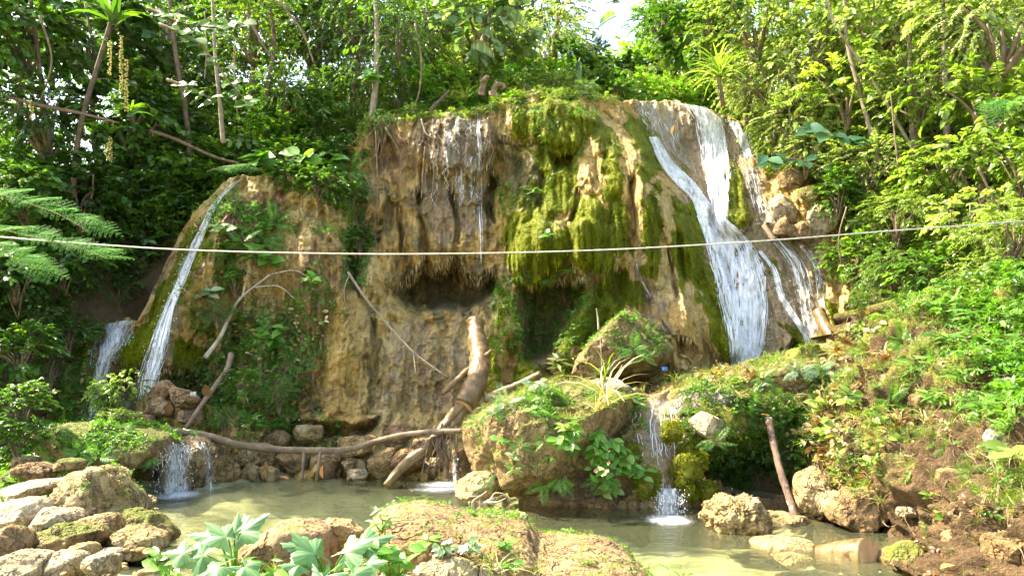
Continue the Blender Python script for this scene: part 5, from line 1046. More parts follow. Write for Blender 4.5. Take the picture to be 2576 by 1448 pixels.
def canopy_pts(n, x0, x1, y0, y1, z0, z1, seed, gap=None):
    rs = np.random.default_rng(seed); k = max(6, n // 55); c = np.stack([rs.uniform(x0, x1, k), rs.uniform(y0, y1, k), rs.uniform(z0, z1, k)], -1)
    p = c[rs.integers(0, k, n)] + unit(rs, n) * (rs.random(n) ** .45)[:, None] * np.array([1.5, 1.5, 1.1])
    if gap is not None:
        u = CU + p[:, 0] / p[:, 1] * F; v = HV - (p[:, 2] - CAM_Z) / p[:, 1] * F; p = p[~((u > gap[0]) & (u < gap[1]) & (v < gap[2]))]
    return p
scatter('canopy', canopy_pts(3600, -14, -1, 18, 27, 7, 14.5, 4), ('dark', 'mid'), .62, 'dark far canopy behind the left trees', 'canopy', seed=4)
scatter('canopy', canopy_pts(2400, -2.5, 8, 19, 28, 7.5, 13.5, 5, (1470, 1610, 100)), ('mid', 'lime'), .62, 'green far canopy behind the crest', 'canopy', seed=5)
scatter('canopy', canopy_pts(3800, 5, 18, 15, 25, 7.5, 15, 6, (1470, 1610, 100)), ('lime', 'sunny'), .62, 'sunlit far canopy above the right slope', 'canopy', seed=6)
# slender trunks that show against the leaves
def pole(pts, d, rpx, label, bark='bark_pale', name='slender_tree', cat='tree', twigs=0, leafmat='leaf_mid', crown=None):
    k = d / F; base = P(*pts[0], d); root = empty(name, base, label, cat, 'slender trunks in the forest'); g = Geo(); w = [P(u, v, d + (i * .12 if i else 0)) - base for i, (u, v) in enumerate(pts)]
    g.add(*tube([tuple(x) for x in w], [rpx * k * (1 - .45 * i / (len(w) - 1)) for i in range(len(w))], 9, 30, .15, int(pts[0][0]))); g.build('trunk', M[bark], root)
    lf = Geo(); tw = Geo(); rs = np.random.default_rng(int(pts[0][0]))
    path = smooth_path([tuple(x) for x in w], 40)
    for i in range(twigs):
        p = path[rs.integers(10, 40)]; a = rs.uniform(0, 6.28); dr = np.array([math.cos(a), math.sin(a) * .7 - .2, rs.uniform(-.1, .5)]); dr /= np.linalg.norm(dr)
        twig_leaves(lf, rs, p, dr, rs.uniform(.35, .8), 12, .11, 1.0, 'ovate', .3, wood=tw)
    if twigs: tw.build('limbs', M['bark'], root); lf.build('crown', M[leafmat], root)
    return root
pole([(562, 360), (552, 250), (540, 120), (533, -60)], 12.2, 6, 'pale thin trunk rising from the head of the left fall', twigs=6, leafmat='leaf_dark')
pole([(934, 305), (945, 200), (948, 80), (940, -60)], 13.6, 9, 'mossy trunk standing on the bare cliff corner', twigs=10)
pole([(2215, 430), (2190, 330), (2160, 220), (2130, 100), (2120, -60)], 12.7, 7.2, 'leaning forked trunk, leftmost of the thin trunk cluster', twigs=10, leafmat='leaf_lime')
pole([(2225, 400), (2205, 300), (2195, 200), (2200, -40)], 13.1, 5.6, 'thin trunk just behind the leaning forked one', twigs=8, leafmat='leaf_lime')
pole([(2305, 440), (2296, 330), (2288, 200), (2290, -60)], 12.5, 9.6, 'straight spotted trunk in the middle of the cluster', twigs=10, leafmat='leaf_lime')
pole([(2385, 440), (2380, 300), (2376, 150), (2368, -60)], 12.1, 9.6, 'straight pale trunk, rightmost of the cluster', twigs=10, leafmat='leaf_lime')
pole([(2330, 430), (2270, 330), (2190, 190), (2105, 70), (2060, -60)], 12.3, 4.8, 'long diagonal sapling crossing the cluster', twigs=12, leafmat='leaf_lime')
pole([(2060, 450), (2058, 330), (2040, 230)], 13.5, 4.0, 'short grey sapling above the sunlit boulders', twigs=6, leafmat='leaf_lime')
pole([(2480, 560), (2420, 440), (2390, 380)], 11.3, 4.8, 'bare slanting sapling on the right slope', twigs=4, leafmat='leaf_lime')
pole([(180, 560), (200, 330), (260, 120), (310, -60)], 12.0, 8, 'dark trunk carrying the fern nest and flower strings', 'bark_dark', twigs=8, leafmat='leaf_dark')
pole([(90, 600), (110, 300), (70, -60)], 12.2, 8, 'dark trunk near the left frame edge', 'bark_dark', twigs=6, leafmat='leaf_dark')
pole([(480, 420), (470, 300), (440, 120), (420, -60)], 13.4, 8, 'dark trunk left of the pale thin one', 'bark_dark', twigs=6, leafmat='leaf_dark')
pole([(680, 380), (670, 250), (690, 100), (660, -60)], 13.8, 7, 'dark trunk in the middle of the olive tree', 'bark_dark', twigs=4, leafmat='leaf_dark')
# branches, lianas, hanging flower strings
def stick(pts, d, r, label, name, cat, mat, group=None, sides=7, rough=.2, parts=()):
    """pts: photo points or (u, v, depth); r: radius in photo units at the ends"""
    q = [P(p[0], p[1], p[2] if len(p) > 2 else d) for p in pts]; k = d / F; n = len(q); rr = [k * (r[0] + (r[1] - r[0]) * i / (n - 1)) for i in range(n)]
    root = empty(name, q[0], label, cat, group); g = Geo(); g.add(*tube([tuple(x - q[0]) for x in q], rr, sides, n * 7, rough, int(pts[0][0]))); g.build('wood', M[mat], root)
    for pp, r2 in parts:
        s = [P(p[0], p[1], p[2] if len(p) > 2 else d) - q[0] for p in pp]; g = Geo(); g.add(*tube([tuple(x) for x in s], [k * (r2[0] + (r2[1] - r2[0]) * i / (len(s) - 1)) for i in range(len(s))], 6, len(s) * 6, rough, int(pp[0][0])))
        g.build('branch', M[mat], root)
    return root
def leafy_branch(pts, d, label, n, leafpx, kind, mat):
    root = stick(pts, d, (4, 1.2), label, 'leafy_branch', 'branch', 'bark', 'leafy branches reaching into view'); q = smooth_path([tuple(P(p[0], p[1], d) - P(pts[0][0], pts[0][1], d)) for p in pts], 40)
    for i in range(n):
        p = q[int(6 + 33 * i / n)]; a = i * 2.4; dr = (math.cos(a), -.4 + .4 * math.sin(a), .35 * math.sin(a) + R.uniform(-.2, .3))
        link('leaf', R.choice(leaf_one(kind, mat)), root, tuple(Vector(p) + Vector((R.uniform(-.06, .06), R.uniform(-.06, .06), R.uniform(-.05, .05)))), aimn(dr, (R.uniform(-.4, .4), -.6, .7), R.uniform(-.4, .4)), leafpx * d / F * R.uniform(.7, 1.15))
leafy_branch([(400, 60), (500, 110), (580, 210), (640, 275)], 11.4, 'round leaved branch reaching down past the pale trunk', 26, 34, 'round', 'leaf_mid')
leafy_branch([(370, 20), (460, 60), (560, 70), (620, 60)], 11.6, 'round leaved branch along the top beside the flower strings', 30, 34, 'round', 'leaf_mid')
leafy_branch([(420, 200), (500, 230), (540, 260)], 11.6, 'drooping leafy branch below the flower strings', 18, 32, 'ovate', 'leaf_mid')
leafy_branch([(2090, 430), (1990, 400), (1900, 410)], 12.6, 'blue green big leaved branch over the spray', 12, 46, 'ovate', 'leaf_teal')
leafy_branch([(2200, 370), (2100, 340), (2010, 320)], 12.2, 'big glossy leaved branch above the blue green one', 12, 48, 'heart', 'leaf_teal')
leafy_branch([(1640, -40), (1580, -10), (1520, 10)], 13.0, 'dark twig hanging into the sky gap', 9, 26, 'ovate', 'leaf_dark')
stick([(-20, 232), (80, 260), (200, 285), (300, 310)], 11.4, (6, 3), 'dark mossy branch crossing the left forest', 'forest_branch', 'branch', 'bark_dark')
stick([(380, 330), (440, 350), (540, 395), (600, 410)], 12.8, (5, 3), 'fallen branch lying above the slender fall', 'forest_branch', 'branch', 'bark_dark')
GLI = 'lianas hanging in the forest'
for i, (pts, d, r, l) in enumerate([([(590, 120), (592, 230), (600, 310)], 12.4, 2.2, 'thin liana right of the pale trunk'), ([(1045, 60), (1060, 150), (1055, 230), (1035, 285)], 13.6, 3, 'curved liana dropping to the cliff top'), ([(700, 0), (760, 80), (790, 160)], 13, 3, 'slanting liana in the olive tree'),
                                    ([(620, 30), (660, 110), (690, 150)], 12.8, 4, 'dark slanting liana above the olive tree'), ([(1090, 300), (1092, 420), (1085, 520)], 12.7, 1.8, 'hair thin root hanging over the grey wall'), ([(945, 330), (950, 480), (940, 600)], 12.6, 2, 'root hanging at the left edge of the bare cliff'),
                                    ([(970, 320), (1010, 400), (1000, 470)], 12.8, 2, 'curling root beside the bare cliff edge'), ([(2260, 420), (2250, 330), (2240, 230)], 11.6, 2.5, 'pale vine among the thin trunks'), ([(2460, 420), (2510, 520), (2560, 600)], 10, 3.5, 'bare pale stem on the right slope'),
                                    ([(2130, 520), (2110, 600), (2120, 690)], 11.4, 2, 'thin vine hanging beside the sunlit boulders'), ([(515, 30), (520, 120), (515, 200)], 12.2, 2, 'thin liana left of the pale trunk'), ([(100, 40), (130, 150), (100, 260)], 11.6, 3, 'thick liana near the left frame edge')]):
    stick(pts, d, (r, r * .7), l, 'liana', 'liana', 'vine', GLI, 5)
def flower_string(u, v0, v1, d, label):
    root = empty('flower_string', P(u, v0, d), label, 'flower string', 'hanging flower strings'); g = Geo(); rs = np.random.default_rng(u); k = d / F; n = int((v1 - v0) / 3.2); H = (v1 - v0) * k
    Geo().add(*tube([(0, 0, 0), (.01, 0, -H / 2), (0, 0, -H)], .004, 4, 8)).build('stem', M['vine'], root)
    for i in range(n):
        for s in range(3):
            a = rs.uniform(0, 6.28); D, Fc = ico(1); c = np.array([math.cos(a) * .022, math.sin(a) * .022, -H * (i + rs.random()) / n]); g.add(c + D * np.array([.013, .013, .010]) * rs.uniform(.7, 1.2), Fc, rs.random())
    g.build('flowers', M['flower'], root)
for u, v0, v1, l in [(276, 105, 190, 'pale flower string, upper left of the set'), (305, 90, 235, 'longest pale flower string under the fern nest'), (318, 150, 280, 'pale flower string beside the longest one'), (268, 360, 400, 'short pale flower string in the lower fern clump'), (278, 345, 405, 'lower flower string ending white'), (80, 260, 300, 'faint flower string near the frame edge')]:
    flower_string(u, v0, v1, 11.3, l)
blades(285, 60, 11.3, 90, 'fern nest of broad strap leaves on the dark trunk', 14, 'leaf_mid', 'nest_fern', 'fern', 2.2, 'epiphyte clumps on the left trees', .6)
blades(330, 280, 11.5, 70, 'epiphyte clump of hanging straps below the flower strings', 18, 'leaf_mid', 'strap_epiphyte', 'epiphyte', 1.2, 'epiphyte clumps on the left trees', 1.8); blades(275, 330, 11.4, 70, 'lower epiphyte clump with short flower strings', 18, 'leaf_mid', 'strap_epiphyte', 'epiphyte', 1.2, 'epiphyte clumps on the left trees', 1.8)
def pandan(u, v, d, size, label, n=46):
    p = P(u, v, d); L = size * d / F; root = empty('pandanus', p, label, 'plant'); Geo().add(*tube([(.12, .1, -.75 * L), (.04, 0, -.4 * L), (0, 0, 0)], [.05, .045, .04], 8, 12, .2)).build('trunk', M['bark'], root)
    for i in range(n):
        a = i * 2.4; el = 1.35 - 1.45 * i / n; dr = (math.cos(a) * math.cos(el), math.sin(a) * math.cos(el) * .9, math.sin(el)); link('leaf', R.choice(leaf_one('strap', 'leaf_lime')), root, (0, 0, 0), aim(dr, R.uniform(-.3, .3)), L * R.uniform(.8, 1.1))
pandan(1808, 195, 14.2, 88, 'strap leaved rosette plant above the fall crest')
def palm_frond(u, v, d, size, ang, label):
    p = P(u, v, d); root = empty('pinnate_frond', p, label, 'frond', 'broad pinnate fronds above the cliff top'); L = size * d / F; s = np.linspace(.15, 1, 13); dr = Vector((math.cos(ang), -.3, math.sin(ang))).normalized(); path = [(np.array(dr) * t + np.array([0, 0, -.22 * t * t])) * L for t in s]
    Geo().add(*tube([(0, 0, 0)] + [tuple(x) for x in path[::4]], .012, 5, 10)).build('stalk', M['leaf_mid'], root)
    up = Vector((-dr.z, -.3, dr.x))
    for i, q in enumerate(path):
        for sg in (-1, 1): link('leaflet', R.choice(leaf_one('lance', 'leaf_silver')), root, tuple(q), aim(Vector(up) * sg * .8 + dr * .45 + Vector((0, -.3, -.2))), L * .42 * math.sin(.5 + 2.3 * i / 13))
for a in [(1250, 155, 14.6, 75, 2.6, 'pinnate frond pointing left over the dead stumps'), (1330, 80, 15, 70, 2.5, 'pinnate frond above the bright narrow leaved tree'), (1460, 145, 15, 70, -1.9, 'drooping pinnate frond behind the moss dome'), (1500, 75, 16, 65, .7, 'pinnate frond pointing up at the sky gap'), (1300, 100, 14.8, 80, 2.2, 'lime pinnate frond beside the silvery tree'), (1400, 170, 14.8, 60, -1.3, 'hanging pinnate frond over the moss dome')]:
    palm_frond(*a)
# ------------------------------------------------------------------ rope, logs, roots
rope = Geo(); rp = [P(-1100, 470, 9.0), P(-600, 520, 7.9), P(-260, 570, 7.2), P(0, 596, 7.05), P(420, 626, 7.0), P(800, 637, 7.0), P(1110, 638, 7.0), P(1500, 629, 7.1), P(1900, 607, 7.4), P(2250, 580, 8.0), P(2576, 556, 8.6), P(2900, 530, 9.4), P(3400, 490, 11.0)]
rope.add(*tube([tuple(p) for p in rp], .0075, 8, 120)); ro = rope.build('rope', M['rope']); tag(ro, 'pale rope stretched level across the whole gorge', 'rope')
stick([(362, 1074, 9.6), (430, 1083, 9.7), (520, 1096, 9.8), (600, 1118, 9.8), (700, 1130, 9.9), (800, 1132, 9.9), (870, 1130, 9.9), (940, 1112, 9.9), (1000, 1096, 9.8), (1080, 1086, 9.7), (1168, 1083, 9.5)], 9.8, (11, 6.5), 'long bent fallen log lying along the far shore', 'fallen_log', 'log', 'bark', sides=12, rough=.15,
      parts=[([(765, 1135, 9.88), (763, 1165, 9.8), (760, 1205, 9.75)], (5, 3.5)), ([(806, 1130, 9.88), (802, 1165, 9.8), (796, 1212, 9.75)], (4, 3.5))])
def sawn_log():
    d = 10.2; b = P(1170, 1020, 9.9); root = empty('sawn_log', b, 'thick sawn log leaning on the cliff, wet and tan', 'log'); k = d / F
    def part(name, pts, rr, mat='log', sides=22, n=None):
        g = Geo(); g.add(*tube([tuple(P(*p) - b) for p in pts], [r * k for r in rr], sides, n or len(pts) * 10, .24, int(pts[0][0]))); g.build(name, M[mat], root)
    part('trunk', [(1194, 806, 11.0), (1200, 850, 10.8), (1208, 900, 10.5), (1202, 950, 10.2), (1185, 990, 10.0), (1168, 1018, 9.9)], [21, 25, 26, 27, 27, 25])
    part('stub', [(1210, 905, 10.45), (1228, 890, 10.35), (1236, 880, 10.3)], [10, 6, 3]); part('branch', [(1195, 918, 10.4), (1150, 955, 10.1), (1114, 990, 9.9)], [9, 8, 6])
    part('root', [(1170, 1010, 9.95), (1130, 1060, 9.9), (1080, 1120, 9.75), (1020, 1165, 9.65), (972, 1222, 9.55)], [16, 15, 13, 12, 9])
    part('root', [(1185, 1000, 10.0), (1150, 1060, 9.9), (1112, 1100, 9.8), (1122, 1150, 9.7), (1122, 1205, 9.6)], [15, 13, 9, 8, 7])
    part('root', [(1110, 1090, 9.85), (1085, 1130, 9.75), (1075, 1160, 9.7)], [7, 5, 4]); part('branch', [(1220, 1005, 10.0), (1265, 985, 9.9), (1310, 965, 9.8), (1360, 940, 9.7)], [10, 11, 9, 8])
    rs = np.random.default_rng(3)
    for i in range(16):
        u0 = 1115 + rs.uniform(-25, 35); part('rootlet', [(u0, 1060 + rs.uniform(0, 40), 9.75), (u0 + rs.uniform(-20, 14), 1110, 9.68), (u0 + rs.uniform(-55, 25), 1150 + rs.uniform(-10, 50), 9.6)], [2.2, 1.8, 1.2], 'vine', 5)
    a = np.linspace(0, 2 * np.pi, 20, endpoint=False); c = P(1160, 1030, 9.86) - b
    g = Geo(); ax = (P(1168, 1018, 9.9) - P(1185, 990, 10.0)).normalized(); s = ax.cross(Vector((0, 0, 1))).normalized(); t = s.cross(ax)
    c = P(1167, 1020, 9.895) - b + ax * .012
    g.add(np.array([tuple(c)] + [tuple(c + (s * math.cos(x) + t * math.sin(x)) * 24 * k) for x in a]), np.array([(0, 1 + i, 1 + (i + 1) % 20) for i in range(20)])); g.build('cut_face', M['cutwood'], root)
sawn_log()
stick([(876, 685, 11.7), (920, 750, 11.5), (970, 810, 11.4), (1040, 885, 11.1), (1120, 945, 10.8)], 11.2, (4, 2.2), 'long thin dead stick leaning on the cliff', 'dead_stick', 'stick', 'bark_pale', parts=[([(985, 830, 11.3), (982, 870, 11.2), (985, 900, 11.1)], (2, 1)), ([(1040, 885, 11.1), (1045, 930, 10.9), (1048, 950, 10.9)], (2, 1)), ([(880, 690, 11.6), (868, 720, 11.5), (866, 760, 11.4)], (1.8, 1))])
stick([(680, 690, 11.6), (610, 745, 11.4), (580, 790, 11.3), (555, 845, 11.1), (516, 900, 10.9)], 11.2, (2.5, 6), 'bleached forked branch on the twiggy slope', 'dead_branch', 'branch', 'drift', parts=[([(610, 745, 11.4), (620, 700, 11.5), (625, 680, 11.5)], (3, 1.5)), ([(680, 690, 11.6), (740, 680, 11.6), (780, 700, 11.5)], (2, 1)), ([(640, 722, 11.4), (700, 720, 11.4), (740, 750, 11.3)], (2, 1))])
stick([(582, 890, 10.9), (570, 930, 10.7), (545, 965, 10.5), (505, 1020, 10.2), (466, 1078, 9.9)], 10.4, (8, 5), 'brown fallen branch leaning above the bent log', 'fallen_branch', 'branch', 'bark')
stick([(1934, 1052, 8.6), (1945, 1110, 8.4), (1965, 1190, 8.1), (1985, 1250, 7.9), (2006, 1318, 7.6)], 8.1, (9, 8.5), 'leaning thin log with flaking bark by the right pool', 'leaning_log', 'log', 'bark_flaky', sides=14, rough=.2)
stick([(2060, 782, 11.7), (2075, 820, 11.5), (2095, 850, 11.3), (2100, 890, 11.1)], 11.5, (15, 17), 'forked log standing in the outermost veil', 'forked_log', 'log', 'log', sides=12, rough=.12, parts=[([(2078, 825, 11.45), (2110, 850, 11.3), (2128, 880, 11.1)], (11, 9))])
stick([(1922, 568, 12.6), (1934, 585, 12.5), (1948, 605, 12.4)], 12.5, (7, 7), 'short broken log in the slide', 'broken_log', 'log', 'bark')
DW = stick([(1165, 1318, 7.2), (1195, 1290, 7.15), (1225, 1262, 7.1), (1248, 1250, 7.1)], 7.15, (8, 3), 'bleached driftwood root between pool and ridge', 'driftwood', 'driftwood', 'drift', rough=.3,
           parts=[([(1195, 1290, 7.15), (1190, 1262, 7.1), (1212, 1245, 7.05), (1225, 1235, 7.05)], (5, 1.5)), ([(1210, 1275, 7.1), (1205, 1250, 7.1), (1185, 1248, 7.05)], (3, 1.2)), ([(1225, 1262, 7.1), (1252, 1262, 7.0), (1272, 1252, 7.0)], (4, 1)), ([(1225, 1262, 7.1), (1258, 1275, 7.0)], (3, 1)), ([(1235, 1256, 7.1), (1245, 1240, 7.1), (1268, 1240, 7.05)], (3, 1)), ([(1150, 1280, 7.0), (1190, 1308, 7.05), (1225, 1318, 7.1)], (2.5, 1.5)), ([(1180, 1262, 7.0), (1192, 1300, 7.05), (1212, 1320, 7.1)], (3, 1.5))])
stick([(1210, 240, 14.0), (1215, 215, 14.0), (1225, 195, 13.95), (1212, 205, 13.9)], 14, (9, 3), 'dead brown stump on the cliff top, pointing up', 'dead_stump', 'stump', 'bark', sides=14, rough=.75); stick([(1240, 245, 13.9), (1245, 220, 13.9), (1262, 212, 13.85), (1270, 222, 13.8)], 14, (11, 3), 'dead brown stump curling over beside the other', 'dead_stump', 'stump', 'bark', sides=14, rough=.75)
stick([(1080, 280, 13.7), (1110, 250, 13.9), (1130, 228, 14)], 13.8, (5, 3.5), 'dark stick poking up from the cliff top', 'dead_stick', 'stick', 'bark_dark')
for pts, l in [([(1060, 300, 13.0), (1075, 340, 12.8), (1110, 350, 12.75), (1150, 345, 12.75)], 'root looping over the top of the grey wall'), ([(1070, 370, 12.8), (1065, 420, 12.8), (1060, 500, 12.6)], 'root running down the left side of the grey wall'), ([(1130, 330, 12.75), (1170, 350, 12.7), (1200, 380, 12.7)], 'root across the middle of the grey wall'),
               ([(800, 730, 11.6), (808, 800, 11.5), (795, 830, 11.4)], 'brown root on the mossy earth slope'), ([(1560, 490, 12), (1562, 520, 11.9), (1558, 560, 11.9)], 'small root on the dome')][:4]:
    stick(pts, 12.5, (2.6, 1.4), l, 'exposed_root', 'root', 'vine', 'exposed roots on the cliff', 5)
stick([(2290, 1180, hit(2290, 1180) - .02), (2288, 1130, hit(2288, 1130) - .02), (2282, 1060, hit(2282, 1060) - .02), (2285, 1000, hit(2285, 1000) - .02)], 6.9, (2.5, 1.5), 'pale root hanging in the red bank', 'exposed_root', 'root', 'vine', 'roots in the red bank', 5)
stick([(2430, 1290, hit(2430, 1290) - .02), (2440, 1230, hit(2440, 1230) - .02), (2500, 1170, hit(2500, 1170) - .02)], 5.8, (4, 2), 'thick pale root arching in the lower red bank', 'exposed_root', 'root', 'vine', 'roots in the red bank', 6)
stick([(2505, 1290, hit(2505, 1290) - .02), (2512, 1220, hit(2512, 1220) - .02), (2510, 1165, hit(2510, 1165) - .02)], 5.6, (5, 3), 'upright root near the right frame edge', 'exposed_root', 'root', 'vine', 'roots in the red bank', 6)
def cut_log():
    b = P(2050, 1400, 6.6); e = P(2188, 1398, 6.15); root = empty('cut_log', b, 'tan cut log lying half under water, round end facing right', 'log'); g = Geo(); ax = e - b
    g.add(*tube([(0, 0, -.02), tuple(ax * .06 + Vector((0, 0, -.01))), tuple(ax * .5), tuple(ax)], [.07, .105, .135, .155], 28, 24, .03, 4)); g.build('trunk', M['log'], root)
    a = np.linspace(0, 2 * np.pi, 28, endpoint=False); n = ax.normalized(); s = n.cross(Vector((0, 0, 1))).normalized(); t = s.cross(n); c = ax + n * .006
    g = Geo(); g.add(np.array([tuple(c)] + [tuple(c + (s * math.cos(x) + t * math.sin(x)) * .153) for x in a]), np.array([(0, 1 + i, 1 + (i + 1) % 28) for i in range(28)])); g.build('cut_face', M['cutwood'], root)
cut_log()
# ------------------------------------------------------------------ dead leaves and scraps
def dead_leaf(u, v, d, px, label, mat, tilt=(0, -.2, 1), roll=0.0, kind='ovate'):
    root = tag(link('dead_leaf', leaf_one(kind, mat)[1], loc=P(u, v, d), rot=aim(tilt, roll), scale=px * d / F), label, 'leaf', 'large dead leaves around the pool')
for a in [(812, 1203, 9.7, 34, 'upright orange dead leaf standing at the waterline', 'orange', (-.1, -.1, 1), 3.14), (700, 1200, 9.75, 36, 'orange red dead leaf lying on the waterline', 'orange', (.9, -.5, .1), 0), (676, 1192, 9.8, 38, 'purple brown dead leaf beside the orange red one', 'litter', (-.2, -.3, 1), 3), (915, 1097, 10.2, 34, 'purple dead leaf on the square stone', 'litter', (1, -.3, .1), 0), (950, 1100, 10.2, 30, 'second purple dead leaf on the square stone', 'litter', (1, -.5, -.2), .4),
          (1662, 565, 11.6, 16, 'reddish dead leaf stuck on the dome', 'litter', (1, -.3, .2), .3), (530, 1040, 10.2, 34, 'brown dead leaf under the fallen branch', 'litter', (-.3, -.4, 1), 0), (520, 1000, 10.3, 40, 'large ribbed dead leaf behind the fallen branch', 'litter', (.1, -.4, 1), 0), (425, 1040, 10.0, 36, 'dark dead leaf on the crumbled red stones', 'litter', (.2, -.5, .9), 0), (2125, 1020, 8.4, 40, 'red dead leaf caught on the right bank', 'orange', (.9, -.4, -.3), .3), (1935, 1045, 8.5, 24, 'orange dead leaf at the top of the leaning log', 'orange', (-1, -.3, .3), 0), (1835, 1045, 8.6, 22, 'curled dead leaf on the grey shelf', 'orange', (.1, -.3, 1), .4),
          (1690, 335, 14.0, 20, 'orange leaf stuck on the crest rock', 'orange', (.2, -.3, 1), .3), (1120, 850, 11.4, 22, 'dark dead leaf on the wet lower wall', 'litter', (1, -.4, .2), 0), (1028, 920, 11.2, 24, 'black purple dead leaf on the wet lower slope', 'litter', (1, -.4, -.1), 0), (2400, 1420, 5.3, 44, 'orange leaf floating beside the mossy boulder', 'orange', (-1, -.3, .0), 0)]:
    dead_leaf(*a)
def scrap(u, v, d, w, h, label, mat):
    rs = np.random.default_rng(int(u)); n = 7; x = np.linspace(-.5, .5, n); X, Z = np.meshgrid(x, x); k = d / F
    V = np.stack([X * w * k, .25 * w * k * fbm(np.stack([X * 3, Z * 3, 0 * X], -1), 2, int(u)), Z * h * k], -1); tag(link('plastic_scrap', mesh_np('plastic_scrap', V.reshape(-1, 3), grid_faces(n, n), (M[mat],)), loc=P(u, v, d)), label, 'litter')
scrap(1672, 926, 10.1, 14, 10, 'blue plastic scrap on the mossy terrace', 'blue'); scrap(486, 990, 9.9, 15, 11, 'pale crumpled wrapper on the crumbled red stones', 'rope')
# ------------------------------------------------------------------ moss
def moss_fuzz(X, N, mask, n, label, mat, seed, L=.028, w=.30, name='moss', hang=1.0):
    rs = np.random.default_rng(seed); idx = np.where(mask.ravel() > .42)[0]; idx = rs.choice(idx, min(n, len(idx) * 3)); p = X.reshape(-1, 3)[idx] + rs.normal(0, .008, (len(idx), 3)); nr = N.reshape(-1, 3)[idx]
    dr = nr * .75 + np.array([0, 0, -.75 * hang]) + rs.normal(0, .35, (len(idx), 3)); dr /= np.linalg.norm(dr, axis=1)[:, None]; sd = np.cross(dr, nr + rs.normal(0, .2, nr.shape)); sd /= np.linalg.norm(sd, axis=1)[:, None] + 1e-6
    ln = (L * rs.uniform(.4, 1.3, len(idx)))[:, None]; V = np.stack([p - sd * ln * w, p + sd * ln * w, p + dr * ln], 1).reshape(-1, 3)
    cl = np.clip(.48 + .42 * fbm(p * 1.6, 3, 5) + .25 * fbm(p * 7, 2, 6) + rs.normal(0, .10, len(idx)), 0, 1)
    return tag(link(name, mesh_np(name, V, np.arange(len(V)).reshape(-1, 3), (M[mat],), False, {'lv': np.repeat(cl, 3)})), label, 'moss', kind='stuff')
moss_fuzz(CX, CN, CMOSS, 130000, 'thick green moss carpeting the dome and ridge', 'moss', 1)
# drip fringes below overhanging edges
dz = np.zeros_like(CD); dz[:-5] = CD[5:] - CD[:-5]
ei = np.argwhere((dz > .16) & (V < 930)); rs = np.random.default_rng(4); ei = ei[rs.choice(len(ei), min(1500, len(ei)), replace=False)]; g = Geo(); g2 = Geo()
p = CX[ei[:, 0], ei[:, 1]] + np.array([0, -.012, 0]); mo = CMOSS[ei[:, 0], ei[:, 1]] > .4
for sel, gg in ((mo, g), (~mo, g2)):
    q = p[sel]; n = len(q); leaves(gg, q, np.array([0, 0, -1.0]) + rs.normal(0, .07, (n, 3)), np.array([0, -1.0, 0]) + rs.normal(0, .3, (n, 3)), rs.uniform(.03, .15, n), .55, 'narrow', rs.random(n))
tag(g.build('moss', M['moss']), 'moss fringe dripping from the overhangs', 'moss', kind='stuff'); tag(g2.build('root_fringe', M['straw']), 'fine brown root fringe under the overhangs', 'roots', kind='stuff')
M['moss_pad'] = boulder_mat('moss pillow', (0.13, 0.14, 0.008), (0.20, 0.205, 0.018), (0.06, 0.068, 0.006), 0, .95, 2.0)
GP = 'moss pillows beside the lower chute'
for box, d, l in [((1672, 1062, 1712, 1108), 8.6, 'round moss pillow high on the right of the chute'), ((1712, 1118, 1745, 1162), 8.55, 'upper knob of the yellow moss column'), ((1697, 1150, 1760, 1215), 8.35, 'big yellow moss pillow right of the chute'), ((1740, 1135, 1775, 1180), 8.5, 'olive moss pillow right of the yellow column'), ((1598, 1180, 1655, 1245), 8.35, 'green moss pillow left of the chute foot'), ((1560, 1125, 1612, 1180), 8.6, 'olive moss pillow under the trailing herbs'), ((1722, 1225, 1750, 1260), 8.2, 'small moss knob at the chute foot'), ((1752, 1215, 1800, 1262), 8.35, 'yellow green moss pillow by the silver fern')]:
    r_ = rock(box, d, 'moss_pad', l, name='moss_pillow', cat='moss', group=GP, cuts=3, amp=.30, e=.55)
    me = r_.data; n = len(me.vertices); co = np.empty(n * 3, np.float32); me.vertices.foreach_get('co', co); no = np.empty(n * 3, np.float32); me.vertex_normals.foreach_get('vector', no)
    f_ = moss_fuzz(co.reshape(-1, 3), no.reshape(-1, 3), np.ones(n), 3500, None, 'mossy_yellow', 9, .028, .3, 'moss_fuzz', .4); f_.parent = r_; del f_['category']
# ------------------------------------------------------------------ low plants on rock and earth
def surf_pts(X, mask, n, seed, out=.0, N=None):
    rs = np.random.default_rng(seed); w = np.clip(mask.ravel().astype(float), 0, 1); idx = rs.choice(len(w), n, p=w / w.sum()); q = X.reshape(-1, 3)[idx] + rs.normal(0, .012, (n, 3))
    return q + (N.reshape(-1, 3)[idx] * out if N is not None else 0), idx
nz = fbm(BX * 1.4, 3, 300); pm = np.clip(-.05 + 2.4 * nz, .04, 1) * (1 - BWET) * (BX[..., 2] > .12) * sstep(1430, 800, BV)
scatter('grass', surf_pts(BX, pm, 5200, 1)[0], ('grass',), .13, 'thin grass and straw matting the right bank', 'grass', seed=11, tilt=.6)
scatter('dry_litter', surf_pts(BX, np.clip(.5 + nz, 0, 1) * (1 - BWET) * (BX[..., 2] > .05), 2600, 9)[0], ('litter', 'grass'), .055, 'dry straw and dead leaves strewn over the right bank', 'litter', seed=19, tilt=.7)
scatter('ground_cover', surf_pts(BX, pm, 1500, 2)[0], ('fresh', 'mid'), .11, 'small leaved ground cover on the right bank', 'ground cover', seed=12, tilt=.6)
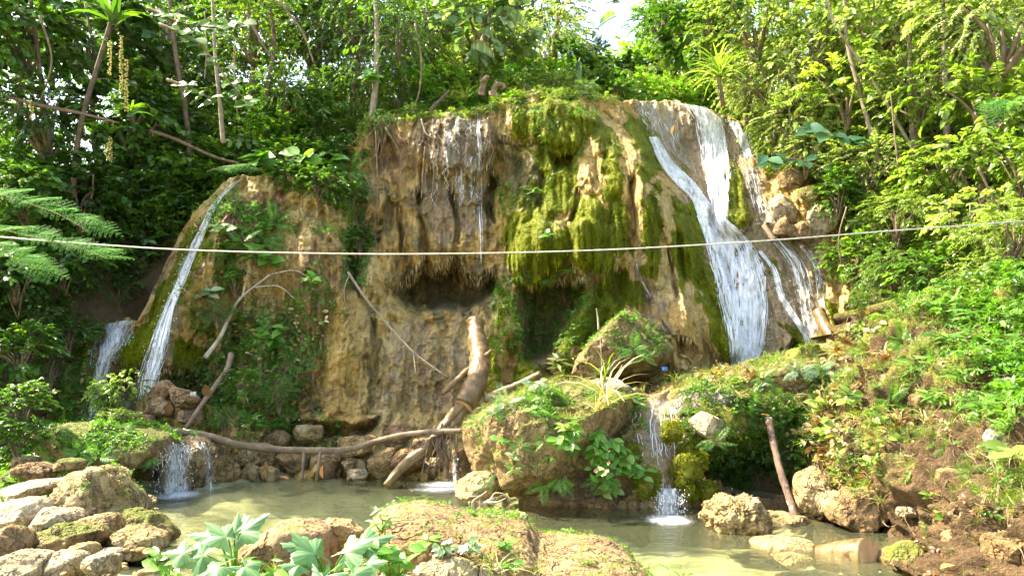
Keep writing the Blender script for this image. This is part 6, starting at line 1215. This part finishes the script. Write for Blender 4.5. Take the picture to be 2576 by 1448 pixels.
scatter('ground_cover', surf_pts(BX, np.clip(.2 + 1.5 * fbm(BX * 2.0, 3, 333), 0, 1) * sstep(2320, 2150, BU) * sstep(1990, 2060, BU) * (BV < 1240), 900, 21, .05, BN)[0], ('grass', 'litter'), .13, 'pale tangle of herbs and straw left of the bare earth', 'ground cover', seed=22, tilt=.7)
scatter('ground_cover', surf_pts(BX, (BU > 1720) * (BU < 2040) * (BV > 1020) * (BV < 1230) * 1.0, 700, 23, .08, BN)[0], ('mid', 'dark'), .15, 'dark herbs filling the recess behind the leaning log', 'ground cover', seed=24, tilt=.7)
up = sstep(905, 700, BV) + sstep(2350, 2600, BU) * sstep(1150, 900, BV)
scatter('bank_thicket', surf_pts(BX, np.clip(up, 0, 1), 1300, 3, .05, BN)[0], ('fresh', 'mid'), .24, 'leafy thicket along the crest of the right bank', 'thicket', seed=13, tilt=.5)
herbm = np.maximum(csoil, .7 * calg) * sstep(900, 780, U) * (CMOSS < .5) * np.clip(.4 + 1.5 * fbm(CX * 1.3, 3, 310), 0, 1)
scatter('ground_cover', surf_pts(CX, herbm, 2600, 4, .03, CN)[0], ('mid', 'fresh'), .13, 'small herbs rooted in the earthy left part of the cliff', 'ground cover', seed=14, tilt=.8)
scatter('dry_twigs', surf_pts(CX, herbm * sstep(640, 800, V), 700, 5, .03, CN)[0], ('grass', 'litter'), .12, 'dry twigs and dead leaves on the earthy slope', 'twigs', seed=15, tilt=.8)
hangm = ((U > 1240) & (U < 1490) & (V > 690) & (V < 900)) * .8 + ((U > 1240) & (U < 1400) & (V > 260) & (V < 540)) * .22 + ((U > 860) & (U < 930) & (V > 380) & (V < 720)) * .9 + ((U > 1420) & (U < 1500) & (V > 235) & (V < 300)) * .5
scatter('ground_cover', surf_pts(CX, hangm, 1300, 6, .04, CN)[0], ('mid', 'fresh'), .09, 'tiny ferns and herbs in the hollows of the cliff', 'ground cover', seed=16, tilt=.9)
crestm = (np.arange(NR)[:, None] < 8) * (U > 900) * (1 - (U > 1560) * (U < 1890))
scatter('ground_cover', surf_pts(CX, crestm, 480, 7, .06, CN)[0], ('grass', 'lime'), .13, 'grassy fringe along the cliff top', 'ground cover', seed=17, tilt=.4)
def on_rock(o, n, kinds, scale, label, seed, zmin=-.2, name='ground_cover', power=1.0, cond=None, tilt=.5):
    me = o.data; k = len(me.vertices); co = np.empty(k * 3, np.float32); me.vertices.foreach_get('co', co); no = np.empty(k * 3, np.float32); me.vertex_normals.foreach_get('vector', no); co = co.reshape(-1, 3); no = no.reshape(-1, 3)
    w = np.clip(no[:, 2] - zmin, 0, 1) ** power * np.clip(.3 + 1.6 * fbm(co * 2.2, 3, seed), 0, 1)
    if cond is not None: w = w * cond(co)
    q = co[np.random.default_rng(seed).choice(k, n, p=w / w.sum())] + np.array(o.location) + np.random.default_rng(seed).normal(0, .01, (n, 3)); scatter(name, q, kinds, scale, label, 'ground cover', seed=seed, tilt=tilt)
on_rock(GREAT, 800, ('fresh', 'mid'), .075, 'small herbs covering the great overhanging boulder', 31, -.35)
on_rock(GREAT, 600, ('grass',), .09, 'dry grass matting the top of the great boulder', 32, .0)
on_rock(PYR, 420, ('mid', 'fresh'), .075, 'tiny plants on the pyramid boulder', 33, -.4); on_rock(LEDGE, 800, ('fresh', 'mid'), .10, 'ferny mat on the mossy ledge', 34, -.1)
on_rock(FORE, 480, ('grass', 'fresh'), .045, 'sparse moss and seedlings on the near rock ridge', 35, -.2); on_rock(BIGB, 90, ('fresh', 'mid'), .05, 'seedlings in cracks of the largest shore boulder', 36, -.5)
rs = np.random.default_rng(8)
tp = np.stack([rs.uniform(1.4, 4.6, 900), rs.uniform(9.3, 10.8, 900), 0 * rs.random(900)], -1); tp[:, 2] = 1.20 + .10 * (tp[:, 1] - 9.3) + rs.uniform(-.05, .06, 900)
TG = rock([(1590, 985), (1660, 975), (1760, 940), (1860, 932), (1990, 905), (2080, 905), (2080, 960), (1960, 1010), (1800, 1020), (1650, 1010)], 10.2, 'mossy', 'mossy terrace shelf under the main fall', 2.2, 'terrace', 'rock', sub=6, amp=.12, cuts=0)
on_rock(TG, 900, ('grass', 'litter'), .09, 'mossy grass on the terrace under the main fall', 37, .2)
fg = np.stack([rs.uniform(-2.0, 1.0, 260), rs.uniform(3.3, 4.3, 260), rs.uniform(.2, .5, 260)], -1)
scatter('ground_cover', fg, ('fresh', 'grass'), .10, 'herbs and grass at the very front', 'ground cover', seed=18)
lg = np.stack([rs.uniform(-10, -4.7, 900), rs.uniform(4.5, 9.6, 900), rs.uniform(.1, .45, 900)], -1)
scatter('ground_cover', lg, ('fresh', 'mid'), .24, 'leafy ground cover beyond the shore boulders', 'ground cover', seed=25)
# ------------------------------------------------------------------ individual ferns and herbs
for u, v, size, kind, n, l in [(660, 600, 60, 'fern', 9, 'large bright fern on the red earth below the rope'), (690, 560, 52, 'fern', 8, 'bright fern just above the rope on the earth slope'), (610, 610, 48, 'fern', 6, 'arching fern left of the large bright one'), (840, 470, 42, 'fern', 7, 'fern hanging from the leafy shoulder'), (880, 430, 45, 'fern', 7, 'fern at the left edge of the bare cliff'), (910, 480, 36, 'pale_fern', 6, 'pale fern beside the bare cliff edge'),
                              (555, 700, 34, 'dark_fern', 6, 'dark fern beside the bleached branch'), (540, 800, 36, 'pale_fern', 7, 'bluish fern over the brown fallen branch'), (1455, 735, 28, 'dark_fern', 6, 'dark fern in the hollow under the dome'), (1380, 700, 24, 'dark_fern', 5, 'small fern under the moss overhang'), (2200, 555, 60, 'fern', 10, 'wide sunlit fern above the right end of the rope'), (2170, 690, 36, 'dark_fern', 7, 'dark fern below the sunlit boulders'), (2110, 640, 34, 'dark_fern', 6, 'dark fern right of the slide')]:
    p_, d_ = at_cliff(min(u, 2180), v, .16); fern(u, v, d_, size, l, n, kind, loc=p_)
for u, v, d, size, kind, n, l in [(300, 1045, 9.0, 40, 'pale_fern', 8, 'pale fern on top of the mossy ledge'), (380, 1150, 8.4, 34, 'dark_fern', 7, 'fern hanging under the mossy ledge'), (250, 1150, 8.0, 40, 'fern', 8, 'fern behind the pointed boulder'), (200, 1140, 8.0, 38, 'fern', 7, 'fern left of the pointed boulder top'), (1275, 1015, 8.3, 46, 'pale_fern', 7, 'pale fern on the upper left of the great boulder'), (1200, 1060, 8.2, 36, 'fern', 6, 'small fern on the left corner of the great boulder'),
                                  (1370, 1215, 8.15, 44, 'fern', 3, 'long fern hanging under the great boulder, leftmost'), (1410, 1200, 8.1, 48, 'fern', 5, 'broad fern hanging under the great boulder'), (1510, 1195, 8.2, 48, 'fern', 4, 'fern hanging in the shadow by the trailing herbs'), (1225, 1215, 8.1, 26, 'fern', 4, 'tiny fern on the face of the great boulder'), (1295, 1180, 8.05, 26, 'fern', 4, 'tiny bright fern low on the great boulder'),
                                  (1595, 880, 9.95, 44, 'fern', 8, 'fern clump on the face of the pyramid boulder'), (1620, 900, 9.9, 30, 'fern', 6, 'lower fern of the pyramid boulder'), (1520, 925, 9.9, 30, 'dark_fern', 5, 'small fern at the left foot of the pyramid boulder'),
                                  (1905, 1040, 8.3, 52, 'fern', 8, 'bright fern over the top of the leaning log'), (1890, 1010, 8.5, 44, 'fern', 7, 'fern at the edge of the terrace left of the log'), (1970, 1090, 8.3, 50, 'fern', 7, 'fern right of the leaning log'), (1850, 1130, 8.8, 48, 'dark_fern', 7, 'dark fern left of the leaning log'), (1880, 1180, 8.8, 50, 'dark_fern', 8, 'big dark fern in the shaded recess'), (1990, 1170, 8.3, 44, 'fern', 7, 'fern low on the right of the leaning log'), (1960, 1140, 8.5, 42, 'dark_fern', 7, 'dark fern behind the leaning log'), (1800, 1110, 8.5, 40, 'dark_fern', 6, 'dark fern under the white slab'),
                                  (1755, 1115, 8.2, 38, 'pale_fern', 5, 'whitish fern right of the upper moss knob'), (1830, 1195, 8.2, 54, 'pale_fern', 9, 'silver fern hanging above the coral like rock'), (1870, 1205, 8.2, 46, 'dark_fern', 7, 'green fern beside the silver one'), (2060, 930, 9.6, 42, 'pale_fern', 8, 'sunlit fern on the terrace below the forked log'), (2010, 935, 9.7, 40, 'pale_fern', 7, 'white fern at the right end of the terrace'), (2270, 860, 8.9, 50, 'fern', 8, 'fern on the sunny bank crest'), (2190, 880, 9.2, 50, 'fern', 8, 'fern beside the sunlit log end'), (1920, 955, 9.6, 34, 'fern', 6, 'small fern on the hump under the main fall'), (1760, 975, 9.5, 34, 'lacy', 6, 'lacy fern on the terrace'), (110, 1150, 7.7, 44, 'fern', 8, 'fern above the flat slab'), (150, 1075, 8.3, 42, 'fern', 8, 'fern on the left end of the mossy ledge'), (2160, 1230, 7.1, 34, 'fern', 6, 'small fern on the earthy boulder')]:
    fern(u, v, (hit(u, v, d) if v < 1190 or u > 1600 else d) - .10, size, l, n, kind)
MB = [([(-60, 470), (40, 500), (150, 540), (220, 580)], 'feathery mimosa branch at the left frame edge, upper'), ([(-60, 560), (60, 590), (190, 620), (270, 650)], 'feathery mimosa branch crossing the rope'), ([(-60, 600), (20, 640), (70, 680)], 'lowest feathery mimosa branch at the frame edge')]
def mimosa(pts, d, label, px, n=9):
    root = stick(pts, d, (2.5, 1), label, 'mimosa_branch', 'branch', 'bark', 'feathery mimosa branches'); o = P(pts[0][0], pts[0][1], d); q = smooth_path([tuple(P(p[0], p[1], d) - o) for p in pts], 30)
    for i in range(n):
        p = q[3 + int(26 * i / n)]; sg = 1 if i % 2 else -1; dr = (.75, -.25 * sg - .2, .28 * sg - .12 + R.uniform(-.1, .1))
        link('frond', R.choice(FROND['mimosa']), root, tuple(p), aimn(dr, (-.1, -.45, .85), R.uniform(-.3, .3)), px * d / F * R.uniform(.8, 1.15))
for k, (pts, l) in enumerate(MB): mimosa(pts, 6.4 + .15 * k, l, 120)
mimosa([(620, 415), (560, 420), (520, 432)], 12.0, 'feathery branch over the head of the slender fall', 75, 8)
fern(2540, 250, 9.5, 90, 'feathery pale branch at the right frame edge', 5, 'mimosa', 2.2, -.1, 'feathery mimosa branches', 'mimosa_branch', -.6)
for u, v, size, n, kind, mat, lp, l in [(655, 420, 30, 8, 'heart', 'leaf_fresh', 38, 'broad ribbed leaves above the red earth'), (770, 425, 34, 7, 'heart', 'leaf_fresh', 42, 'big heart leaves right of the ribbed ones'), (830, 430, 34, 6, 'heart', 'leaf_fresh', 38, 'heart leaved plant at the cliff shoulder'), (640, 660, 30, 8, 'ovate', 'leaf_fresh', 34, 'bright oval leaves under the large fern'), (680, 675, 26, 6, 'ovate', 'leaf_fresh', 34, 'oval leaved herb on the earth slope'),
                                       (570, 640, 26, 8, 'ovate', 'leaf_mid', 28, 'green herb left of the large fern'), (520, 760, 30, 9, 'ovate', 'leaf_silver', 28, 'greyish trailing herb along the earth edge'), (525, 850, 34, 10, 'ovate', 'leaf_mid', 28, 'leafy herb over the end of the bleached branch'), (690, 880, 60, 11, 'heart', 'leaf_fresh', 30, 'heart leaved climber on the twiggy slope'), (560, 590, 24, 7, 'ovate', 'leaf_mid', 26, 'small herb beside the slender fall'), (780, 715, 20, 6, 'ovate', 'leaf_fresh', 24, 'small bright herb on the mossy bank'),
                                       (930, 205, 18, 5, 'heart', 'leaf_fresh', 30, 'pale green leaf cluster on the mossy trunk'), (1345, 490, 20, 7, 'lance', 'leaf_fresh', 26, 'narrow leaved herb on the dome'), (1440, 690, 24, 9, 'lance', 'leaf_mid', 26, 'dangling herb under the moss dome'), (1480, 250, 34, 12, 'ovate', 'leaf_fresh', 20, 'bright herb on the shoulder of the dome'), (1345, 290, 24, 8, 'ovate', 'leaf_mid', 20, 'green herb in the moss at the dome top'), (1375, 600, 14, 6, 'round', 'leaf_fresh', 14, 'lime herb in the moss below the dome centre'), (1290, 870, 18, 6, 'lance', 'leaf_fresh', 20, 'small fern like herb in the lower hollow')]:
    p_, d_ = at_cliff(u, v, .14); herb(u, v, d_, size * 1.2, l, n + 3, kind, mat, lp * 1.25)
for u, v, d, size, n, kind, mat, lp, l, st in [(590, 1010, 10.2, 60, 12, 'ovate', 'leaf_mid', 26, 'leafy herb above the bent log', 3), (640, 1080, 10.2, 40, 16, 'lance', 'leaf_fresh', 24, 'grassy leaved herb behind the bent log', 5), (490, 1100, 9.7, 30, 8, 'lance', 'leaf_mid', 22, 'tuft of narrow leaves by the cascade mound', 3), (405, 1070, 9.4, 26, 6, 'round', 'leaf_fresh', 24, 'round leaved seedling at the log end', 2), (80, 1130, 7.6, 50, 9, 'heart', 'leaf_fresh', 46, 'broad bright leaves at the left frame edge', 3), (20, 1110, 7.4, 50, 8, 'heart', 'leaf_fresh', 52, 'large pale leaf plant cut by the left frame edge', 3),
                                               (1420, 950, 8.5, 62, 24, 'lance', 'leaf_lime', 34, 'willowy herb on top of the great boulder', 6), (1350, 990, 8.3, 40, 14, 'ovate', 'leaf_silver', 24, 'white flecked herb on the great boulder', 4), (1590, 1040, 8.5, 50, 16, 'lance', 'leaf_fresh', 34, 'narrow leaved herb at the right end of the great boulder', 5), (1430, 1090, 8.0, 40, 14, 'ovate', 'leaf_lime', 28, 'yellow green herb on the face of the great boulder', 4), (1345, 1050, 8.0, 30, 7, 'ovate', 'leaf_fresh', 26, 'small oval leaved herb on the boulder face', 2), (1260, 1120, 7.95, 20, 5, 'round', 'leaf_fresh', 18, 'tiny round leaved herb on the boulder face', 2), (1290, 1160, 7.95, 20, 7, 'ovate', 'leaf_silver', 18, 'pale seedlings low on the boulder face', 3)]:
    herb(u, v, hit(u, v, d) - .07, size, l, n, kind, mat, lp * 1.15, stems=st)
for u, v, d, size, n, lean, l in [(1450, 1080, 7.9, 70, 22, (-.5, -.5, -.35), 'trailing herb spilling left over the great boulder'), (1500, 1080, 7.9, 110, 34, (.1, -.35, -1), 'long trailing herb hanging to the waterline'), (1540, 1100, 7.9, 90, 30, (.35, -.35, -.9), 'trailing herb beside the long one'), (1560, 1180, 7.9, 60, 16, (.9, -.3, -.1), 'herb shoot reaching right to the chute'), (1530, 1190, 7.85, 55, 18, (0, -.3, -1), 'lowest variegated tip of the trailing herbs')]:
    herb(u, v, min(hit(u, v, d), 8.3) - .10, size * 1.1, l, int(n * 1.5), 'ovate', 'leaf_lime' if 'varieg' in l else 'leaf_fresh', 30, lean=lean, stems=4, vine=True, spread=1.6)
for u, v, d, size, n, mat, l in [(1525, 1010, 8.2, 150, 16, 'straw', 'dry pale grass hanging over the great boulder'), (1520, 960, 8.6, 130, 9, 'grass', 'tall arching grass beside the seed head'), (1500, 1030, 8.1, 90, 14, 'straw', 'second clump of dry grass on the boulder shoulder'), (1300, 1010, 8.3, 50, 16, 'grass', 'grass tuft on the upper left of the great boulder'), (1700, 960, 9.8, 50, 24, 'grass', 'olive grass tuft on the terrace, near the blue scrap'), (1790, 955, 9.9, 50, 24, 'grass', 'olive grass tuft in the middle of the terrace'), (1740, 1010, 9.2, 44, 22, 'grass', 'grass tuft above the chute'), (1000, 1420, 3.9, 110, 22, 'grass', 'grass clump among the foreground herbs'), (1245, 1440, 3.9, 100, 20, 'grass', 'grass clump in front of the ridge'), (1345, 1440, 4.0, 70, 12, 'grass', 'small grass clump near the ridge middle'), (1170, 250, 13.8, 60, 16, 'grass', 'grass tuft leaning beside the dead stumps')]:
    blades(u, v, d, size, l, n, mat)
GB = 'bamboo grass clumps on the right bank'
for u, v, d, size, l in [(2420, 960, 7.4, 90, 'bamboo grass clump in the middle of the bank'), (2520, 900, 7.2, 110, 'bamboo grass clump right of the pale root'), (2470, 1040, 6.8, 90, 'bamboo grass drooping over the bare earth'), (2560, 1010, 6.6, 110, 'bamboo grass at the right frame edge, lower'), (2380, 880, 8.2, 90, 'bamboo grass on the upper bank'), (2300, 940, 8.0, 70, 'bamboo grass left of the others'), (2560, 820, 7.6, 120, 'bamboo grass at the right frame edge, upper'), (2450, 820, 8.2, 90, 'bamboo grass below the spiky shrub'), (2350, 1010, 7.5, 60, 'small bamboo grass above the pale root'), (2540, 1100, 6.2, 80, 'lowest bamboo grass over the grey stone')]:
    herb(u, v, hit(u, v, d) - .03, size * .8, l, 36, 'narrow', 'leaf_fresh', 46, 'bamboo_grass', 'grass', GB, 3.0, (-.15, -.55, .45), 7)
for u, v, d, size, n, lp, l in [(2130, 1030, 8.1, 60, 18, 34, 'pale leaved herb beside the red dead leaf'), (2080, 1110, 8.0, 60, 16, 40, 'lobed pale herb above the tall ochre boulder'), (2200, 1080, 7.6, 50, 16, 26, 'yellow green herb in the middle of the right bank'), (2230, 1130, 7.3, 40, 12, 26, 'yellow green herb low on the right bank'), (2180, 1180, 7.4, 50, 14, 28, 'trailing herb above the earthy boulder'), (2110, 1210, 7.6, 34, 10, 28, 'dark herb beside the tall ochre boulder'), (2370, 1310, 5.9, 30, 10, 26, 'seedling in the lower red bank'), (2330, 1260, 6.2, 30, 8, 22, 'small seedling near the flat pale stone'), (2540, 1170, 5.6, 60, 7, 70, 'big lobed yellow leaf at the right frame edge'), (2060, 1040, 8.4, 50, 14, 34, 'pale trailing herb right of the leaning log')]:
    herb(u, v, hit(u, v, d) - .07, size, l, n, 'ovate', 'leaf_lime', lp, stems=4)
# big lobed leaves in the foreground
def lobed_leaf(name, mat, lv, seed):
    rs = np.random.default_rng(seed); a = np.linspace(-2.55, 2.55, 91); lob = .60 + .40 * (1 - np.abs(np.sin(a * 2.45))) ** .85; tooth = 1 + .045 * np.sin(a * 23 + seed)
    r = lob * tooth * (.62 + .38 * np.cos(a * .5)); g = Geo(); X = [np.array([0, .12, 0])]
    for s in (.2, .4, .6, .8, 1.0):
        p = np.stack([np.sin(a) * r * s * .62, .12 + np.cos(a) * r * s * .85, -.13 * s ** 2 + .018 * s * np.cos(a * 4.9) + .05 * s * np.sin(a * 1.3 + seed)], -1); X.append(p)
    n = len(a); V = np.vstack([X[0][None]] + X[1:]); f = [(0, 1 + i + 1, 1 + i) for i in range(n - 1)]; q = []
    for k in range(4):
        b = 1 + k * n; q += [(b + i, b + i + 1, b + n + i + 1, b + n + i) for i in range(n - 1)]
    ve = np.clip(.22 * np.exp(-(np.abs(np.sin(a * 2.45)) / .07) ** 2) + .10 * np.exp(-(np.abs(np.sin(a * 9.8)) / .15) ** 2), 0, .3); g.add(V, [np.array(f), np.array(q)], np.clip(np.r_[lv, np.tile(lv - .34 + 1.8 * ve, 5) + .10 * rs.normal(size=5 * n)], 0, .97)); return g.mesh(name, (M[mat],))
LOBED = [lobed_leaf('lobed leaf', 'leaf_pale', lv, i) for i, lv in enumerate((.55, .75, .9))]
def lobed_plant(u, v, d, label, specs):
    b = P(u, v, d); root = empty('lobed_plant', b, label, 'plant', 'large lobed plants in front'); g = Geo()
    for (lu, lv_, ld, px, ang, tilt) in specs:
        q = P(lu, lv_, ld) - b; g.add(*tube([(0, 0, 0), tuple(q * .5 + Vector((0, 0, .06))), tuple(q)], [.008, .006, .004], 6, 10)); dr = Vector((math.cos(ang), -.15, math.sin(ang) + tilt)); link('leaf', LOBED[int(lu) % 3], root, q, aimn(dr, (R.uniform(-.35, .35), -.62, .72), R.uniform(-.25, .25)), px * ld / F)
    g.build('stems', M['leaf_fresh'], root)
lobed_plant(590, 1500, 4.0, 'tall lobed leaf plant in front of the rounded boulder', [(600, 1345, 3.95, 92, .9, .2), (575, 1355, 3.9, 80, 2.4, .25), (545, 1350, 4.0, 80, 2.9, .1), (520, 1395, 3.9, 88, 3.3, .0), (470, 1390, 3.9, 70, 3.0, .1), (560, 1420, 3.7, 85, 3.6, -.1), (610, 1420, 3.7, 70, -.6, -.1), (590, 1345, 3.95, 60, 1.6, .3)])
lobed_plant(830, 1520, 3.7, 'low lobed leaf plant in the front middle', [(800, 1400, 3.65, 100, 2.2, .2), (860, 1395, 3.65, 95, .5, .2), (900, 1370, 3.7, 100, .4, .25), (780, 1380, 3.7, 80, 2.9, .2), (830, 1440, 3.5, 100, 3.8, -.1), (880, 1440, 3.5, 95, -.5, -.1), (760, 1420, 3.6, 60, 3.2, .1), (920, 1420, 3.6, 60, .1, .1), (810, 1440, 3.5, 80, -1.4, .0)])
for u, v, d, size, n, kind, lp, l, st in [(430, 1470, 4.3, 110, 16, 'ovate', 44, 'leafy herb left of the tall lobed plant', 4), (655, 1480, 3.9, 110, 16, 'lance', 60, 'rosette of narrow leaves before the rounded boulder', 3), (1000, 1470, 3.8, 130, 30, 'ovate', 44, 'bushy herb beside the white stone', 7), (960, 1430, 3.9, 100, 22, 'lance', 46, 'narrow leaved herb under the ridge end', 5), (1120, 1400, 4.0, 50, 16, 'ovate', 30, 'pale leaved herb on the ridge foot', 5), (1180, 1395, 4.0, 50, 16, 'ovate', 30, 'pale leaved herb right of the white stone', 5), (1085, 1380, 4.1, 50, 14, 'ovate', 30, 'green herb above the white stone', 4), (960, 1340, 4.0, 60, 14, 'lance', 36, 'upright herb at the left end of the ridge', 3), (1290, 1440, 3.9, 40, 10, 'ovate', 26, 'seedling on the front of the ridge', 3), (700, 1480, 3.8, 60, 10, 'ovate', 40, 'low leaves between the two lobed plants', 3), (1270, 1380, 4.1, 34, 9, 'ovate', 26, 'seedling halfway along the ridge', 3)]:
    herb(u, v, d, size, l, n, kind, 'leaf_fresh' if 'pale' not in l else 'leaf_silver', lp, stems=st)
stick([(948, 1390, 4.1), (965, 1330, 4.1), (990, 1290, 4.1), (1010, 1268, 4.1), (1020, 1275, 4.1)], 4.1, (1.6, .8), 'thin curved dry stalk at the left end of the ridge', 'dry_stalk', 'stalk', 'drift')
stick([(1515, 975, 8.5), (1512, 880, 8.5), (1505, 800, 8.5)], 8.5, (1.2, .8), 'tall dry stalk with a feathery seed head', 'dry_stalk', 'stalk', 'drift', parts=[([(1506, 830, 8.5), (1504, 800, 8.5), (1500, 775, 8.5)], (3.0, 1))])

# tangles of dry twigs on the earth slope and hair roots over the cliff edge
def cliff_hairs(name, starts, steps, r, mat, label, seed, wander, down):
    rs = np.random.default_rng(seed); g = Geo(); n = steps; Us, Vs = [], []
    for u0, v0, ln in starts:
        u, v = u0, v0; a = rs.uniform(0, 6.28) if not down else math.pi / 2; us, vs = [], []
        for k in range(n):
            us.append(u); vs.append(v); a += rs.normal(0, wander); a = a * .8 + (math.pi / 2) * .2 if down else a; u += math.cos(a) * ln / n; v += math.sin(a) * ln / n
        Us.append(us); Vs.append(vs)
    Us, Vs = np.array(Us, np.float32), np.array(Vs, np.float32); D = cliff_depth(Us, Vs)[0]
    for us, vs, d in zip(Us, Vs, D):
        d = np.minimum(d, d.mean() + .03) - .04 - rs.uniform(0, .08)
        g.add(*tube([tuple(p) for p in Pn(us, vs, d)], np.linspace(r * rs.uniform(.7, 1.3), r * .35, n), 4, n * 3, cap=False), rs.random())
    tag(g.build(name, M[mat]), label, 'twigs', kind='stuff')
rs = np.random.default_rng(77)
cliff_hairs('dry_twigs', [(rs.uniform(560, 820), rs.uniform(690, 980), rs.uniform(60, 170)) for _ in range(80)], 7, .007, 'vine', 'tangle of thin dry twigs on the earth slope', 1, .55, False)
cliff_hairs('hanging_roots', [(rs.uniform(930, 1260), rs.uniform(290, 360), rs.uniform(60, 330)) for _ in range(60)] + [(rs.uniform(880, 960), rs.uniform(380, 560), rs.uniform(60, 200)) for _ in range(25)] + [(rs.uniform(520, 900), rs.uniform(470, 640), rs.uniform(40, 160)) for _ in range(30)], 8, .006, 'vine', 'hair roots hanging over the upper cliff', 2, .35, True)
cliff_hairs('hanging_roots', [(rs.uniform(1000, 1250), rs.uniform(660, 700), rs.uniform(40, 120)) for _ in range(30)] + [(rs.uniform(1290, 1560), rs.uniform(670, 700), rs.uniform(30, 110)) for _ in range(34)] + [(rs.uniform(240, 540), rs.uniform(900, 930), rs.uniform(40, 110)) for _ in range(40)], 6, .005, 'vine', 'hair roots under the overhangs', 3, .2, True)

# drooping ferns over the great boulder and down the right bank
for u, v, sz, l in [(1240, 1040, 36, 'arching fern on the left shoulder of the great boulder'), (1330, 1015, 36, 'arching fern on the crown of the great boulder'), (1370, 1110, 34, 'fern on the middle of the great boulder face'), (1460, 1130, 38, 'fern drooping beside the trailing herbs'), (1310, 1120, 30, 'small fern on the great boulder face, upper'), (2070, 1000, 44, 'fern on the upper left of the right bank'), (2150, 960, 44, 'fern above the red dead leaf'), (2040, 1080, 40, 'fern right of the leaning log top'), (2240, 1010, 44, 'fern in the middle of the right bank'), (2130, 1150, 36, 'fern above the wide earthy boulder'), (2290, 1090, 36, 'fern near the small pale stone'), (2380, 1130, 40, 'fern left of the grey flat stone'), (2440, 1180, 36, 'fern in the bare earth under the bamboo grass'), (2340, 930, 50, 'fern under the upper bamboo grass'), (2500, 1000, 50, 'fern beside the right frame bamboo grass')]:
    fern(u, v, hit(u, v, 8) - .08, sz, l, 7, R.choice(['fern', 'dark_fern']))
for u, v, sz, l in [(2120, 900, 80, 'dry arching grass at the left end of the bank crest'), (2230, 900, 80, 'dry arching grass on the bank crest'), (2160, 1060, 70, 'dry grass hanging beside the red dead leaf'), (2260, 1060, 70, 'dry grass hanging in the middle of the bank'), (2330, 1060, 60, 'dry grass beside the pale root'), (2400, 1010, 70, 'dry grass under the middle bamboo grass'), (1990, 1010, 60, 'dry grass over the top of the recess'), (1860, 1000, 50, 'dry grass at the terrace edge')]:
    blades(u, v, hit(u, v, 8) - .05, sz, l, 22, 'straw', 'dry_grass_tuft', droop=1.7)
# stones and silt packed between the shore boulders
g = Geo(); rs = np.random.default_rng(61); D, Fc = ico(2)
for k in range(260):
    x, y = rs.uniform(-4.6, -2.5), rs.uniform(4.9, 8.3); r = rs.uniform(.015, .06); z = .14 + .04 * rs.random()
    if x > -2.6 - .45 * (y - 5.2): continue
    q = D * np.array([r, r, r * .6]) * rs.uniform(.7, 1.3, 3); g.add(q * (1 + .25 * fbm(D * 1.6 + k, 2, k))[:, None] + np.array([x, y, z]), Fc)
tag(g.build('pebbles', M['ochre']), 'small stones packed between the shore boulders', 'pebbles', kind='stuff')

# rough ground on the right bank: half buried stones, tangled shrubs, dry roots
for u, v, w, h, m, l in [(2065, 985, 70, 46, 'mossy', 'half buried mossy stone at the left end of the bank crest'), (2180, 985, 80, 50, 'brown', 'earthy stone poking out above the red dead leaf'), (2250, 960, 60, 44, 'mossy', 'mossy stone under the bank crest grass'), (2330, 1010, 70, 44, 'brown', 'brown stone beside the pale hanging root'), (2215, 1120, 60, 46, 'brown', 'brown stone in the middle of the bank'), (2120, 1090, 64, 52, 'ochre', 'ochre stone left of the yellow green herbs'), (2400, 1200, 70, 46, 'brown', 'stone in the bare earth below the bamboo grass'), (2270, 1230, 60, 40, 'red', 'reddish stone above the flat pale one'), (2480, 1260, 80, 60, 'brown', 'earth covered stone beside the arching root'), (2540, 1380, 110, 80, 'brown', 'dark stone in the lower right corner'), (2420, 1360, 70, 46, 'brown', 'dark stone above the floating orange leaf'), (2010, 1000, 60, 40, 'mossy', 'mossy lump at the end of the terrace')]:
    d_ = at_bank(u, v)[1]; rock((u - w / 2, v - h / 2, u + w / 2, v + h / 2), d_ + .10, m, l, .32, name='stone', cat='stone', group='stones in the right bank')
for u, v, r_, k_, l in [(2060, 950, 36, 'mid_big', 'leafy shrub beside the forked log foot'), (2140, 1000, 38, 'mid_narrow', 'drooping shrub over the red dead leaf'), (2210, 1040, 36, 'lime_big', 'pale leaved shrub in the middle of the bank'), (2060, 1110, 40, 'mid_big', 'leafy shrub right of the leaning log'), (2290, 1040, 34, 'mid_small', 'fine leaved shrub on the bank'), (2180, 1160, 34, 'lime_big', 'small pale shrub low on the bank'), (2390, 950, 44, 'mid_narrow', 'dark narrow leaved shrub on the upper bank'), (2110, 860, 44, 'mid_big', 'shaded shrub right of the forked log'), (2190, 840, 44, 'dark_big', 'dark shrub in the nook above the bank crest'), (2500, 930, 50, 'mid_narrow', 'narrow leaved shrub near the right frame edge'), (1970, 1060, 34, 'dark_big', 'dark shrub hanging over the recess')]:
    bush(u, v, hit(u, v, 8) - .02, r_, k_, l, group='shrubs tangled on the right bank', sz=.9)
g = Geo(); rs = np.random.default_rng(91)
for k in range(70):
    u, v = rs.uniform(2030, 2560), rs.uniform(900, 1400); a = rs.uniform(.6, 2.6); us, vs = [], []
    for i in range(6): us.append(u); vs.append(v); a += rs.normal(0, .45); u += math.cos(a) * 16; v += math.sin(a) * 16
    us, vs = np.array([us], np.float32), np.array([vs], np.float32)
    if (vs[0] < np.interp(us[0], [a for a, b in BANK_TOP], [b for a, b in BANK_TOP])).any(): continue
    d = bank_depth(us, vs)[0][0] - .07 - rs.uniform(0, .06); g.add(*tube([tuple(p) for p in Pn(us[0], vs[0], d)], np.linspace(.006, .002, 6), 4, 16, cap=False))
tag(g.build('dry_roots', M['vine']), 'dry roots and stems trailing over the right bank', 'roots', kind='stuff')
